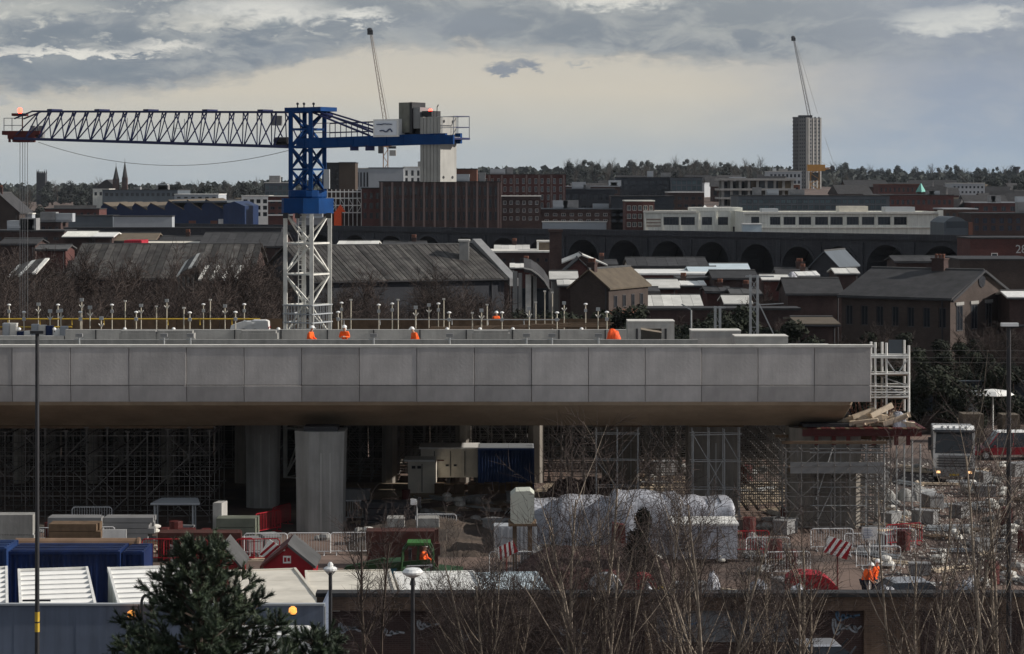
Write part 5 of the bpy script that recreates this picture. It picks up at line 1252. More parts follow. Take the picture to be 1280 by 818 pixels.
def cream_long():
    D = 456; g = zt(X(1050,D),D); x0 = X(930,D); W = X(1178,D)-x0; top = Z(265,D)-g; t = thing('long_cream_building','long cream building with a row of ten dark windows above the railway viaduct','building',(x0,D,g))
    za,zb_ = Z(281.3,D)-g,Z(271.3,D)-g; cells = [(X(a,D)-x0,X(a+c,D)-x0,za,zb_) for a,c in ((939,10),(962.5,13),(979.5,15),(998.5,15.5),(1019,16),(1038,15.5),(1058.5,15),(1077.5,15.5),(1097.5,15.5),(1117.5,16))]
    b = MB(); facade(b,W,0,top,cells,.35); b.quad((W,0,0),(W,20,0),(W,20,top),(W,0,top)); b.quad((0,20,0),(0,0,0),(0,0,top),(0,20,top)); b.quad((W,20,0),(0,20,0),(0,20,top),(W,20,top)); b.quad((0,.4,top-.2),(W,.4,top-.2),(W,20,top-.2),(0,20,top-.2)); place(b.mesh('wall',M['cream']),'wall',t,(0,0,0))
    for c in cells: place(window_mesh(c[1]-c[0],zb_-za,M['framed'],M['glass'],3),'window',t,((c[0]+c[1])/2,.2,za))
    for a in (930,952,976,996.5,1016.5,1036,1055.5,1075,1095,1115,1135):
        b = MB(); b.box(X(a,D),X(a+1.7,D),D-.22,D-.002,g,Z(268,D)); b.build('pilaster', M['cream'], t)
    b = MB(); b.box(X(1172.5,D),X(1178.5,D),D-.5,D+.6,g,Z(263,D)); b.build('end_pier', M['cream'], t)
    b = MB(); b.box(X(929,D),X(1173,D),D-.4,D+.2,Z(267.6,D),Z(265.3,D)); b.build('cornice', M['coping'], t)
    b = MB(); b.box(X(929,D),X(1172,D),D-.3,D-.005,Z(285.4,D),Z(284.2,D)); b.build('plinth_band', M['coping'], t)
    for a,c,y0,y1,m in ((1052,1088,258,264.6,'beigemetal'),(1110,1147,259,264.6,'lightgrey'),(955,975,261,264.6,'lightgrey')):
        b = MB(); b.box(X(a,D),X(c,D),D+3,D+8,Z(y1,D)-.2,Z(y0,D)); b.build('roof_room', M[m], t)
cream_long()
block('white_lean_to','small pale blue lean-to between the two cream buildings',929,952,281,448,M['blueroof'],0,0,dep=3,roofm=M['white'])
block('red_brick_range','red brick range right of the teal glass block',1111,1192,244.5,640,M['brickr'],12,1,yb=259,wf=.5,hf=.5,dep=16,roofm=M['slate'],units=2)
block('upper_red_range','low red roofs behind the green copper spire',1098,1150,231,820,M['brickr'],9,1,yb=242,wf=.4,dep=12,roofm=M['bricko'])
gable('slate_hall','dark slate roofed hall behind the red brick range',1058,1110,226,234,860,M['brickd'],M['slate'],dep=16,axis='x',cat='building')
def copper_spire():
    D = 800; g = zt(X(1152,D),D); t = thing('copper_spire','green copper pyramid roof on a stone turret right of the tower block','turret',(X(1152,D),D,g)); b = MB(); b.box(X(1147,D),X(1157,D),D,D+3,g,Z(240,D)); b.build('turret', M['brickb'], t)
    b = MB(); b.lathe([(1.75,0),(1.1,1.2),(.12,3.0)],(X(1152,D),D+1.5,Z(240.5,D)),4); b.build('spire', M['copper'], t); b = MB(); b.bar((X(1152,D),D+1.5,Z(231,D)),(X(1152,D),D+1.5,Z(227.5,D)),.1,4); b.build('finial', M['dark'], t)
copper_spire()
block('grey_flats','pale grey flats with a dark stair strip near the right wooded hill',1190,1231,229.5,900,M['lightgrey'],8,4,yb=256,wf=.5,hf=.45,dep=14)
block('red_shed_right','dark red sheds below the grey flats',1214,1284,254,640,M['brickr'],6,1,yb=266,dep=14,roofm=M['lightgrey'],units=3)
block('brick_school','dark brick block with tall blue windows at the right edge above the viaduct',1214,1290,268,430,M['brickd'],7,2,yb=290,wf=.5,hf=.66,dep=12,frame=M['bluefac'],roofm=M['slate'],units=1)
def glass_arch_shed():
    D = 425; g = zt(X(1195,D),D); t = thing('barrel_shed','low barrel roofed glass shed right of the long cream building','shed',(X(1180,D),D,g)); x0,x1 = X(1180,D),X(1214,D)
    prof = [(x0+(x1-x0)*i/10-X(1180,D), Z(283,D)-g+(Z(271,D)-Z(283,D))*math.sin(math.pi*(.12+.88*i/10))) for i in range(11)]
    b = MB(); b.prism([(0,0)]+prof+[(x1-x0,0)],(x0,D,g),(1,0,0),(0,0,1),(0,1,0),14); b.build('wall', M['midclad'], t)
    b = MB(); b.box(x0+.4,x1-.6,D-.06,D-.005,Z(285,D),Z(277,D)); b.build('glazing', M['glass'], t); b = MB(); b.box(x1-.5,x1+.2,D-.3,D+.4,g,Z(278,D)); b.build('end_post', M['bricko'], t)
glass_arch_shed()
block('long_slate_roofs','dark stepped roofs between the cream building and the brick school',1180,1222,262,480,M['brickd'],5,1,yb=272,dep=12,roofm=M['lightgrey'])
def chimney_stack():
    D = 1900; g = zt(X(1271,D),D); b = MB(); b.lathe([(2.6,0),(1.9,Z(212,D)-g),(2.9,Z(211,D)-g),(2.9,Z(208.5,D)-g)],(X(1271,D),D,g),10); tag(b.build('water_tower', M['brickv'], None, loc=(X(1271,D),D,g)),'dark round topped chimney on the right wooded skyline','chimney')
chimney_stack()

# --- between the site and the railway viaduct
gable('long_shed','long shed with weathered corrugated roof behind the trees at the left',86,312,307,349,285,M['brickd'],M['corrug'],dep=22,axis='x',cat='shed',sheets=26,over=.4)
gable('ridge_shed','tall shed with streaked corrugated roof right of the crane mast',395,630,309,352,275,M['brickv'],M['corrug'],dep=22,axis='x',yaw=R(23),cat='shed',sheets=46,over=.4,verge=True)
block('roof_plinth','small square stone block on the ridge of the streaked roof',574,586,302,288,M['pierc'],0,0,dep=2,cat='block')
gable('barn','broad dark hipped barn roof behind the left long shed',250,352,293,309,330,M['brickd'],M['slate'],dep=16,axis='x',cat='barn',sheets=10)
block('dark_retaining_wall','long dark retaining wall below the blue factory',80,352,286,400,M['brickv'],0,0,dep=2,cat='wall',roofm=M['dark'])
block('left_low_sheds','jumble of dark low sheds under the brown gabled house',-40,80,290,360,M['brickd'],8,1,yb=303,wf=.5,hf=.5,dep=10,roofm=M['slate'],units=3,cat='shed')
for i,(a,c,y0,y1,D,m,lab) in enumerate(((80,115,290.5,297,345,'cream','flat pale roof strip left of the small white roof'),(119,140,292,297,340,'whitemetal','small bright white sloping roof left of the greenish shed'),(178,248,303,312,335,'beigemetal','long thin pale canopy roof right of the red container'))):
    gable('flat_shed',lab,a,c,y0,y1,D,M['brickd'],M[m],dep=9,axis='x',cat='shed')
gable('green_roof_shed','low shed with greenish tiled roof behind the red container',140,192,293,302,342,M['brickd'],M['rooftile'],dep=10,axis='x',cat='shed')
def container(label, px0, px1, yt, D, m, h=2.6, dep=6, base=0., yaw=0., ribs=18, group=None, top=None):
    x0,x1 = X(px0,D),X(px1,D); W = x1-x0; zb_ = Z(yt,D)-h if base is None else base; h = Z(yt,D)-zb_
    t = thing('container', label, 'container', (x0,D,zb_), group); b = MB()
    n = ribs*2; pts = []
    for i in range(n+1): pts.append((.08+(W-.16)*i/n, .045 if i%2 else 0.))
    for (xa,ya),(xb,yb_) in zip(pts,pts[1:]): b.quad((xa,ya+.03,.15),(xb,yb_+.03,.15),(xb,yb_+.03,h-.12),(xa,ya+.03,h-.12))
    b.box(.02,W-.02,.1,dep-.02,.1,h-.05); place(b.mesh('side_wall',m),'side_wall',t,(0,0,0),yaw)
    b = MB()
    for xx in (0,W-.12):
        for yy in (0,dep-.12): b.box(xx,xx+.12,yy,yy+.12,0,h)
    for zz in (0,h-.12): b.box(.121,W-.121,0,.1,zz,zz+.12); b.box(.121,W-.121,dep-.1,dep,zz,zz+.12)
    place(b.mesh('corner_frame',m),'corner_frame',t,(0,0,0),yaw)['kind'] = 'stuff'
    b = MB(); k_ = max(4,int(dep/.5))
    b.box(.03,W-.03,.03,dep-.03,h-.04,h+.012)
    for i in range(k_): b.box(.1,W-.1,.1+(dep-.2)*i/k_,.1+(dep-.2)*(i+.5)/k_,h+.012,h+.05)
    place(b.mesh('roof',top or m),'roof',t,(0,0,0),yaw); return t
container('red container standing among the dark sheds at the left','155' and 155,177,301,320,mat('bright_red_container', (.42,.02,.04), .5, .2, 1.),base=None,h=2.6,ribs=8)
def canopy(label, px0, px1, yt, yb, D, arched, sheets):
    x0,x1 = X(px0,D),X(px1,D); t = thing('canopy',label,'canopy',(x0,D,0)); n = 10; dep = 6
    for i in range(sheets):
        f0,f1 = i/sheets,(i+1)/sheets-.01; z0_ = Z(yt,D)+(arched*math.sin(math.pi*.5*f0) if arched else 0); z1_ = Z(yt,D)+(arched*math.sin(math.pi*.5*f1) if arched else 0)
        b = MB(); xa,xb = x0+(x1-x0)*f0,x0+(x1-x0)*f1; b.add([(xa,D-.4,z0_),(xb,D-.4,z1_),(xb,D+dep,z1_+1.2),(xa,D+dep,z0_+1.2),(xa,D-.4,z0_-.15),(xb,D-.4,z1_-.15),(xb,D+dep,z1_+1.05),(xa,D+dep,z0_+1.05)],[(0,1,2,3),(4,7,6,5),(0,4,5,1),(1,5,6,2),(3,2,6,7),(0,3,7,4)]); b.build('roof_sheet', M['corrug' if i%3 else 'paleroof'], t)
    for i in range(4):
        for y in (D,D+dep-.3): xx = x0+.2+(x1-x0-.6)*i/3; b = MB(); b.bar((xx,y,0),(xx,y,Z(yt,D)-.1),.14,4); b.build('post', M['scaf'], t)
    for zz in (.45,.75): b = MB(); b.box(x0,x1,D+.1,D+.2,Z(yt,D)*zz,Z(yt,D)*zz+.15); b.build('rail', M['dark'], t)
    b = MB(); b.box(x0+.3,x1-.3,D+dep-.05,D+dep,0,Z(yt,D)-.4); b.build('back_wall', M['darkclad'], t)
canopy('open steel canopy with pale curved roof at the far left',6,47,350,395,228,.7,7)
canopy('derelict shed with curved pale roof sheets left of the crane mast',221,246,345,385,240,1.0,5)
canopy('derelict shed with flat slatted roof right of the curved one',248,297,349,380,243,0,10)
def arch_roof():
    D = 255; t = thing('curved_walkway','curved dark roof over a covered ramp left of the brown brick house','canopy',(X(660,D),D,0)); pts = [(655,336),(664,338),(673,344),(681,352),(687,362)]
    for i in range(4):
        a,c = P(*pts[i],D),P(*pts[i+1],D); b = MB(); up = Vector((0,0,.35)); dd = Vector((0,5,1.0)); b.add([tuple(q) for q in (a,c,c+dd,a+dd,a-up,c-up,c+dd-up,a+dd-up)],[(0,1,2,3),(4,7,6,5),(0,4,5,1),(1,5,6,2),(3,2,6,7),(0,3,7,4)]); b.build('roof_sheet', M['slate'], t)
        b = MB(); b.bar(a+Vector((0,-.1,.05)),c+Vector((0,-.1,.05)),.1,4); b.build('edge_trim', M['coping'], t)
    for px,py,w in ((641,340,.5),(648,342,.4),(657,344,.8),(664,346,.6),(686,362,.5)): b = MB(); x = X(px,D); b.box(x,x+w,D+1,D+1.4,0,Z(py,D)); b.build('column', M['coping'] if px==657 else M['pierc'], t)
    b = MB(); b.box(X(640,D),X(690,D),D+3,D+3.2,0,Z(362,D)); b.build('wall', M['darkclad'], t)
arch_roof()
block('brick_depot','long dark brick depot with a pale roof line left of centre',592,690,316,330,M['brickd'],9,1,yb=330,wf=.35,hf=.5,dep=12,roofm=M['coping'],units=0)
block('roof_pavilion','grey box room with white post on the brick depot roof',672,691,303,334,M['rooftile'],0,0,dep=4,cat='building')
b = MB(); b.box(X(671,332),X(673.5,332),332,332.4,Z(316,332),Z(303,332)); tag(b.build('vent_pipe',M['whitemetal'],None,loc=(X(672,332),332,Z(316,332))),'white upright vent pipe on the brick depot roof','pipe')
gable('gabled_shed','dark brick gabled shed with two white roof slopes behind the brown house',697,757,320,332,318,M['brickd'],M['paleroof'],dep=12,cat='shed',win=(3,.3,.9,.4,M['framed'],1))
gable('workshop','low dark brick gable in front of the white roof slopes',704,742,325,342,300,M['brickr'],M['slate'],dep=8,cat='shed')
b = MB(); b.box(0,1.5,0,1.5,0,12.5); b.box(-.15,1.65,-.15,1.65,12.5,12.8); o = b.build('chimney_stack',M['brickd'],None); o.location = (X(687,300),300,0); tag(o,'square dark brick chimney beside the curved roof','chimney')
gable('white_yard_shed','white washed low shed behind the brown brick house',690,720,341,350,270,M['pierc'],M['paleroof'],dep=7,axis='x',cat='shed')
# brown house turned so that its gable wall and windowed side both show
def brown_house():
    D = 250; t = gable('brown_house','dark brown brick house with pale tiled roof and windows on its right side',713,760,338,359,D,M['brickb'],M['rooftile'],dep=10,yaw=R(-27),chim=((.5,.06,.9,.7),))
    th = R(-27); W = (X(760,D)-X(713,D))/math.cos(th); dep = 10; rx = Vector((math.cos(th),math.sin(th),0)); ry = Vector((-math.sin(th),math.cos(th),0))
    for row,(z0_,h) in enumerate(((5.2,1.25),(3.2,1.1))):
        for i in range(4):
            wm = window_mesh(.75,h,M['framed'],M['glass'],1) if i == 0 else wm
            p = rx*(W+.03)+ry*(1.6+2.2*i); place(wm,'window',t,(p.x,p.y,z0_+.9),th+R(90))
    b = MB(); b.fbox(rx*(W+.004)+ry*.2+Vector((0,0,5.35)), ry, rx, (0,0,1), 9.6,.05,.5); place(b.mesh('orange_band',M['bricko']),'orange_band',t,(0,0,0))
brown_house()
gable('grey_hall','grey roofed hall with white end wall in front of the arches',787,884,324,334,325,M['cream'],M['slate'],dep=14,axis='x',cat='hall',sheets=8)
block('white_roof_row','long low row with bright white roof below the grey hall',772,888,344,306,M['brickr'],12,1,yb=351,wf=.5,hf=.5,dep=16,roofm=M['whitemetal'])
gable('white_roof_shed','low red brick shed with pale roof right of the brown house',787,847,351,361,283,M['brickr'],M['paleroof'],dep=9,axis='x',cat='shed',win=(6,.35,.9,.4,M['framed'],1))
gable('flat_white_shed','shed with wide flat white roof above the dark hedge',808,876,371,384,262,M['brickd'],M['paleroof'],dep=10,axis='x',cat='shed',sheets=6)
gable('broken_white_shed','small shed with patchy white roof right of the wide flat white roof',908,938,371,381,262,M['brickd'],M['paleroof'],dep=8,axis='x',cat='shed')
gable('pale_blue_shed','pale blue roofed shed with little turret behind the overhead line mast',864,896,335,342,312,M['white'],M['blueroof'],dep=9,axis='x',cat='shed')
gable('pale_blue_hall','longer pale blue roof beneath the third arch from the right',892,936,331,340,322,M['brickd'],M['blueroof'],dep=9,axis='x',cat='hall')
gable('grey_lean_to','wide low grey roof in front of the pale blue roofs',893,946,340,349,285,M['brickd'],M['slate'],dep=10,axis='x',cat='shed')
block('dark_brick_range','dark brick range behind the overhead line mast',848,948,350,292,M['brickr'],10,1,yb=366,wf=.4,hf=.5,dep=8,roofm=M['slate'])
block('low_dark_wall','low dark building under the wide flat white roof',800,1000,388,246,M['brickd'],0,0,dep=4,roofm=M['slate'],cat='wall')
gable('glass_gable','brick gable with pale glazed roof slope in front of the arches',1013,1046,315,333,330,M['brickv'],M['midclad'],dep=11,yaw=R(-22),cat='building')
gable('dark_cottage','dark cottage with slate roof left of the brick mill',975,1012,337,350,310,M['brickd'],M['slate'],dep=9,axis='x',chim=((.8,.5,.9,.9),))
gable('brick_outhouse','dark brick outhouse left of the mill',985,1052,350,368,262,M['brickd'],M['slate'],dep=9,axis='x',cat='shed')
b = MB(); b.lathe([(1.6,0),(1.2,.9),(.7,1.2),(.2,1.9)],(X(990,300),300,Z(347,300)-1.2),7); b.box(X(984,300),X(998,300),299,301,0,Z(343,300)-1); tag(b.build('white_tarpaulin',M['sheet'],None,smooth=False,loc=(X(990,300),300,Z(349,300))),'white crumpled tarpaulin over a roof left of the glazed gable','tarpaulin')
def mill():
    D = 232; yaw = R(-36); t = gable('brick_mill_house','dark brick mill with slate roof and windows on two sides at the right',1052,1172,336.5,370,D,M['brickb'],M['slate'],dep=13.5,axis='x',yaw=yaw,win=(7,.66,1.9,.46,M['framed'],1),chim=((.62,.5,1.3,1.1),),cat='mill',sheets=1)
    W = (X(1172,D)-X(1052,D))/math.cos(yaw); rx = Vector((math.cos(yaw),math.sin(yaw),0)); ry = Vector((-math.sin(yaw),math.cos(yaw),0)); ze = Z(370,D)+.5
    wm = window_mesh(1.35,2.4,M['framed'],M['glass'],1)
    for i in range(4):
        p = rx*(W+.03)+ry*(1.9+3.2*i); place(wm,'window',t,(p.x,p.y,ze*.62),yaw+R(90))
        b = MB(); b.fbox(p-ry*.85+rx*.01+Vector((0,0,ze*.62+2.42)), ry, rx, (0,0,1), 1.7,.08,.3); place(b.mesh('lintel',M['pierc']),'lintel',t,(0,0,0))
    p = rx*(W+.03)+ry*6.75; b = MB(); b.bar((p.x,p.y,ze+1.6),tuple(p+rx*.06+Vector((0,0,ze+1.6))),.75,14); place(b.mesh('round_window',M['glass']),'round_window',t,(0,0,0))
    zr = Z(336.5,D+6.75)+.5
    for y0_,y1_,za,zb_ in ((-.3,6.75,ze-.2,zr+.1),(13.8,6.75,ze-.2,zr+.1)):
        b = MB(); a = rx*(W+.34)+ry*y0_+Vector((0,0,za)); c = rx*(W+.34)+ry*y1_+Vector((0,0,zb_)); b.bar(a,c,.16,4); place(b.mesh('barge_board',M['dark']),'barge_board',t,(0,0,0))
mill()
block('brick_warehouse','plain brown brick warehouse behind the mill at the right edge',1200,1300,326,300,M['brickb'],0,0,dep=14,roofm=M['slate'])
def sign_wall():
    D = 335; t = block('sign_building','dark red brick wall with a white window and pale number 28 at the right edge',1213,1300,299,D,M['brickr'],0,0,dep=10,roofm=M['slate'])
    w = window_mesh(X(1247,D)-X(1239,D),Z(316.5,D)-Z(329,D),M['white'],M['glass'],0); place(w,'window',t,(X(1243,D)-t.location.x,-.06,Z(329,D)-t.location.z))
    cu = bpy.data.curves.new('number_28','FONT'); cu.body = '28'; cu.size = (Z(306,D)-Z(316.5,D))*1.4; cu.extrude = .03; cu.align_x = 'LEFT'
    cu.materials.append(mat('pale_sign_letter',(.42,.42,.42),.6,.05,1.)); o0 = bpy.data.objects.new('lettering_source',cu); COL.objects.link(o0); me_ = bpy.data.meshes.new_from_object(o0.evaluated_get(bpy.context.evaluated_depsgraph_get())); bpy.data.objects.remove(o0); o = bpy.data.objects.new('number_lettering',me_); COL.objects.link(o); o.parent = t; o.location = (X(1269,D)-t.location.x,-.1,Z(316.5,D)-t.location.z); o.rotation_euler = (R(90),0,0)
sign_wall()
gable('white_porch','small white roof at the right edge below the brown warehouse',1262,1296,366,373,228,M['brickd'],M['whitemetal'],dep=6,axis='x',cat='shed')
gable('stone_shed','low shed with long pale roof edge behind the deck end',1000,1046,399,407,205,M['brickd'],M['rooftile'],dep=10,axis='x',cat='shed')

# overhead line masts and lamps behind the deck
def line_mast(label, px0, px1, yt, D, arm):
    t = thing('overhead_line_mast',label,'mast',(X((px0+px1)/2,D),D,0)); x0,x1 = X(px0,D),X(px1,D); top = Z(yt,D)
    for x in (x0,x1):
        b = MB(); b.box(x-.09,x+.09,D-.09,D+.09,0,top); b.build('leg', M['galv'], t)
    b = MB(); z = .5; i = 0
    while z < top-1: b.bar((x0,D,z),(x1,D,z+.9) if i%2 else (x1,D,z),.03,4); b.bar((x1,D,z),(x0,D,z+.9),.025,4); z += .9; i += 1
    b.build('lacing', M['galv'], t)
    b = MB(); b.bar((x0-arm*.3,D,top-.1),(x1+arm,D,top-.1),.08,4); b.bar((x1,D,top-2.2),(x1+arm*1.6,D,top-2.1),.04,4); b.build('cross_arm', M['galv'], t)
line_mast('tall lattice overhead line mast rising behind the low concrete block',938,947,344,178,1.2)
line_mast('slim lattice overhead line mast left of the taller one',894,900,383,180,.4)
b = MB(); b.bar(P(949,380,176),P(968,420,176),.06,4); tag(b.build('stay_rod',M['galv'],None,loc=P(968,420,176)),'sloping stay rod right of the tall overhead line mast','rod')
def street_lamp(label, px, yt, D, kind, base=0., w=.06):
    x = X(px,D); top = Z(yt,D); t = thing('street_lamp',label,'street lamp',(x,D,base)); m = M['dark'] if kind != 'grey' else M['galv']
    b = MB(); b.bar((x,D,base),(x,D,top-.1),w*1.25,8,w); b.build('column', m, t)
    if kind == 'globe':
        b = MB(); b.lathe([(.05,-.22),(.16,-.17),(.29,-.10),(.31,-.04),(.22,.05),(.06,.08)],(x,D,top+.02),16); b.build('shade', M['lampw'], t)
        b = MB(); b.lathe([(.09,-.42),(.07,-.3)],(x,D,top+.02),10); b.build('collar', M['dark'], t)
    elif kind == 'lantern':
        b = MB(); b.lathe([(.10,-.18),(.19,-.12),(.20,-.06),(.15,-.02)],(x,D,top),12); b.build('shade', M['lampw'], t)
        b = MB(); b.lathe([(.07,-.02),(.09,.04),(.04,.12)],(x,D,top),8); b.build('finial', M['lampw'], t)
        b = MB()
        for s in (-1,1): b.bar((x,D,top-.3),(x+.22*s,D,top-.05),.02,4)
        b.build('bracket', M['galv'], t)
    elif kind == 'arm':
        b = MB(); b.bar((x,D,top-.12),(x+.9,D,top-.02),.045,6); b.build('arm', m, t); b = MB(); b.box(x-.25,x+.3,D-.1,D+.1,top-.08,top+.03); b.build('head', M['lampw'], t)
    elif kind == 'grey':
        b = MB(); b.fbox((x-.05,D-.1,top-.1),Vector((-.9,0,.5)).normalized(),(0,1,0),Vector((.5,0,.9)).normalized(),.75,.2,.1); b.build('head', M['galv'], t)
    else:
        b = MB(); b.box(x-.22,x+.22,D-.12,D+.12,top-.09,top+.01); b.build('head', m, t)
    return t
street_lamp('small grey lamp with tilted head behind the grey concrete block',864,386,170,'grey')
def lamp_extra():
    t = street_lamp('tall dark lamp column rising in front of the viaduct at the left',46.5,414,80,'top',.6,.065)
    D = 80; x = X(46.5,D)
    for a,c,m in ((765,777,M['yellow']),(779,790,M['yellow'])):
        b = MB(); b.bar((x,D,Z(c,D)),(x,D,Z(a,D)),.083,8); o = b.build('yellow_band', m, t)
    street_lamp('tall dark lamp column with white head and side arm at the right edge',1261,405,78,'arm',.6,.07)
    street_lamp('black lamp post with small white lantern left of the white domed lamp',413,708,70,'lantern',.6,.055)
    street_lamp('black lamp post with white domed shade in front of the wall',516,714,69,'globe',.6,.06)
lamp_extra()
# ------------------------------------------------------------------ falsework and scaffolding under the deck
def falsework(label, px0, px1, D, ny, dx, dy, lifts, seed, ztop=5.0, m='scaf', heads=True, r0=.03, brace=.35):
    r = random.Random(seed); x0,x1 = X(px0,D),X(px1,D); t = thing('falsework',label,'scaffold',((x0+x1)/2,D,0)); nx = max(2,int((x1-x0)/dx)+1)
    s_,l_,b_,h_ = MB(),MB(),MB(),MB(); xs = [x0+(x1-x0)*i/(nx-1)+r.uniform(-.04,.04) for i in range(nx)]; ys = [D+dy*j for j in range(ny)]
    for y in ys:
        for x in xs:
            tp = ztop+r.uniform(-.15,.1); s_.bar((x,y,0),(x,y,tp),r0,4,cap=False)
            if heads: h_.box(x-.12,x+.12,y-.12,y+.12,tp,tp+.06); h_.bar((x,y,tp-.35),(x,y,tp),.05,4,cap=False); h_.box(x-.09,x+.09,y-.09,y+.09,0,.04)
    for i in range(lifts):
        z = .35+(ztop-.7)*i/max(1,lifts-1)
        for y in ys: l_.bar((x0-.1,y+.05,z+r.uniform(-.03,.03)),(x1+.1,y+.05,z+r.uniform(-.03,.03)),r0*.9,4)
        for x in xs: l_.bar((x+.05,ys[0]-.1,z+.06),(x+.05,ys[-1]+.1,z+.06),r0*.9,4)
    for y in ys:
        for i in range(nx-1):
            for j in range(lifts-1):
                if r.random() < brace:
                    za = .35+(ztop-.7)*j/(lifts-1); zb_ = .35+(ztop-.7)*(j+1)/(lifts-1); a,c = (xs[i],xs[i+1]) if r.random()<.5 else (xs[i+1],xs[i]); b_.bar((a,y-.06,za),(c,y-.06,zb_),r0*.8,4,cap=False)
    def put(mb, nm, mt):
        o = mb.build(nm, mt, t); o['kind'] = 'stuff'
    put(s_,'standards',M[m]); put(l_,'ledgers',M[m]); put(b_,'braces',M[m])
    if heads: put(h_,'jack_plates',M['scaf'])
    b = MB(); z = ztop-.25
    for y in ys[::2]: b.box(x0-.2,x1+.2,y-.07,y+.07,ztop+.07,ztop+.22)
    b.build('bearer_beams', M['timber'], t)['kind'] = 'stuff'
    return t
falsework('regular bays of scaffold under the deck left of the two piers',-20,262,129.5,4,1.1,2.2,5,1,5.0,'scaf',True,.035,.25)
falsework('dense scaffold between the near pier and the blue container',432,610,147.5,3,.75,1.3,9,2,6.8,'paletube',True,.03,.5)
falsework('dense scaffold behind the blue container',600,745,147.2,3,.7,1.3,9,3,6.8,'paletube',True,.03,.5)
falsework('dense scaffold between the two right hand piers under the deck',800,865,139,5,.55,1.2,9,4,5.6,'paletube',True,.03,.6)
falsework('dense scaffold right of the middle pier under the deck',922,990,134,6,.55,1.2,9,5,5.3,'paletube',True,.03,.6)
falsework('dark scaffold wrapped round the right hand pier under the red platform',982,1104,125.4,3,.8,1.6,6,26,4.6,'paletube',False,.035,.35)
falsework('dense scaffold right of the red platform pier',1076,1112,129.5,4,.6,1.2,7,27,4.4,'paletube',True,.03,.6)
falsework('slim scaffold in front of the middle pier',866,925,129.3,2,.75,.9,4,6,5.1,'galv',False,.03,.3)
falsework('slim scaffold in front of the pale pier left of the middle one',746,798,130.5,2,.9,.9,4,16,5.0,'galv',False,.025,.3)
falsework('long far scaffold under the second deck',-150,1010,152,4,1.0,1.6,7,7,7.7,'scaf',True,.03,.45)
# dark netting and earth bank added to hide sunlit ground and keep the gap dark
def shade_backdrop():
    t = thing('dark_backdrop','added dark shade netting hung behind the scaffold under the decks','backdrop',(0,160.4,0)); r = random.Random(8); nm = mat('backdrop_shade',(.012,.013,.012),.95,.4,.6)
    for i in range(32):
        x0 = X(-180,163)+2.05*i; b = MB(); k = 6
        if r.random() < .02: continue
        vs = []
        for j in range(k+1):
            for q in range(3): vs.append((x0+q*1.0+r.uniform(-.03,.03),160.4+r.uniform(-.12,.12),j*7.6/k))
        b.add(vs,[(j*3+q,j*3+q+1,j*3+q+4,j*3+q+3) for j in range(k) for q in range(2)]); b.build('backdrop_panel', nm, t)
shade_backdrop()
heap('spoil_heap','added dark earth bank hiding sunlit ground behind the decks','earth bank',X(-200,175),X(1130,175),170,182,0,2.6,M['soil'],21,60,None,4,.25)
heap('soil_heap','dark brown soil mound behind the green excavator','soil heap',X(425,118),X(650,118),117,130,-.1,.8,M['soil'],22,60,None,2,.2)
heap('soil_heap','reddish soil and rubble heap right of the blue container','soil heap',X(675,132),X(800,132),130,140,-.1,1.7,mat('reddish_soil',(.075,.045,.04),.95,.4,.8,bump=.6,col2=(.045,.03,.028)),23,30,None,2.5,.2)

# --- containers and cabins
container('navy blue container standing under the middle of the deck',597.5,668,560.5,143,M['bluedark'],ribs=18,base=0,dep=2.6,top=M['lightgrey'])
def plant_room():
    D = 143.5; t = thing('plant_cabin','pale grey plant cabin on legs left of the navy container','cabin',(X(560,D),D,0)); x0,x1 = X(526,D),X(597,D); b = MB(); b.box(x0,x1,D,D+2.5,Z(597,D),Z(561.5,D)); bd = b.build('body', M['beigemetal'], t)
    for px in (527,560,594): b = MB(); b.box(X(px,D)-.1,X(px,D)+.1,D+.05,D+2.4,0,Z(597,D)-.003); b.build('leg', M['dark'], t)
    for px in (543,563,581): b = MB(); b.box(X(px,D)-.02,X(px,D)+.02,D-.03,D-.003,Z(595,D),Z(564,D)); b.build('door_seam', M['dark'], bd)
    for px in (559,569): b = MB(); b.box(X(px,D)-.09,X(px,D)+.09,D-.06,D-.003,Z(583,D),Z(580.5,D)); b.build('handle', M['dark'], bd)
    b = MB(); b.box(x0-.1,x1+.1,D-.1,D+2.6,Z(561.5,D)+.003,Z(560,D)+.03); b.build('roof', M['white'], t)
    b = MB(); b.box(X(547,D),X(555,D),D-.03,D-.002,Z(576.5,D),Z(575,D)); b.build('red_mark', M['redw'], t)
    D = 141.8; t = thing('kiosk','pale cabinet with two small dark vents standing before the plant cabin','kiosk',(X(524,D),D,0)); b = MB(); b.box(X(510,D),X(545,D),D,D+1.5,0,Z(577,D)); bd = b.build('body', M['beigemetal'], t)
    b = MB(); b.box(X(505,D),X(544,D),D-.15,D+1.7,Z(577,D)+.003,Z(574.5,D)); b.build('roof', M['white'], t)
    for px in (517,524): b = MB(); b.box(X(px,D)-.11,X(px,D)+.11,D-.04,D-.003,Z(586,D),Z(582.5,D)); b.build('vent', M['dark'], t)
    b = MB(); b.box(X(527,D),X(528,D),D-.02,D-.003,.1,Z(580,D)); b.build('door_seam', M['dark'], bd)
plant_room()
for i,(px,w) in enumerate(((543,38),(585,30),(616,24),(640,26))):
    D = 141.3+.1*i; b = MB(); ww = X(px+w,D)-X(px,D)
    for q in range(3): b.box(q*ww/3,(q+1)*ww/3-.02,0,.9,0,.62-.05*(q%2))
    o = b.build('sleeper_stack',M['timber'],None); o.location = (X(px,D),D,0); tag(o,['brown timber stack below the plant cabin','dark timber stack at the left foot of the navy container','low timber stack under the middle of the navy container','timber stack at the right foot of the navy container'][i],'timber')
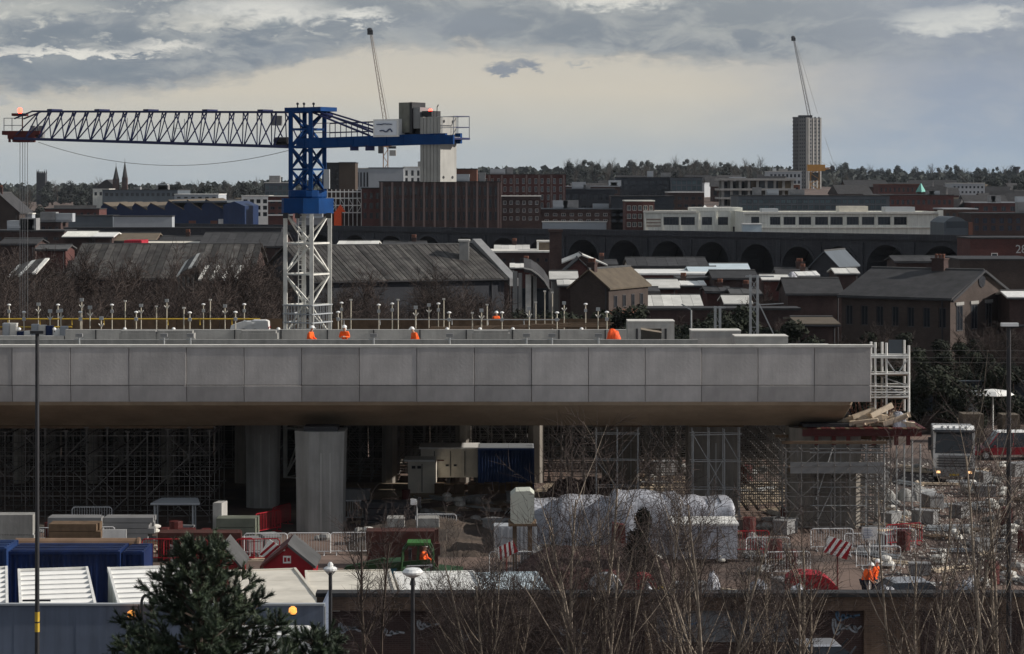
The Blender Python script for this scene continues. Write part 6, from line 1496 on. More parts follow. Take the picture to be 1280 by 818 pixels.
# foreground cabins: one ribbed kind and one plain kind
AX = Vector((.978,.208,0)); AY = Vector((-.208,.978,0))
def cabin(label, px, py, w, L, ribs, roofm, wallm, h=2.85, ax=AX, ay=AY, group=None):
    """px, py: the far left roof corner"""
    D = (H-h)*F/(py-HY); p = Vector((X(px,D),D,0))-ay*L; t = thing('site_cabin',label,'cabin',p,group); yaw = math.atan2(ax.y,ax.x)
    b = MB(); b.box(.03,w-.03,.03,L-.03,0,h-.12); place(b.mesh('body',wallm),'body',t,(0,0,0),yaw)
    b = MB(); b.box(0,w,0,L,h-.119,h-.04); b.box(0,.1,0,L,h-.039,h+.05); b.box(w-.1,w,0,L,h-.039,h+.05); b.box(.101,w-.101,0,.1,h-.039,h+.04); b.box(.101,w-.101,L-.1,L,h-.039,h+.04)
    place(b.mesh('roof_frame',roofm),'roof_frame',t,(0,0,0),yaw)
    if ribs:
        m_ = MB(); d_ = (L-.2)/ribs; m_.add([(.1,0,0),(w-.1,0,0),(w-.1,d_*.08,.08),(.1,d_*.08,.08),(w-.1,d_*.32,.08),(.1,d_*.32,.08),(w-.1,d_*.4,0),(.1,d_*.4,0),(w-.1,d_,0),(.1,d_,0)],[(0,1,2,3),(3,2,4,5),(5,4,6,7),(7,6,8,9)]); m_.mi = [0,0,0,1]
        me = m_.mesh('roof_rib',[M['rib'],M['pan']]); ay2 = Vector((-math.sin(yaw),math.cos(yaw),0))
        for i in range(ribs): q = ay2*(.1+d_*i); place(me,'roof_rib',t,(q.x,q.y,h-.037),yaw)
    else:
        for i in range(int(L/1.2)):
            m_ = MB(); m_.box(.102,w-.102,.102+(L-.21)*i/int(L/1.2),.095+(L-.21)*(i+1)/int(L/1.2),h-.038,h-.012+.006*(i%2)); place(m_.mesh('roof_sheet',roofm),'roof_sheet',t,(0,0,0),yaw)
    for q in range(int(L/2.4)):
        m_ = MB(); m_.box(w-.03,w-.005,.8+2.4*q,1.8+2.4*q,1.1,1.9); m_.box(.005,.03,.8+2.4*q,1.8+2.4*q,1.1,1.9); place(m_.mesh('window',M['glass']),'window',t,(0,0,0),yaw)
        m_ = MB(); m_.box(-.004,.002,.4+2.4*q,.44+2.4*q,.1,h-.15); place(m_.mesh('panel_seam',M['grey']),'panel_seam',t,(0,0,0),yaw)
    return t
cabin('white ribbed cabin roof cut off by the left picture edge',-82,712,2.85,9.2,8,M['whitemetal'],M['teal'])
cabin('white ribbed cabin roof just right of the tall dark lamp column',22,712.5,2.75,9.2,8,M['whitemetal'],M['teal'])
cabin('white ribbed cabin roof behind the left side of the pine tree',134,710.5,2.85,9.2,8,M['whitemetal'],M['coping'])
cabin('plain beige cabin roof behind the right side of the pine tree',285,714,2.7,9,0,M['beigemetal'],M['beigemetal'])
B1 = Vector((1,.02,0)).normalized()
cabin('pale flat cabin roof with a white end wall beside the red hut',381,714.5,3.4,8.5,0,M['beigemetal'],M['white'],h=2.75,ax=Vector((.99,.1,0)).normalized(),ay=Vector((-.1,.99,0)).normalized())
cabin('bright white flat cabin roof behind the white domed lamp',492,716,3.2,8,0,M['whitemetal'],M['white'],h=2.72,ax=Vector((.99,.1,0)).normalized(),ay=Vector((-.1,.99,0)).normalized())
cabin('bluish flat cabin roof behind the bushy birch left of centre',590,717,2.6,7.5,0,M['blueroof'],M['white'],h=2.7,ax=Vector((.99,.1,0)).normalized(),ay=Vector((-.1,.99,0)).normalized())
# blue site containers with a brown pipe on top
D_ = 101.5
container('long navy container behind the white cabin roofs',10,150,690,D_,M['bluecont'],base=0,dep=2.5,ribs=20)
container('short blue container at the right end of the long navy one',153,180,690.5,D_+.4,M['bluecont'],base=0,dep=2.5,ribs=4)
container('navy container at the left picture edge with a rail in front',-60,8,686,D_-.5,M['bluedark'],base=0,dep=2.5,ribs=10)
b = MB(); b.bar(P(20,680.5,104.2),P(172,680.5,104.2),.27,14); b.bar(P(172,680.5,104.2),P(175,680.5,104.2),.30,14)
tag(b.build('brown_pipe',mat('brown_pipe_paint',(.18,.115,.075),.8,.3,1.),None,smooth=False,loc=P(20,680.5,104.2)),'long thick brown pipe lying on top behind the navy container','pipe')
for i,px in enumerate((28,158)):
    b = MB(); D = 104.2; b.box(X(px,D)-.15,X(px,D)+.15,D-.3,D+.3,0,Z(680.5,D)-.25); tag(b.build('pipe_stand',M['timber'],None,loc=(X(px,D),D,0)),['timber stand under the left end of the brown pipe','timber stand under the right end of the brown pipe'][i],'stand')
# barriers
def barrier_proto(m):
    t = thing('pedestrian_barrier','proto','barrier',(0,0,0)); w,h = 2.1,1.1; b = MB()
    pts = [(-w/2,0,.12),(-w/2,0,h-.1),(-w/2+.1,0,h),(w/2-.1,0,h),(w/2,0,h-.1),(w/2,0,.12)]; b.path(pts,.028,5); b.bar((-w/2,0,.2),(w/2,0,.2),.025,5); b.build('frame', m, t)
    b = MB()
    for i in range(15): x = -w/2+w*(i+1)/16; b.bar((x,0,.2),(x,0,h),.014,4,cap=False)
    b.build('bars', m, t)
    for s in (-1,1): b = MB(); b.bar((s*w*.36,-.3,.02),(s*w*.36,.3,.02),.03,4); b.bar((s*w*.36,0,.02),(s*w*.36,0,.2),.03,4); b.build('foot', m, t)
    return note(t)
wb = mat('white_barrier_steel',(.60,.60,.60),.5,.15,2.); BW = barrier_proto(wb); BR = barrier_proto(M['red'])
used = set()
def barrier(kind, px, py_top, rz, label):
    """stands on the ground, its top rail at photo row py_top"""
    D = (H-1.1)*F/(py_top-HY); pr = BW if kind == 'w' else BR; loc = (X(px,D),D,0); lab = ('white' if kind == 'w' else 'red')+' steel crowd barrier '+label
    if kind not in used: used.add(kind); pr.location = loc; pr.rotation_euler = (0,0,rz); pr['label'] = lab; pr['group'] = 'crowd barriers around the site'; return
    dup(pr, loc, rz, lab, group='crowd barriers around the site')
for k,px,py,rz,lab in (('r',205,674,.02,'between the blue container and the pine top'),('r',232,674.5,.0,'just left of the pine top'),('r',290,673,.0,'right of the pine top'),('w',332,667,.03,'on pale ground left of the near pier'),('r',322,674,.1,'beside the first red hut'),
        ('w',386,666.5,.0,'in front of the near pier'),('w',440,666,.05,'right of the near pier foot'),('w',497,665.5,.0,'behind the green excavator cab'),('w',115,634,.0,'far back under the deck at the left'),('w',15,666,.0,'on the blue container line at the left edge'),
        ('w',60,660,.03,'behind the brown pipe, left one'),('w',117,659,.03,'behind the brown pipe, right one'),('r',335,640,1.0,'turned sideways left of the near pier'),('r',352,632,1.2,'further back left of the near pier'),
        ('w',450,626,.0,'on the soil mound side right of the near pier'),('w',545,643,.0,'on the slope below the plant kiosk'),('w',1040,661,.03,'in front of the right scaffolded pier'),('w',1082,667,.05,'left of the white notice board'),('w',1118,661,.0,'right of the white notice board'),('w',1098,683,.04,'behind the two workers at the wall'),
        ('w',960,672,.0,'right of the vented white cabin'),('r',935,664,.1,'behind the vented white cabin'),('w',640,690,.0,'below the white tank'),('w',985,690,.1,'left of the long red cover'),('r',1130,655,.4,'far right beyond the notice board')):
    barrier(k,px,py,rz,lab)
# huts
def red_hut(label, px0, px1, py_top, py_eave, D, seed, sign):
    x0,x1 = X(px0,D),X(px1,D); W = x1-x0; t = thing('red_hut',label,'hut',(x0,D,0)); zr,ze = Z(py_top,D),Z(py_eave,D); dep = 2.6
    b = MB(); b.add([(0,0,0),(W,0,0),(W,0,ze),(W/2,0,zr),(0,0,ze),(0,dep,0),(W,dep,0),(W,dep,ze),(W/2,dep,zr),(0,dep,ze)],[(0,1,2,3,4),(9,8,7,6,5),(1,6,7,2),(5,0,4,9)]); o = place(b.mesh('wall',M['red']),'wall',t,(0,0,0),0)
    for s in (0,1):
        a = Vector((-.12 if s==0 else W+.12,-.15,ze-.1)); c = Vector((W/2,-.15,zr+.03)); b = MB(); d = Vector((0,dep+.3,0)); u = Vector((0,0,.12)); b.add([tuple(q) for q in (a,c,c+d,a+d,a+u,c+u,c+d+u,a+d+u)],[(0,1,2,3),(4,7,6,5),(0,4,5,1),(1,5,6,2),(2,6,7,3),(3,7,4,0)])
        place(b.mesh('roof_slope',M['felt'] if s else M['redw']),'roof_slope',t,(0,0,0),0)
    b = MB(); b.box(W*.28,W*.62,-.03,-.004,.1,ze-.1); place(b.mesh('door',M['redw']),'door',t,(0,0,0),0)
    if sign:
        b = MB(); b.box(W*.40,W*.56,-.02,-.003,ze+.12,ze+.42); sg = place(b.mesh('notice',M['white']),'notice',t,(0,0,0),0)
        b = MB(); b.box(W*.42,W*.47,-.03,-.021,ze+.18,ze+.36); b.box(W*.49,W*.54,-.03,-.021,ze+.2,ze+.34); place(b.mesh('notice_print',M['red']),'notice_print',sg,(0,0,0),0)
        b = MB(); b.bar((W*.42,-.03,ze+.66),(W*.42,.0,ze+.66),.05,10); place(b.mesh('lamp',M['white']),'lamp',t,(0,0,0),0)
red_hut('bright red gabled hut with grey felt roof and small white notice',329,391,684,708,97.5,1,True)
red_hut('smaller red hut with grey roof slope mostly hidden by the pine top',258,299,684,709,102,2,False)
def striped_board(label, px, py, D, w, h, tilt, post):
    t = thing('warning_board',label,'warning board',P(px,py+h*F/D/2+ (26 if post else 0),D)); c = P(px,py,D); u = Vector((math.cos(tilt),0,math.sin(tilt))); v = Vector((-math.sin(tilt),0,math.cos(tilt)))
    for i in range(8):
        f0,f1 = i/8-.0,(i+1)/8; b = MB(); sk = .22*w; o = c-u*w/2-v*h/2
        a_,b_ = w*f0,w*f1
        q = [(max(0,min(w,a_-sk*.5+sk*k)),h*k) for k in (0,)]
        pts = [(max(0,min(w,a_-sk*.5)),0),(max(0,min(w,b_-sk*.5)),0),(max(0,min(w,b_+sk*.5)),h),(max(0,min(w,a_+sk*.5)),h)]
        if i == 0: pts[0] = (0,0); pts[3] = (max(0,sk*.5),h) if False else (0,h)
        if i == 7: pts[1] = (w,0); pts[2] = (w,h)
        b.prism(pts,o,u,v,(0,1,0),.04); b.build('stripe', M['red'] if i%2 else M['white'], t)
    if post:
        b = MB(); b.bar((c.x,c.y+.06,0),(c.x,c.y+.06,c.z),.04,5); b.build('post', M['redw'], t)
striped_board('red and white striped board leaning behind the red hut roof',341,691,99,.85,.75,R(-35),True)
striped_board('red and white striped board on a post left of the two workers',1047,685,106,1.1,.75,R(-18),True)
striped_board('red and white striped board half hidden by twigs below the white tank',633,688,107,.9,.55,R(25),True)
b = MB(); D=108; p = P(1087,667,D); b.box(p.x-.35,p.x+.35,D,D+.04,p.z-.28,p.z+.28); b.bar((p.x,D+.06,0),(p.x,D+.06,p.z),.03,5); o = b.build('notice_board',M['white'],None,loc=(p.x,D,0)); tag(o,'small white square notice board standing above the barriers','notice board')
r_ = random.Random(3); b = MB()
for i in range(6): zz = p.z+.2-.075*i; b.box(p.x-.26,p.x-.26+r_.uniform(.25,.5),D-.012,D-.002,zz-.02,zz+.015)
q = b.build('print_lines',mat('grey_print',(.3,.33,.4),.7,.05,1.),None,loc=(p.x,D,0)); q.parent = o; q.location = (0,0,0)
# green excavator
def excavator():
    D = 103.0; t = thing('excavator','green excavator with an orange clad driver in its open cab','excavator',(X(520,D),D,0)); g,gd = M['green'],M['greend']
    for s in (0,1):
        y = D-.9+1.9*s; b = MB(); prof = [(-1.7,.1),(-1.5,0),(1.5,0),(1.75,.2),(1.75,.6),(1.5,.8),(-1.5,.8),(-1.75,.6)]; b.prism(prof,(X(515,D),y,0),(1,0,0),(0,0,1),(0,1,0),.5); tr = b.build('track', M['black'], t)
        for i in range(7): b = MB(); x = X(515,D)-1.5+.5*i; b.bar((x,y-.03,.3),(x,y,.3),.17,8); b.build('track_roller', M['dark'], tr)
    b = MB(); b.bar((X(515,D),D+.3,.6),(X(515,D),D+.3,1.1),.7,12); b.build('turntable', M['dark'], t)
    b = MB(); x0,x1 = X(470,D),X(545,D); b.prism([(0,0),(x1-x0,0),(x1-x0,.5),(1.2,.55),(1.1,.95),(.2,.9),(0,.6)],(x0,D-.8,1.05),(1,0,0),(0,0,1),(0,1,0),2.2); b.build('upper_body', gd, t)
    b = MB(); b.box(X(478,D),X(497,D),D-.83,D-.803,1.2,1.85); b.build('side_panel', M['teal'], t)
    b = MB(); xa,xb = X(501,D),X(541,D); z0,z1 = 1.6,Z(678,D); r = .05; fr = [(xa+.05,z0),(xa+.12,z1-.25),(xa+.35,z1),(xb-.15,z1),(xb,z1-.3),(xb+.05,z0)]
    for y in (D-.85,D+.15):
        b.path([(px_,y,pz) for px_,pz in fr],.055,5); b.bar(((xa+xb)/2,y,z0),((xa+xb)/2+.1,y,z1),.045,4)
    for px_,pz in fr: b.bar((px_,D-.85,pz),(px_,D+.15,pz),.045,4)
    b.build('cab_frame', gd, t)
    b = MB(); b.box(xa+.3,xb-.1,D-.9,D+.2,z1+.003,z1+.1); b.build('cab_roof', g, t)
    b = MB(); b.box(xa,xb,D-.88,D+.18,z0-.35,z0); b.box(xa+.45,xa+.95,D-.6,D,z0,z0+.35); b.box(xa+.35,xa+.47,D-.6,D,z0,z0+1.0); b.build('cab_floor', M['dark'], t)
    b = MB(); b.path([(xa+.2,D-.95,z0+.05),(xb-.6,D-1.05,z0+.12),(xb+.05,D-1.0,z0+.42),(xa+.3,D-1.0,z0+.38),(xa+.2,D-.95,z0+.05)],.03,5); b.build('hand_rail', M['galv'], t)
    b = MB(); b.prism([(0,0),(.25,-.25),(2.0,.25),(2.15,.55),(1.9,.7),(.3,.35)],(X(432,D)-.3,D+.35,1.4),(1,0,0),(0,0,1),(0,1,0),.35); b.build('boom', gd, t)
    b = MB(); b.prism([(0,0),(3.1,.32),(3.1,.52),(0,.25)],(X(448,D),D-.83,1.72),(1,0,0),(0,0,1),(0,1,0),.12); b.build('boom_stripe', gd, t)
    b = MB(); b.prism([(0,0),(1.0,.05),(1.15,.5),(.1,.6)],(X(545,D),D-.6,1.15),(1,0,0),(0,0,1),(0,1,0),1.6); b.build('counterweight', gd, t)
    for i in range(3): b = MB(); b.box(X(560,D)+.35*i,X(560,D)+.25+.35*i,D-.63,D-.603,1.28,1.42); b.build('yellow_label', M['yellow'], t)
excavator()
person('driver in orange jacket sitting inside the green excavator cab', (X(528,103), 102.75, 1.45), R(75), .15, 'fwd', True)
# workers by the wall
person('worker in bright orange jacket by the wall, left one of the pair', (X(1080,104.5), 104.5, 0), R(110), .45, 'fwd')
person('worker in dull orange jacket half hidden behind twigs, right one of the pair', (X(1092,105.3), 105.3, 0), R(60), .25)
# sheeting, tank, vented cabin
def sheeted(name, label, cat, x0, x1, y0, y1, h, seed):
    """a boxy stack under loose sheeting: soft shoulders, sagging folds that open towards the hem"""
    r = random.Random(seed); n = 46; prof = [(-.12,0),(-.05,.18),(0,.4),(.03,.62),(.06,.82),(.14,.94),(.38,1.0),(1.4,1.03),(2.6,1.0),(4.2,.95),(4.6,.4),(4.7,0)]
    ph = [(r.uniform(4,9),r.uniform(0,6.28),r.uniform(.4,1)) for _ in range(3)]+[(r.uniform(14,26),r.uniform(0,6.28),r.uniform(.3,.6)) for _ in range(3)]
    b = MB(); vs = []
    for i in range(n+1):
        u = i/n; e = min(1,min(u,1-u)*22); hh = h*(.97+.02*math.sin(u*5+seed)+.012*math.sin(u*13+seed*2))*(.90+.10*e**.5)
        for (dy,f) in prof:
            w = sum(a*math.sin(fr*u+p+f*1.2*a) for fr,p,a in ph)/3; y = y0+dy*(y1-y0)/4.7+w*.10*(1.15-f)*(1 if dy < 1 else 0); vs.append((x0+(x1-x0)*u+.05*math.sin(f*7+u*20),y,hh*f+(.05*w if .9<f else 0)))
    m_ = len(prof); b.add(vs,[(i*m_+j,(i+1)*m_+j,(i+1)*m_+j+1,i*m_+j+1) for i in range(n) for j in range(m_-1)]+[tuple(range(m_)),tuple(range((n+1)*m_-1,n*m_-1,-1))])
    return tag(b.build(name,M['sheet'],None,smooth=True,loc=((x0+x1)/2,y0,0)),label,cat)
for i,(a,c,y0,D,lab_) in enumerate(((640,706,632,121,'low stack under greyish sheeting just right of the cream tank'),(698,772,627,119,'stack under dull bluish sheeting behind the large birch'),(766,852,620,118,'tallest stack under pale sheeting behind the dark evergreen'),(846,918,627,120,'stack under pale sheeting behind the vented cabin'))):
    o = sheeted('plastic_sheeting',lab_,'sheeting',X(a,D),X(c,D),D,D+4.5,Z(y0,D),300+i); r = random.Random(300+i)
    for q in range(3):
        xx = X(a,D)+(X(c,D)-X(a,D))*(.2+.3*q)+r.uniform(-.2,.2); b = MB(); b.path([(xx,D-.06,.3),(xx+.05,D+.3,Z(y0,D)*.97),(xx,D+2.5,Z(y0,D)*1.03)],.025,4); p_ = b.build('rope',M['dark'],o)
b = MB(); D=112; x0,x1=X(638,D),X(668,D); b.prism([(0,.15),(.2,0),(x1-x0-.15,0),(x1-x0,.2),(x1-x0,1.35),(x1-x0-.2,1.52),(.25,1.5),(0,1.3)],(x0,D,Z(655,D)),(1,0,0),(0,0,1),(0,1,0),1.6); o=b.build('water_tank',mat('cream_tank_plastic',(.50,.51,.44),.5,.12,1.),None,loc=(x0,D,Z(655,D))); tag(o,'cream plastic tank raised at the left end of the pale sheeting','tank')
b = MB(); 
for xx in (x0+.1,x1-.3):
    for yy in (D+.1,D+1.3): b.box(xx,xx+.2,yy,yy+.2,0,Z(655,D)-.12)
b.box(x0-.1,x1+.1,D-.05,D+1.65,Z(655,D)-.12,Z(655,D)-.003); tag(b.build('tank_stand',M['timber'],None,loc=(x0,D,0)),'timber stand carrying the cream plastic tank','stand')
for i,(a,c,y0) in enumerate(((617,650,658),(650,672,657))):
    D=118; b=MB(); b.box(X(a,D),X(c,D)-.03,D,D+1.2,0,Z(y0,D)); 
    for q in range(4): xx=X(a,D)+(X(c,D)-X(a,D))*q/4; b.box(xx+.03,xx+.13,D-.04,D,.1,Z(y0,D)-.05)
    tag(b.build('bulk_box',M['lightgrey'],None,loc=(X(a,D),D,0)),['pale ribbed bulk box below the cream tank, left one','pale ribbed bulk box below the cream tank, right one'][i],'box')
def vented_cabin():
    D=115.5; x0,x1=X(842,D),X(922,D); h=Z(657,D); t=thing('vented_cabin','white site cabin with a louvred vent on its left end in the centre right','cabin',(x0,D,0)); b=MB(); b.box(x0,x1,D,D+2.4,.2,h); bd=b.build('body',mat('bluish_white_cabin',(.50,.52,.57),.5,.12,1.),t)
    b=MB(); b.box(x0-.06,x1+.06,D-.08,D+2.5,h+.003,h+.1); b.build('roof',M['whitemetal'],t)
    for i in range(5): b=MB(); b.box(X(849,D),X(859,D),D-.05,D-.003,Z(671,D)-.28*i*.6-.02,Z(671,D)-.28*i*.6+.09); b.build('louvre',M['dark'],bd)
    for px in (873,896): b=MB(); b.box(X(px,D),X(px+1.2,D),D-.03,D-.003,.3,h-.1); b.build('door_seam',M['dark'],bd)
    for px,py in ((903,669),(889,682)): b=MB(); b.box(X(px,D),X(px+3,D),D-.05,D-.003,Z(py+3,D),Z(py,D)); b.build('latch',M['dark'],bd)
vented_cabin()
b=MB(); D=112; b.prism([(0,0),(.75,0),(.7,2.3),(.1,2.4)],(X(763,D),D,0),(1,0,0),(0,0,1),(0,1,0),.6); tag(b.build('red_cabinet',M['redw'],None,loc=(X(763,D),D,0)),'narrow dark red cabinet left of the dark evergreen','cabinet')
b=MB(); D=104; b.lathe([(.22,0),(.22,.05),(.06,.12),(.13,.75),(.03,.85)],(X(826,D),D,0),8); tag(b.build('yellow_cone',M['yellow'],None,loc=(X(826,D),D,0)),'small yellow upright marker right of the dark evergreen','marker')
b=MB(); D=103; b.bar((X(757,D),D,.75),(X(757,D),D+.6,.75),.75,16); b.bar((X(757,D),D-.02,.75),(X(757,D),D,.75),.35,12); tag(b.build('cable_drum',M['lightgrey'],None,loc=(X(757,D),D,0)),'pale cable drum left of the dark evergreen','cable drum')
def red_cover(label,a,c,py,D,seed):
    x0,x1=X(a,D),X(c,D); h=Z(py,D); t=thing('red_cover',label,'cover',(x0,D,0)); n=8; r=random.Random(seed); prof=[(0,0),(0,h*.86)]+[(( x1-x0)*i/n,h*(.9+.1*math.sin(math.pi*min(1,.25+i/n*.75)))-(h*.38*max(0,(i/n-.55)/.45)**2)) for i in range(1,n+1)]+[(x1-x0,0)]
    b=MB(); b.prism(prof,(x0,D,0),(1,0,0),(0,0,1),(0,1,0),1.5); b.build('body',M['red'],t)
    for f in (.0,.35,.7): b=MB(); xx=x0+(x1-x0)*f; b.box(xx,xx+.05,D-.03,D-.003,.1,h*.8); b.build('seam',M['redw'],t)
    b=MB(); b.path([(x0+(x1-x0)*.05,D-.05,h*.6),(x0+(x1-x0)*.5,D-.05,h*.66)],.03,4); b.build('strap',M['white'],t)
red_cover('long dark red covered machine behind the wall left of the workers',986,1054,718.5,101,3)
red_cover('short red covered machine behind the wall below the dark evergreen',794,826,722,100,4)
for i,(a,c,py) in enumerate(((975,1012,734),(800,832,733),(880,905,729),(925,965,731),(1090,1130,733),(1180,1230,731))):
    heap('white_bag',['white sacks in front of the long red cover','white sack beside the short red cover','pale rubble sacks right of the short red cover','pale rubble sacks in a row left of the long red cover','white sacks at the workers feet','pale sacks behind the wall at the right'][i],'sacks',X(a,98.5),X(c,98.5),98,99.2,0,Z(py,98.5),M['sheet'],40+i,10,None,3,.3)
# laid out materials on the left
def stack(name,label,cat,a,c,y0,D,n,m,dep=1.2,gap=.02,skew=.0,lay=4):
    x0,x1=X(a,D),X(c,D); h=Z(y0,D); r=random.Random(int(a)); t=thing(name,label,cat,(x0,D,0))
    for j in range(lay):
        b=MB(); k=n; z0,z1=h*j/lay+.01,h*(j+1)/lay-.015; sh=r.uniform(-.15,.15)
        for i in range(k): b.box(x0+sh,x1+sh+r.uniform(-.2,.05),D+dep*i/k,D+dep*(i+1)/k-gap,z0,z1)
        b.build('layer',m,t)
stack('concrete_barrier','long pale concrete blocks at the left edge under the deck','concrete block',-10,44,643.5,118,1,M['pierc'],1.0,lay=2)
stack('timber_stack','brown timber stack left of the white board','timber',58,122,655,118.5,3,M['timber'])
stack('steel_stack','grey steel beams stacked behind the brown timber','steel beams',62,128,647,121,3,M['grey'],lay=3)
stack('formwork_stack','grey formwork panels stacked right of the white board','formwork',128,192,647,121.5,3,M['grey'],lay=5)
stack('red_steel_stack','dark red steel frames lying right of the near pier','steel frames',455,545,664,114,5,M['rust'],lay=3)
stack('red_steel_stack','low dark red steel frames left of the pine top','steel frames',196,300,666,116,5,M['rust'],lay=2)
stack('formwork_stack','dark grey trough shaped shutter left of the near pier','formwork',272,322,648,121,2,mat('green_grey_shutter',(.13,.14,.11),.7,.3,1.),lay=3)
stack('grey_slab_stack','grey concrete slabs on the slope right of the near pier','slabs',480,505,648,121,2,M['pierc'],lay=3); stack('grey_slab_stack','grey concrete slabs below the plant kiosk','slabs',522,548,648,121.5,2,M['pierc'],lay=3)
stack('steel_stack','dark steel sections on the slope below the kiosk','steel beams',452,520,628,128,4,M['dark'],lay=4)
b=MB(); D=117.5; b.box(X(128,D),X(158,D),D,D+.06,.3,Z(662,D)+0); b.box(X(130,D),X(132,D),D+.06,D+.3,0,.6); b.box(X(153,D),X(155,D),D+.06,D+.3,0,.6); tag(b.build('white_board',M['white'],None,loc=(X(143,D),D,0)),'white rectangular board standing behind the brown pipe','board')
b=MB(); D=126; x0,x1=X(188,D),X(250,D); z=Z(629,D); b.add([(x0,D,z),(x1,D,z),(x1-.3,D+1.4,z+.1),(x0+.4,D+1.4,z+.1),(x0,D,z-.1),(x1,D,z-.1),(x1-.3,D+1.4,z),(x0+.4,D+1.4,z)],[(0,1,2,3),(4,7,6,5),(0,4,5,1),(1,5,6,2),(2,6,7,3),(3,7,4,0)])
for xx in (x0+.2,x1-.4): b.bar((xx,D+.2,0),(xx,D+.2,z-.1),.05,5); b.bar((xx,D+1.2,0),(xx,D+1.2,z-.05),.05,5)
tag(b.build('formwork_table',M['lightgrey'],None,loc=(x0,D,0)),'pale formwork table raised on props under the deck at the left','formwork table')
b=MB(); D=119; xx=X(232,D); b.box(xx-.5,xx+.5,D,D+.9,.0,.75); b.bar((xx-1.1,D+.4,.85),(xx+1.1,D+.4,.85),.13,8); b.box(xx-.4,xx+.4,D+.1,D+.8,.75,1.1); b.box(xx-1.25,xx-.9,D+.1,D+.7,.6,1.15); b.box(xx+.75,xx+1.15,D+.1,D+.7,.6,1.1); tag(b.build('red_machine',M['redw'],None,loc=(xx,D,0)),'small dark red machine with side arms on the ground left of centre','machine')
b=MB(); D=122; b.fbox((X(266,D),D,0),(1,0,0),(.2,1,0),(0,0,1),.45,.9,Z(629,D)); tag(b.build('concrete_post',M['concrete'],None,loc=(X(268,D),D,0)),'pale upright concrete post left of the grey shutter','post')
def site_light(label,px,py,D):
    t=thing('site_light',label,'site light',(X(px,D),D,0)); x=X(px,D); b=MB(); b.bar((x,D,0),(x,D,Z(py,D)),.04,6); b.build('pole',M['galv'],t); b=MB(); b.box(x-.3,x-.02,D-.1,D+.1,Z(py+6,D),Z(py-1,D)); b.build('floodlight',M['lampw'],t); b=MB(); b.box(x+.05,x+.2,D-.05,D+.1,Z(py+8,D),Z(py-3,D)); b.build('control_box',M['dark'],t)
site_light('slim site light on a pole right of the near pier',521,625,116)
for i,(px,py,w,hh,m) in enumerate(((1217,518,26,2.0,'rooftile'),(1264,519,22,2.0,'rooftile'),(1165,520,30,1.4,'brickb'),(1212,489,20,2.4,'galv'))):
    D=170+3*i; x=X(px,D); b=MB(); ww=w/F*D; k=4; base=0
    for q in range(k): b.box(x-ww/2,x+ww/2,D,D+1.8,Z(py,D)-hh+hh*q/k+.02,Z(py,D)-hh+hh*(q+1)/k)
    if Z(py,D)-hh>.1: b.box(x-ww/2+.1,x-ww/2+.3,D+.3,D+.5,0,Z(py,D)-hh+.02); b.box(x+ww/2-.3,x+ww/2-.1,D+1.3,D+1.5,0,Z(py,D)-hh+.02)
    tag(b.build('pallet_stack',M[m],None,loc=(x,D,0)),['brown pallet stack behind the lorry','brown pallet stack behind the red pickup','brown boxes left above the lorry','grey crates stacked high behind the lorry'][i],'pallet stack')
b=MB(); D=178; b.lathe([(.2,0),(1.6,.15),(1.1,.45),(.2,.55)],(X(1241,D),D,Z(496,D)),8); b.bar((X(1241,D),D,0),(X(1241,D),D,Z(496,D)),.06,6); tag(b.build('white_canopy',M['whitemetal'],None,loc=(X(1241,D),D,0)),'white shallow canopy on a post behind the lorry','canopy')
heap('spoil_heap','dark reddish spoil bank between the white sheeting and the wall','soil heap',X(640,110),X(845,110),106,115,-.1,1.5,mat('dark_red_spoil',(.07,.038,.034),.95,.4,.8,bump=.6,col2=(.04,.026,.024)),71,36,None,3,.15)
for i,(px,py) in enumerate(((1112,575),(1136,581),(1148,566))):
    D=138; heap('rubble_pile',['pale rubble pile below the red platform end','pale rubble pile left of the lorry wheel','pale sacks beside the lorry cab'][i],'rubble',X(px-10,D),X(px+12,D),D,D+2.2,0,.65,M['pierc'],60+i,14,None,2.5,.12)
# puddled gravel yard at the right
def yard():
    b=MB(); r=random.Random(77)
    for i in range(2400):
        px=r.uniform(1085,1300); D=r.uniform(109,158); x=X(px,D); s=r.uniform(.03,.11); a=r.uniform(0,6.28); dx,dy=math.cos(a)*s,math.sin(a)*s
        b.add([(x-dx,D-dy,.03),(x+dy,D-dx,.03),(x+dx,D+dy,.03),(x-dy,D+dx,.03),(x,D,.03+s*.8)],[(0,1,4),(1,2,4),(2,3,4),(3,0,4)])
    tag(b.build('gravel',mat('pale_gravel_stone',(.42,.39,.35),.6,.5,.5),None),None,None,kind='stuff')
yard()

# ------------------------------------------------------------------ hoarding and street wall
def hoarding():
    D=84.0; t=thing('site_hoarding','plain blue grey site hoarding with a pale top rail at the bottom left','hoarding',(X(200,D),D,.6)); x0,x1=X(-60,D),X(404.5,D); zt1=Z(757,D); n=12
    for i in range(n):
        b=MB(); a=x0+(x1-x0)*i/n; c=x0+(x1-x0)*(i+1)/n-.004; b.box(a,c,D+.004*(i%2),D+.08,.55,zt1); b.build('panel',M['hoard'],t)
    b=MB(); b.box(x0,x1+.04,D-.06,D+.14,zt1+.003,Z(754.5,D)); b.build('top_rail',M['lightgrey'],t)
    for i in range(n+1): b=MB(); xx=x0+(x1-x0)*i/n; b.box(xx-.06,xx+.06,D+.1,D+.22,.55,zt1-.05); b.build('post',M['galv'],t)
    b=MB(); b.box(x1-.08,x1,D+.09,87.2,.55,zt1-.003); b.build('return_panel',M['hoard'],t)
    b=MB(); b.box(X(27,D),X(62,D),D+.15,D+.2,Z(752,D)-.03,Z(752,D)+.03); b.build('loose_batten',M['dark'],t)
hoarding()
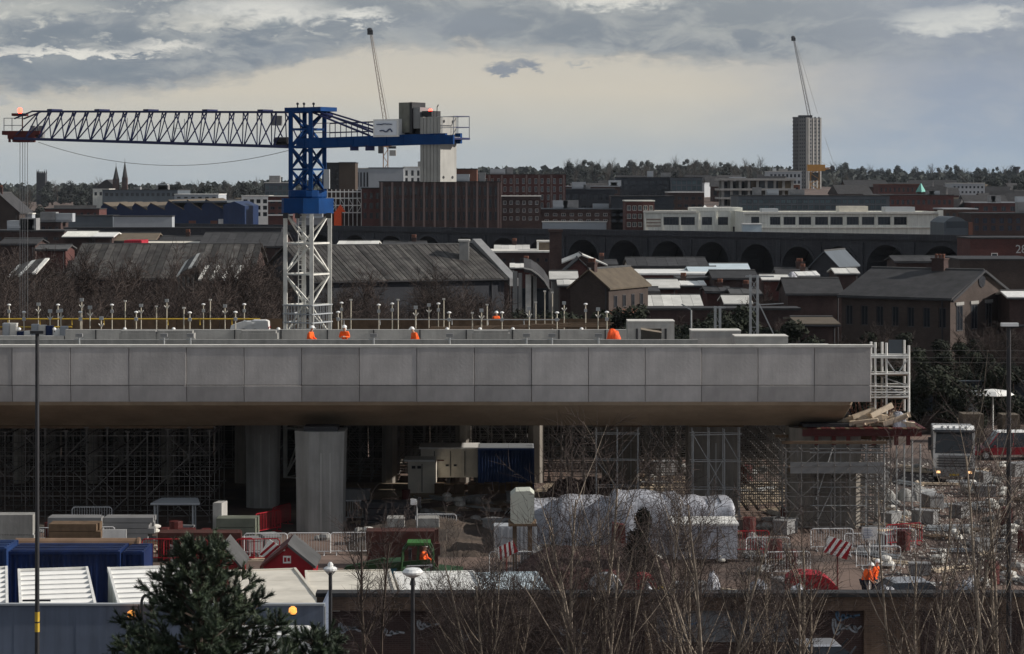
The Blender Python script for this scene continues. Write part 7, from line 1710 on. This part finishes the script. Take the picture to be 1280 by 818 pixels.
def street_wall():
    D=87.3; t=thing('street_wall','long brown brick street wall with dark graffiti covered bays along the bottom','wall',(X(840,D),D,.6)); x0,x1=X(395,D),X(1420,D); zc=Z(740.5,D)
    b=MB(); b.box(x0,x1,D-.22,D+.55,zc-.14,zc); b.build('coping',M['slate'],t)
    b=MB(); b.box(x0+.03,x1,D-.1,D+.5,Z(763,D),zc-.143); b.build('brick_band',M['wallbrown'],t)
    b=MB(); b.box(x0+.03,x1,D+.12,D+.5,.4,Z(763,D)-.003); b.build('recessed_wall',M['brickd'],t)
    for i,(a,c) in enumerate(((395,410),(640,656),(806,820),(1080,1150),(1240,1262),(1340,1400))):
        b=MB(); b.box(X(a,D),X(c,D),D-.06,D+.3,.4,Z(763,D)-.006); b.build('brick_pier',M['wallbrown'],t)
    for i,(a,c,y0,y1) in enumerate(((821,985,759,803),)):
        b=MB(); b.box(X(a,D),X(c,D),D+.06,D+.119,Z(y1,D),Z(y0,D)); b.build('painted_panel',M['render'],t)
    r=random.Random(12)
    def tagline(px,py,w,h,m,n,dy):
        b=MB(); pts=[]; x=X(px,D); k=w/n
        for i in range(n*6+1):
            s=i/6; pts.append((X(px+k*s,D)+.1*math.cos(s*6.3),D+dy,Z(py,D)+h/2/F*D*math.sin(s*6.28*(.8+.25*math.sin(s)))*(.6+.4*math.cos(s*1.7))))
        for a,c in zip(pts,pts[1:]):
            a,c=Vector(a),Vector(c); d=(c-a); 
            if d.length<1e-5: continue
            nn=Vector((-d.z,0,d.x)).normalized()*.035; b.add([tuple(a-nn),tuple(c-d*.0-nn),tuple(c+nn),tuple(a+nn)],[(0,1,2,3)])
        b.build('graffiti_tag',m,t)
    for px,py,w,h,m,n,dy in ((424,787,26,16,'graff',5,.112),(522,783,24,14,'graff',4,.112),(480,792,22,10,'graff',3,.112),(700,790,30,14,'graff',5,.112),(1042,786,32,26,'graff',6,.112),(1046,772,26,14,'graffb',4,.110),(838,782,30,14,'graffb',4,.052),(905,778,60,26,'graff',8,.052),(925,784,50,22,'graffb',6,.050),(1185,788,40,18,'graff',5,.112),(575,796,30,16,'graff',4,.112)):
        tagline(px,py,w,h,M[m],n,dy)
street_wall()
# ------------------------------------------------------------------ trees
def branch(trunk, twig, p, d, L, r, lev, rng, spec):
    nseg = spec['seg'][min(lev,len(spec['seg'])-1)]; pts = [Vector(p)]; dd = Vector(d).normalized(); kids = []
    for i in range(nseg):
        j = spec['jit']*(1+.5*lev); dd = (dd+Vector((rng.uniform(-j,j),rng.uniform(-j,j),rng.uniform(-j,j)+spec['up'][min(lev,len(spec['up'])-1)]))).normalized()
        pts.append(pts[-1]+dd*(L/nseg))
    last = lev >= spec['levels']
    mb = twig if lev >= spec['twig_from'] else trunk
    sides = 6 if lev == 0 else (4 if lev == 1 else 3)
    r2 = r*(.35 if not last else .4)
    m = len(pts)-1
    for i in range(m):
        mb.bar(pts[i],pts[i+1],r+(r2-r)*i/m,sides,r+(r2-r)*(i+1)/m,cap=False)
    if last: return
    n = spec['n'][lev]
    for k in range(n):
        f = spec['from'][lev]+(1-spec['from'][lev])*(k+rng.uniform(.1,.9))/n; i = min(m-1,int(f*m)); q = pts[i].lerp(pts[i+1],f*m-i); ax = (pts[i+1]-pts[i]).normalized()
        side = ax.cross(Vector((rng.uniform(-1,1),rng.uniform(-1,1),rng.uniform(-1,1)))).normalized(); a = spec['ang'][lev]*rng.uniform(.75,1.25); nd = ax*math.cos(a)+side*math.sin(a)
        branch(trunk,twig,q,nd,L*spec['ratio'][lev]*rng.uniform(.6,1.15)*(1-.35*f if lev==0 else 1),max(spec['rmin'],(r+(r2-r)*f)*.55),lev+1,rng,spec)
SPEC_BIRCH = dict(levels=3,twig_from=2,seg=[7,5,4,3],jit=.07,up=[.05,.10,.04,.0],n=[13,8,6],**{'from':[.24,.12,.1]},ang=[.55,.65,.7],ratio=[.42,.5,.55],rmin=.0065)
SPEC_THIN = dict(SPEC_BIRCH, n=[11,7,5])
SPEC_SCRUB = dict(levels=3,twig_from=1,seg=[5,4,3,2],jit=.10,up=[.04,.12,.05,0],n=[13,8,6],**{'from':[.2,.1,.1]},ang=[.6,.65,.7],ratio=[.5,.55,.6],rmin=.026)
SPEC_FAR = dict(levels=2,twig_from=1,seg=[4,3,2],jit=.1,up=[.04,.1,.05],n=[16,9],**{'from':[.2,.1]},ang=[.65,.65],ratio=[.5,.5],rmin=.03)
def bare_tree(label, seed, stems, height, spread, spec, r0, mtrunk, mtwig, name='bare_tree', cat='tree', group=None):
    rng = random.Random(seed); tr,tw = MB(),MB(); t = thing(name,label,cat,(0,0,0),group)
    for s in range(stems):
        a = 6.283*s/stems+rng.uniform(-.4,.4); lean = spread*rng.uniform(.3,1) if stems > 1 else spread*.2; h = height*rng.uniform(.72,1.0)
        branch(tr,tw,(math.cos(a)*.15*(stems>1),math.sin(a)*.15*(stems>1),-.1),(math.cos(a)*lean,math.sin(a)*lean,1),h,r0*rng.uniform(.7,1.1),0,rng,spec)
    tr.build('trunk',mtrunk,t); tw.build('crown',mtwig,t)
    return t
def put_tree(t, px, D, rz=0): t.location = (X(px,D),D,zt(X(px,D),D)); t.rotation_euler = (0,0,rz); return t
lab = dict()
put_tree(bare_tree('bushy reddish birch clump left of centre with many thin stems',1,7,6.4,.32,SPEC_BIRCH,.05,M['birch'],M['twig']),612,74)
put_tree(bare_tree('large many stemmed birch with pale trunks in the bottom centre',2,7,9.0,.26,SPEC_BIRCH,.075,M['birch'],M['twig']),742,70)
put_tree(bare_tree('slender birch pair right of the dark evergreen',3,3,9.2,.2,SPEC_THIN,.07,M['birch'],M['twig']),882,72)
put_tree(bare_tree('thin pale birch below the long red cover',4,3,7.2,.12,SPEC_THIN,.07,M['birch'],M['twig']),1006,71)
put_tree(bare_tree('tangled birch clump in front of the two workers',5,5,9.2,.26,SPEC_THIN,.07,M['birch'],M['twig']),1166,68)
put_tree(bare_tree('large birch clump at the bottom right corner',6,6,11.0,.26,SPEC_THIN,.08,M['birch'],M['twig']),1262,64)
put_tree(bare_tree('dark bare tree with forked trunk between the two lamp posts',7,2,6.2,.22,SPEC_BIRCH,.085,M['bark'],M['twig']),466,82)
put_tree(bare_tree('low brown thicket between the bushy birch and the large birch',8,9,4.8,.42,SPEC_BIRCH,.035,M['bark'],M['twig']),672,78)
put_tree(bare_tree('low brown thicket at the foot of the right hand birches',9,6,4.2,.45,SPEC_THIN,.035,M['bark'],M['twig']),1210,76)
put_tree(bare_tree('fine twiggy birch just left of the slender birch pair',21,5,7.6,.3,SPEC_BIRCH,.05,M['birch'],M['twig']),838,75)
put_tree(bare_tree('thin dark sapling leaning in front of the vented cabin',10,2,7.0,.30,SPEC_BIRCH,.05,M['bark'],M['twig']),855,83)
put_tree(bare_tree('thin brown saplings in front of the painted wall panel',11,5,5.6,.22,SPEC_BIRCH,.04,M['birch'],M['twig']),950,77)
put_tree(bare_tree('thin brown saplings left of the white domed lamp base',12,4,4.0,.35,SPEC_BIRCH,.035,M['bark'],M['twig']),575,80)

def pine(label, px, D, ytop, seed):
    rng = random.Random(seed); base = zt(X(px,D),D); top = Z(ytop,D)-base; t = thing('pine_tree',label,'tree',(0,0,0)); tr = MB(); n1,n2 = MB(),MB()
    tr.path([(0,0,-.1),(.05,0,top*.4),(.0,.05,top*.75),(0,0,top-.1)],.16,7,.02)
    def shoot(p, d, L):
        d = d.normalized(); tr.bar(p,p+d*L,.012,3,.005,cap=False); mb = n2 if rng.random() < .3 else n1; k = int(L*230)
        u = d.cross(Vector((.3,.2,1))).normalized(); v = d.cross(u)
        for i in range(k):
            f = rng.uniform(.1,1.0); a = rng.uniform(0,6.283); o = (u*math.cos(a)+v*math.sin(a)); nd = (d*rng.uniform(.5,1.1)+o*rng.uniform(.6,1.0)).normalized(); q = p+d*(L*f); l = rng.uniform(.09,.16); w = nd.cross(o)
            w = w.normalized()*.010 if w.length > 1e-4 else u*.007
            mb.add([tuple(q-w),tuple(q+w),tuple(q+nd*l)],[(0,1,2)])
    z = top-.15; 
    shoot(Vector((0,0,top-.5)),Vector((0,0,1)),.55)
    while z > 1.2:
        ff = (top-z)/top; nb = 6 if ff < .2 else 8; reach = min(2.7,.30+ (top-z)*.62)*rng.uniform(.85,1.1)
        a0 = rng.uniform(0,6.28)
        for i in range(nb):
            a = a0+6.283*i/nb+rng.uniform(-.3,.3); L = reach*rng.uniform(.75,1.12); el = rng.uniform(.25,.6) if ff < .25 else rng.uniform(.0,.4); d = Vector((math.cos(a)*math.cos(el),math.sin(a)*math.cos(el),math.sin(el)))
            p0 = Vector((0,0,z)); m = max(2,int(L/.22)); pts = [p0]
            dd = d.copy()
            for j in range(m): dd = (dd+Vector((rng.uniform(-.08,.08),rng.uniform(-.08,.08),.06))).normalized(); pts.append(pts[-1]+dd*(L/m))
            tr.path([tuple(q) for q in pts],.03*(1-.3*ff)+.008,4,.008)
            for j in range(1,m+1):
                if j/m < .3 and L > .8: continue
                q = pts[j]; ax = (pts[j]-pts[j-1]).normalized()
                for s in range(4 if j < m else 5):
                    sd_ = ax.cross(Vector((rng.uniform(-1,1),rng.uniform(-1,1),rng.uniform(-1,1)))).normalized(); shoot(q,ax*.8+sd_*.8+Vector((0,0,.35)),rng.uniform(.22,.42))
                
        z -= rng.uniform(.26,.38)
    tr.build('trunk',M['bark'],t); n1.build('needles',M['pine'],t); n2.build('fresh_needles',M['pinef'],t); t.location = (X(px,D),D,base)
pine('dark green pine with upright shoots in front of the hoarding',250,57,684,3)
pine('small dark pine at the bottom right of the larger pine',392,60,799,5)

def leafy(label, seed, w, d, h, n, size, m, name='evergreen_shrub', cat='shrub', group=None, lumps=9, stem=True):
    """a crown of many small leaf faces gathered in clumps, with gaps between"""
    rng = random.Random(seed); t = thing(name,label,cat,(0,0,0),group); b = MB(); cl = []
    for i in range(lumps):
        a = rng.uniform(0,6.283); rr = rng.uniform(.0,.75)**.7; z = rng.uniform(.12,.88); k = math.sin(math.pi*min(.95,z*.75+.2)); cl.append((math.cos(a)*rr*w/2*k,math.sin(a)*rr*d/2*k,z*h,rng.uniform(.16,.34)))
    for i in range(n):
        c = rng.choice(cl); v = Vector((rng.gauss(0,1),rng.gauss(0,1),rng.gauss(0,1))).normalized()*rng.uniform(.5,1.05); p = Vector((c[0]+v.x*c[3]*w*.6,c[1]+v.y*c[3]*d*.6,max(.05,c[2]+v.z*c[3]*h*.55)))
        s = size*rng.uniform(.5,1.3); u = Vector((rng.uniform(-1,1),rng.uniform(-1,1),rng.uniform(-.6,.6))).normalized(); q = u.cross(v).normalized() if u.cross(v).length>.01 else Vector((0,0,1))
        b.add([tuple(p-u*s*.5),tuple(p+q*s*.28),tuple(p+u*s*.6),tuple(p-q*s*.28)],[(0,1,2,3)])
    b.build('crown',m,t)
    if stem:
        b = MB(); b.path([(0,0,-.1),(.05,.03,h*.35),(0,.05,h*.7)],max(.05,h*.02),5,.03)
        for i in range(5): c = cl[i%len(cl)]; b.bar((.03,.02,h*.3),(c[0],c[1],c[2]),h*.008,4,.02)
        b.build('trunk',M['bark'],t)
    return t
# the dark evergreen with a knob on top
def dark_evergreen():
    D=108; t=thing('dark_evergreen','dark ragged evergreen column with a knobbly head in the centre right','tree',(X(798,D),D,0)); rng=random.Random(4); b=MB()
    sh=[(651,11,1100),(644,8,500),(660,9,600),(672,14,1100),(688,18,2200),(702,21,2600),(716,23,2800),(730,23,2200)]
    for py,hw,n in sh:
        c=P(800-(3 if py>665 else 0)+(4 if py<668 else 0),py,D); w=hw/F*D
        for i in range(n):
            v=Vector((rng.gauss(0,1),rng.gauss(0,1),rng.gauss(0,.8))).normalized()*rng.uniform(.4,1.08); p=c+Vector((v.x*w,v.y*w*.9,v.z*.42)); s=rng.uniform(.06,.17); u=Vector((rng.uniform(-1,1),rng.uniform(-1,1),rng.uniform(-1,1))).normalized(); q=u.cross(v); 
            if q.length<.01: continue
            q.normalize(); b.add([tuple(p-u*s*.5),tuple(p+q*s*.3),tuple(p+u*s*.6),tuple(p-q*s*.3)],[(0,1,2,3)])
    b.build('crown',mat('very_dark_leaf',(.006,.008,.005),.9,.5,2.,spec=.05),t)
    b=MB(); b.path([(X(798,D),D,0),(X(797,D),D,Z(690,D)),(X(803,D),D,Z(648,D))],.18,6,.08); b.build('trunk',M['bark'],t)
dark_evergreen()

# mid-distance scrub woodland: one prototype per kind, copied; each kind reads the same at this distance
rng = random.Random(20)
protos = [note(bare_tree('brown bare tree in the scrub wood behind the decks',100+i,2,9,.22,SPEC_SCRUB,.13,M['bark'],M['twigw'],'scrub_tree','tree','bare trees in the scrub wood behind the decks')) for i in range(5)]
first = [True]*5
def scrub(px, D, sc):
    i = rng.randrange(5); loc = (X(px,D),D,zt(X(px,D),D)-.1)
    if first[i]: first[i] = False; protos[i].location = loc; protos[i].scale = (sc,)*3; return
    dup(protos[i],loc,rng.uniform(0,6.28),sc=sc)
for i in range(152):
    px = rng.uniform(-30,355); D = rng.uniform(175,262); scrub(px,D,rng.uniform(.62,.92)*(1.0 if D<215 else 1.12))
for i in range(52):
    px = rng.uniform(415,640); D = rng.uniform(175,250); scrub(px,D,rng.uniform(.6,.88))
for i in range(22): scrub(rng.uniform(-30,80),rng.uniform(240,300),rng.uniform(.6,.9))
for i in range(30): scrub(rng.uniform(950,1290),rng.uniform(172,230),rng.uniform(.35,.58))
for i in range(14): scrub(rng.uniform(930,1010),rng.uniform(240,300),rng.uniform(.45,.65))
for i in range(14): scrub(rng.uniform(640,900),rng.uniform(185,235),rng.uniform(.35,.6))
sp = [note(leafy('dark evergreen shrub in the belt behind the decks',200+i,6,5,5,4200,.24,M['leaf'],'evergreen_shrub','shrub','evergreen shrubs in the belt behind the decks')) for i in range(3)]
fs = [True]*3
def shrub(px, D, sc):
    i = rng.randrange(3); loc = (X(px,D),D,zt(X(px,D),D)-.1)
    if fs[i]: fs[i] = False; sp[i].location = loc; sp[i].scale = (sc,)*3; return
    dup(sp[i],loc,rng.uniform(0,6.28),sc=sc)
for i in range(46): shrub(rng.uniform(640,1010),rng.uniform(180,225),rng.uniform(1.25,1.75))
for i in range(46): shrub(rng.uniform(985,1300),rng.uniform(176,222),rng.uniform(.75,1.2))
for i in range(26): shrub(rng.uniform(410,650),rng.uniform(175,215),rng.uniform(1.1,1.6))
for i in range(26): shrub(rng.uniform(-20,350),rng.uniform(172,215),rng.uniform(.5,1.0))
for i in range(30): shrub(rng.uniform(78,330),rng.uniform(430,500),rng.uniform(1.2,2.0))
for i in range(14): px = rng.uniform(640,1170); shrub(px,480 if px<800 else 450,rng.uniform(.8,1.1))

# skyline trees
ft = [note(bare_tree('bare tree on the wooded skyline ridge',300+i,2,14,.2,SPEC_FAR,.35,M['bark'],M['fartwig'],'skyline_tree','tree','bare trees on the skyline ridge')) for i in range(4)]
fl = [note(leafy('round dark tree on the wooded skyline ridge',310+i,11,9,13,2600,.9,M['farleaf'],'skyline_tree','tree','round dark trees on the skyline ridge',14)) for i in range(4)]
ff_, fg_ = [True]*4, [True]*4
def sky_tree(px, D, sc, bare):
    i = rng.randrange(4); L,fl_ = (ft,ff_) if bare else (fl,fg_); loc = (X(px,D),D,zt(X(px,D),D)-.5)
    if fl_[i]: fl_[i] = False; L[i].location = loc; L[i].scale = (sc,)*3; return
    dup(L[i],loc,rng.uniform(0,6.28),sc=sc)
def belt(px0,px1,D0,D1,n,s0,s1,pb):
    for i in range(n): sky_tree(px0+(px1-px0)*(i+rng.uniform(0,1))/n,rng.uniform(D0,D1),rng.uniform(s0,s1),rng.random()<pb)
belt(705,960,1550,1750,46,.85,1.25,.75)
belt(705,960,2000,2350,30,1.0,1.5,.4)
belt(640,715,1500,1800,8,.7,.9,.5)
belt(1035,1300,2000,2350,44,.9,1.4,.15)
belt(1040,1290,1500,1800,30,.6,.95,.1)
belt(1215,1300,900,1100,12,.7,.95,.05)
belt(-20,40,900,1000,6,.8,1.1,.6)
belt(55,145,1350,1700,18,.8,1.2,.3)
belt(160,205,1000,1200,9,.8,1.05,.6)
belt(195,360,1350,1800,26,.8,1.2,.3)
belt(240,268,900,950,4,.95,1.15,.1)
belt(-20,360,780,900,26,.45,.7,.3)
def far_wood():
    r = random.Random(33); b = MB()
    for i in range(36000):
        D = r.uniform(1650,2450); u = r.uniform(-.25,.25); x = u*D; 
        z = zt(x,D); h = r.uniform(2,11)*(.75+.35*math.sin(u*40+D*.01)); s = r.uniform(1.8,4.2); a = r.uniform(0,3.14); p = Vector((x,D,z+h*r.uniform(.1,1))); q = Vector((math.cos(a),math.sin(a)*.5,r.uniform(-.4,.4)))*s; w = Vector((r.uniform(-.3,.3),r.uniform(-.5,.5),1)).normalized()*s*.7
        b.add([tuple(p-q),tuple(p-w*.8),tuple(p+q),tuple(p+w)],[(0,1,2,3)])
    tag(b.build('distant_wood',M['farleaf'],None),None,None,kind='stuff')
far_wood()
# small far houses scattered over the slopes
def far_houses():
    r = random.Random(51); kinds = []
    for w,h,d,wm,rm,lab_ in ((9,5,8,'brickr','slate','small far red brick house on the slope'),(12,6,9,'brickd','slate','far dark brick house on the slope'),(8,5,8,'cream','rooftile','small far cream house on the slope'),(18,6,12,'lightgrey','lightgrey','far pale flat roofed block on the slope')):
        t = thing('far_house',lab_,'house',(0,0,0),lab_+'s'); b = MB(); facade(b,w,0,h,[(w*(i+.3)/4,w*(i+.7)/4,h*.45,h*.75) for i in range(4)],.2); b.quad((w,0,0),(w,d,0),(w,d,h),(w,0,h)); b.quad((0,d,0),(0,0,0),(0,0,h),(0,d,h)); b.quad((w,d,0),(0,d,0),(0,d,h),(w,d,h)); b.build('wall',M[wm],t)
        b = MB(); 
        if rm != 'lightgrey': b.add([(-.3,-.3,h),(w+.3,-.3,h),(w+.3,d+.3,h),(-.3,d+.3,h),(-.3,d/2,h+3),(w+.3,d/2,h+3)],[(0,1,5,4),(2,3,4,5),(0,4,3),(1,2,5),(0,3,2,1)])
        else: b.box(-.2,w+.2,-.2,d+.2,h,h+.4)
        b.build('roof',M[rm],t)
        for i in range(4): b = MB(); b.quad((w*(i+.3)/4,.18,h*.45),(w*(i+.7)/4,.18,h*.45),(w*(i+.7)/4,.18,h*.75),(w*(i+.3)/4,.18,h*.75)); b.build('window',M['glass'],t)
        kinds.append(note(t))
    fst = [True]*4
    def put(px,D,i):
        loc = (X(px,D),D,zt(X(px,D),D)-.4)
        if fst[i]: fst[i] = False; kinds[i].location = loc; kinds[i].rotation_euler = (0,0,r.uniform(-.4,.4)); return
        dup(kinds[i],loc,r.uniform(-.5,.5))
    for a,c,D0,D1,n in ((60,360,620,1000,34),(1035,1290,640,1250,44),(700,980,720,1200,24),(300,470,700,900,10)):
        for i in range(n): put(r.uniform(a,c),r.uniform(D0,D1),r.choice((0,0,1,1,2,3)))
    for a,c,D0,D1,n in ((-30,70,300,340,4),):
        for i in range(n): put(r.uniform(a,c),r.uniform(D0,D1),r.choice((0,1,1,3)))
far_houses()
# overhead wires right of the deck
def wires():
    for i,(py,D) in enumerate(((438,172),(447,172),(453,174))):
        b = MB(); b.path([P(945 if i==0 else 1040,py-2,D),P(1140,py,D),P(1320,py+1,D)],.02,4); tag(b.build('overhead_wire',M['scaf'],None,loc=P(1140,py,D)),['upper overhead wire right of the deck end','middle overhead wire right of the deck end','lower overhead wire right of the deck end'][i],'wire')
    b = MB(); b.box(X(1140,186),X(1330,186),186,186.6,0,Z(478,186)); b.box(X(1140,186),X(1330,186),185.9,186.7,Z(478,186)+.003,Z(476.5,186)); tag(b.build('dark_screen_wall',M['darkclad'],None,loc=(X(1200,186),186,0)),'dark blue grey screen wall behind the lorry','wall')
wires()

# ------------------------------------------------------------------ small things that fill the site and the town
def clutter():
    r = random.Random(91); bank = {}
    def proto(kind):
        b = MB()
        if kind == 'plank_pile':
            for i in range(5): b.fbox((r.uniform(-.1,.1),-.3+.12*i,.04*(i%3)),Vector((1,r.uniform(-.12,.12),0)).normalized(),(0,1,0),(0,0,1),1.8+r.uniform(-.4,.4),.11,.04)
            m = M['paletimber']
        elif kind == 'tube_bundle':
            for i in range(7): b.bar((-1.1,.09*i,.06+.09*(i%2)),(1.1+r.uniform(-.2,.2),.09*i,.06+.09*(i%2)),.035,5)
            m = M['galv']
        elif kind == 'pallet':
            for i in range(5): b.box(-.6,.6,-.5+.21*i,-.36+.21*i,.1,.13)
            for i in range(3): b.box(-.6+.52*i,-.44+.52*i,-.5,.48,0,.099)
            m = M['timber']
        elif kind == 'barrel':
            b.lathe([(.27,0),(.29,.02),(.29,.3),(.30,.31),(.29,.32),(.29,.58),(.30,.59),(.29,.6),(.28,.86),(.27,.88)],(0,0,0),12); m = M['redw']
        elif kind == 'cement_bag':
            b.ball((0,0,.14),.42,.28,.16,9,5); b.ball((.1,.1,.36),.4,.26,.14,9,5); m = M['coping']
        elif kind == 'traffic_cone':
            b.box(-.2,.2,-.2,.2,0,.03); b.lathe([(.15,.03),(.03,.7)],(0,0,0),9); m = M['orange']
        elif kind == 'rubble_lump':
            b.ball((0,0,.12),.34,.26,.2,6,4); b.ball((.35,.1,.08),.2,.2,.14,6,4); m = M['pierc']
        elif kind == 'tool_crate':
            b.box(-.6,.6,-.35,.35,0,.6); b.box(-.64,.64,-.39,.39,.6,.68); b.box(-.2,.2,-.37,-.351,.25,.4); m = M['grey']
        return b.mesh(kind, m)
    lab = dict(plank_pile='small pile of pale planks lying on the site ground',tube_bundle='small bundle of scaffold tubes lying on the site ground',pallet='single timber pallet lying on the site ground',barrel='dark red steel drum standing on the site ground',cement_bag='pale bags slumped on the site ground',traffic_cone='small orange cone standing on the site ground',rubble_lump='grey rubble lump on the site ground',tool_crate='grey lidded tool crate on the site ground')
    cats = dict(plank_pile='planks',tube_bundle='tubes',pallet='pallet',barrel='drum',cement_bag='bags',traffic_cone='cone',rubble_lump='rubble',tool_crate='crate')
    kinds = [q for q in lab if q != 'traffic_cone']
    for k in kinds: bank[k] = [proto(k) for _ in range(2)]
    zones = ((432,660,120,140,58),(640,1000,112,135,60),(1085,1285,108,155,95),(190,420,112,124,22),(0,262,120,128,24),(700,1200,101,107,40),(780,1000,142,158,40))
    for a,c,D0,D1,n in zones:
        for i in range(n):
            px,D = r.uniform(a,c),r.uniform(D0,D1); k = r.choices(kinds,(5,5,3,1,3,5,2))[0]
            o = place(r.choice(bank[k]),k,None,(X(px,D),D,.03),r.uniform(0,3.14),[r.uniform(.8,1.25)]*3); tag(o,lab[k],cats[k],cats[k]+' scattered about the site')
clutter()
def town_bits():
    r = random.Random(14)
    rows = [(604,640,341,347,300,'brickd','slate','low slate roofed shed under the depot, left one'),(640,668,331,336,312,'brickr','paleroof','small shed with pale roof below the long depot'),(700,735,352,358,262,'brickd','paleroof','white roofed lean-to left of the brown house'),(790,822,361,366,272,'brickr','slate','dark lean-to right of the brown house'),
      (846,880,353,358,286,'brickd','whitemetal','bright white roof strip beyond the dark brick range'),(884,912,361,366,276,'brickr','slate','small slate shed left of the overhead line mast'),(916,950,363,369,270,'brickd','felt','felt roofed shed right of the overhead line mast'),(955,985,345,351,296,'brickr','paleroof','pale roofed shed between the mast and the white tarpaulin'),
      (1000,1022,341,346,304,'brickd','whitemetal','white roofed scrap below the glazed gable'),(1046,1072,337,343,308,'brickd','paleroof','pale lean-to right of the glazed gable'),(730,770,327,332,322,'brickd','slate','long slate shed behind the white roof slopes'),(424,470,303,307,320,'brickd','paleroof','pale flat roof behind the streaked shed, left one'),(480,530,304,308,322,'brickr','slate','slate roof behind the streaked shed'),
      (620,660,308,313,345,'brickd','paleroof','thin pale roof in front of the railway viaduct left of the depot'),(0,44,300,306,330,'brickd','slate','long slate shed at the left edge behind the trees'),(46,82,308,313,310,'brickr','felt','felt roofed shed left of the long corrugated shed'),(200,248,297,302,345,'brickd','slate','low slate range right of the red container'),(1120,1180,322,328,330,'brickd','slate','slate roof between the mill chimney and the arches')]
    for a,c,y0,y1,D,w,m,l in rows: gable('small_shed',l,a,c,y0,y1,D,M[w],M[m],dep=r.uniform(6,9),axis='x',cat='shed',chim=((r.uniform(.2,.8),.5,.6,.6),) if r.random()<.3 else (),sheets=r.choice((0,5,7)))
    t = thing('yard_van','proto','van',(0,0,0)); b = MB(); b.prism([(0,.3),(0,1.1),(.5,1.25),(1.0,1.95),(4.6,1.95),(4.7,.3)],(0,-.9,0),(1,0,0),(0,0,1),(0,1,0),1.8); b.build('body',M['white'],t)
    b = MB(); b.add([(.55,-.7,1.3),(.55,.7,1.3),(1.0,.6,1.88),(1.0,-.6,1.88)],[(0,1,2,3)]); b.add([(.8,-.91,1.2),(1.7,-.91,1.2),(1.7,-.91,1.75),(1.1,-.91,1.75)],[(0,1,2,3)]); b.build('glass',M['glass'],t)
    for x in (.9,3.8):
        for y in (-.8,.8): b = MB(); b.bar((x,y-.12,.33),(x,y+.12,.33),.33,10); b.build('wheel',M['black'],t)
    note(t); pts = [(786,345.5,310),(797,345,313),(808,345.5,310),(819,345,313),(831,345.5,310),(843,345,313),(856,345.5,309),(869,345,312)]
    for i,(px,py,D) in enumerate(pts):
        o = t if i == 0 else dup(t,(0,0,0)); o.location = (X(px,D),D,Z(py,D)-1.95); o.rotation_euler = (0,0,r.choice((0,3.14,.3)))
        o['label'] = 'small white van in the row parked on the roof deck before the grey hall'; o['group'] = 'white vans parked before the grey hall'
    b = MB(); b.box(X(778,314),X(884,314),307,316,0,Z(345.3,312)-1.95); tag(b.build('parking_deck',M['pierc'],None,loc=(X(830,312),312,0)),'concrete parking deck carrying the row of white vans','parking deck')
    for i,(px,py,D,h) in enumerate(((1104,219,1700,9),(1120,221,1500,6),(1163,214,1900,12),(980,219,1300,8),(690,224,1100,7),(868,222,1000,7))):
        x = X(px,D); b = MB(); b.bar((x,D,zt(x,D)),(x,D,Z(py-5,D)),.35,6,.12); tag(b.build('mast',M['dark'],None,loc=(x,D,zt(x,D))),['thin mast left of the copper spire on the skyline','short mast above the slate hall','tall thin mast on the wooded skyline right of the copper spire','thin mast left of the tower block','thin mast on the red apartments','thin mast on the grey glass block'][i],'mast')
town_bits()

# ------------------------------------------------------------------ thin haze over the town
def haze():
    b = MB(); b.box(-2600,2600,-120,9000,-6,150); m = bpy.data.materials.new('thin_haze'); m.use_nodes = True; t = m.node_tree; t.nodes.clear()
    o = t.nodes.new('ShaderNodeOutputMaterial'); v = t.nodes.new('ShaderNodeVolumePrincipled'); v.inputs['Color'].default_value = (.80,.88,1.0,1); v.inputs['Density'].default_value = 2.6e-5; v.inputs['Anisotropy'].default_value = 0.0
    t.links.new(v.outputs[0], o.inputs['Volume']); tag(b.build('haze', m), None, None, kind='stuff')
haze()
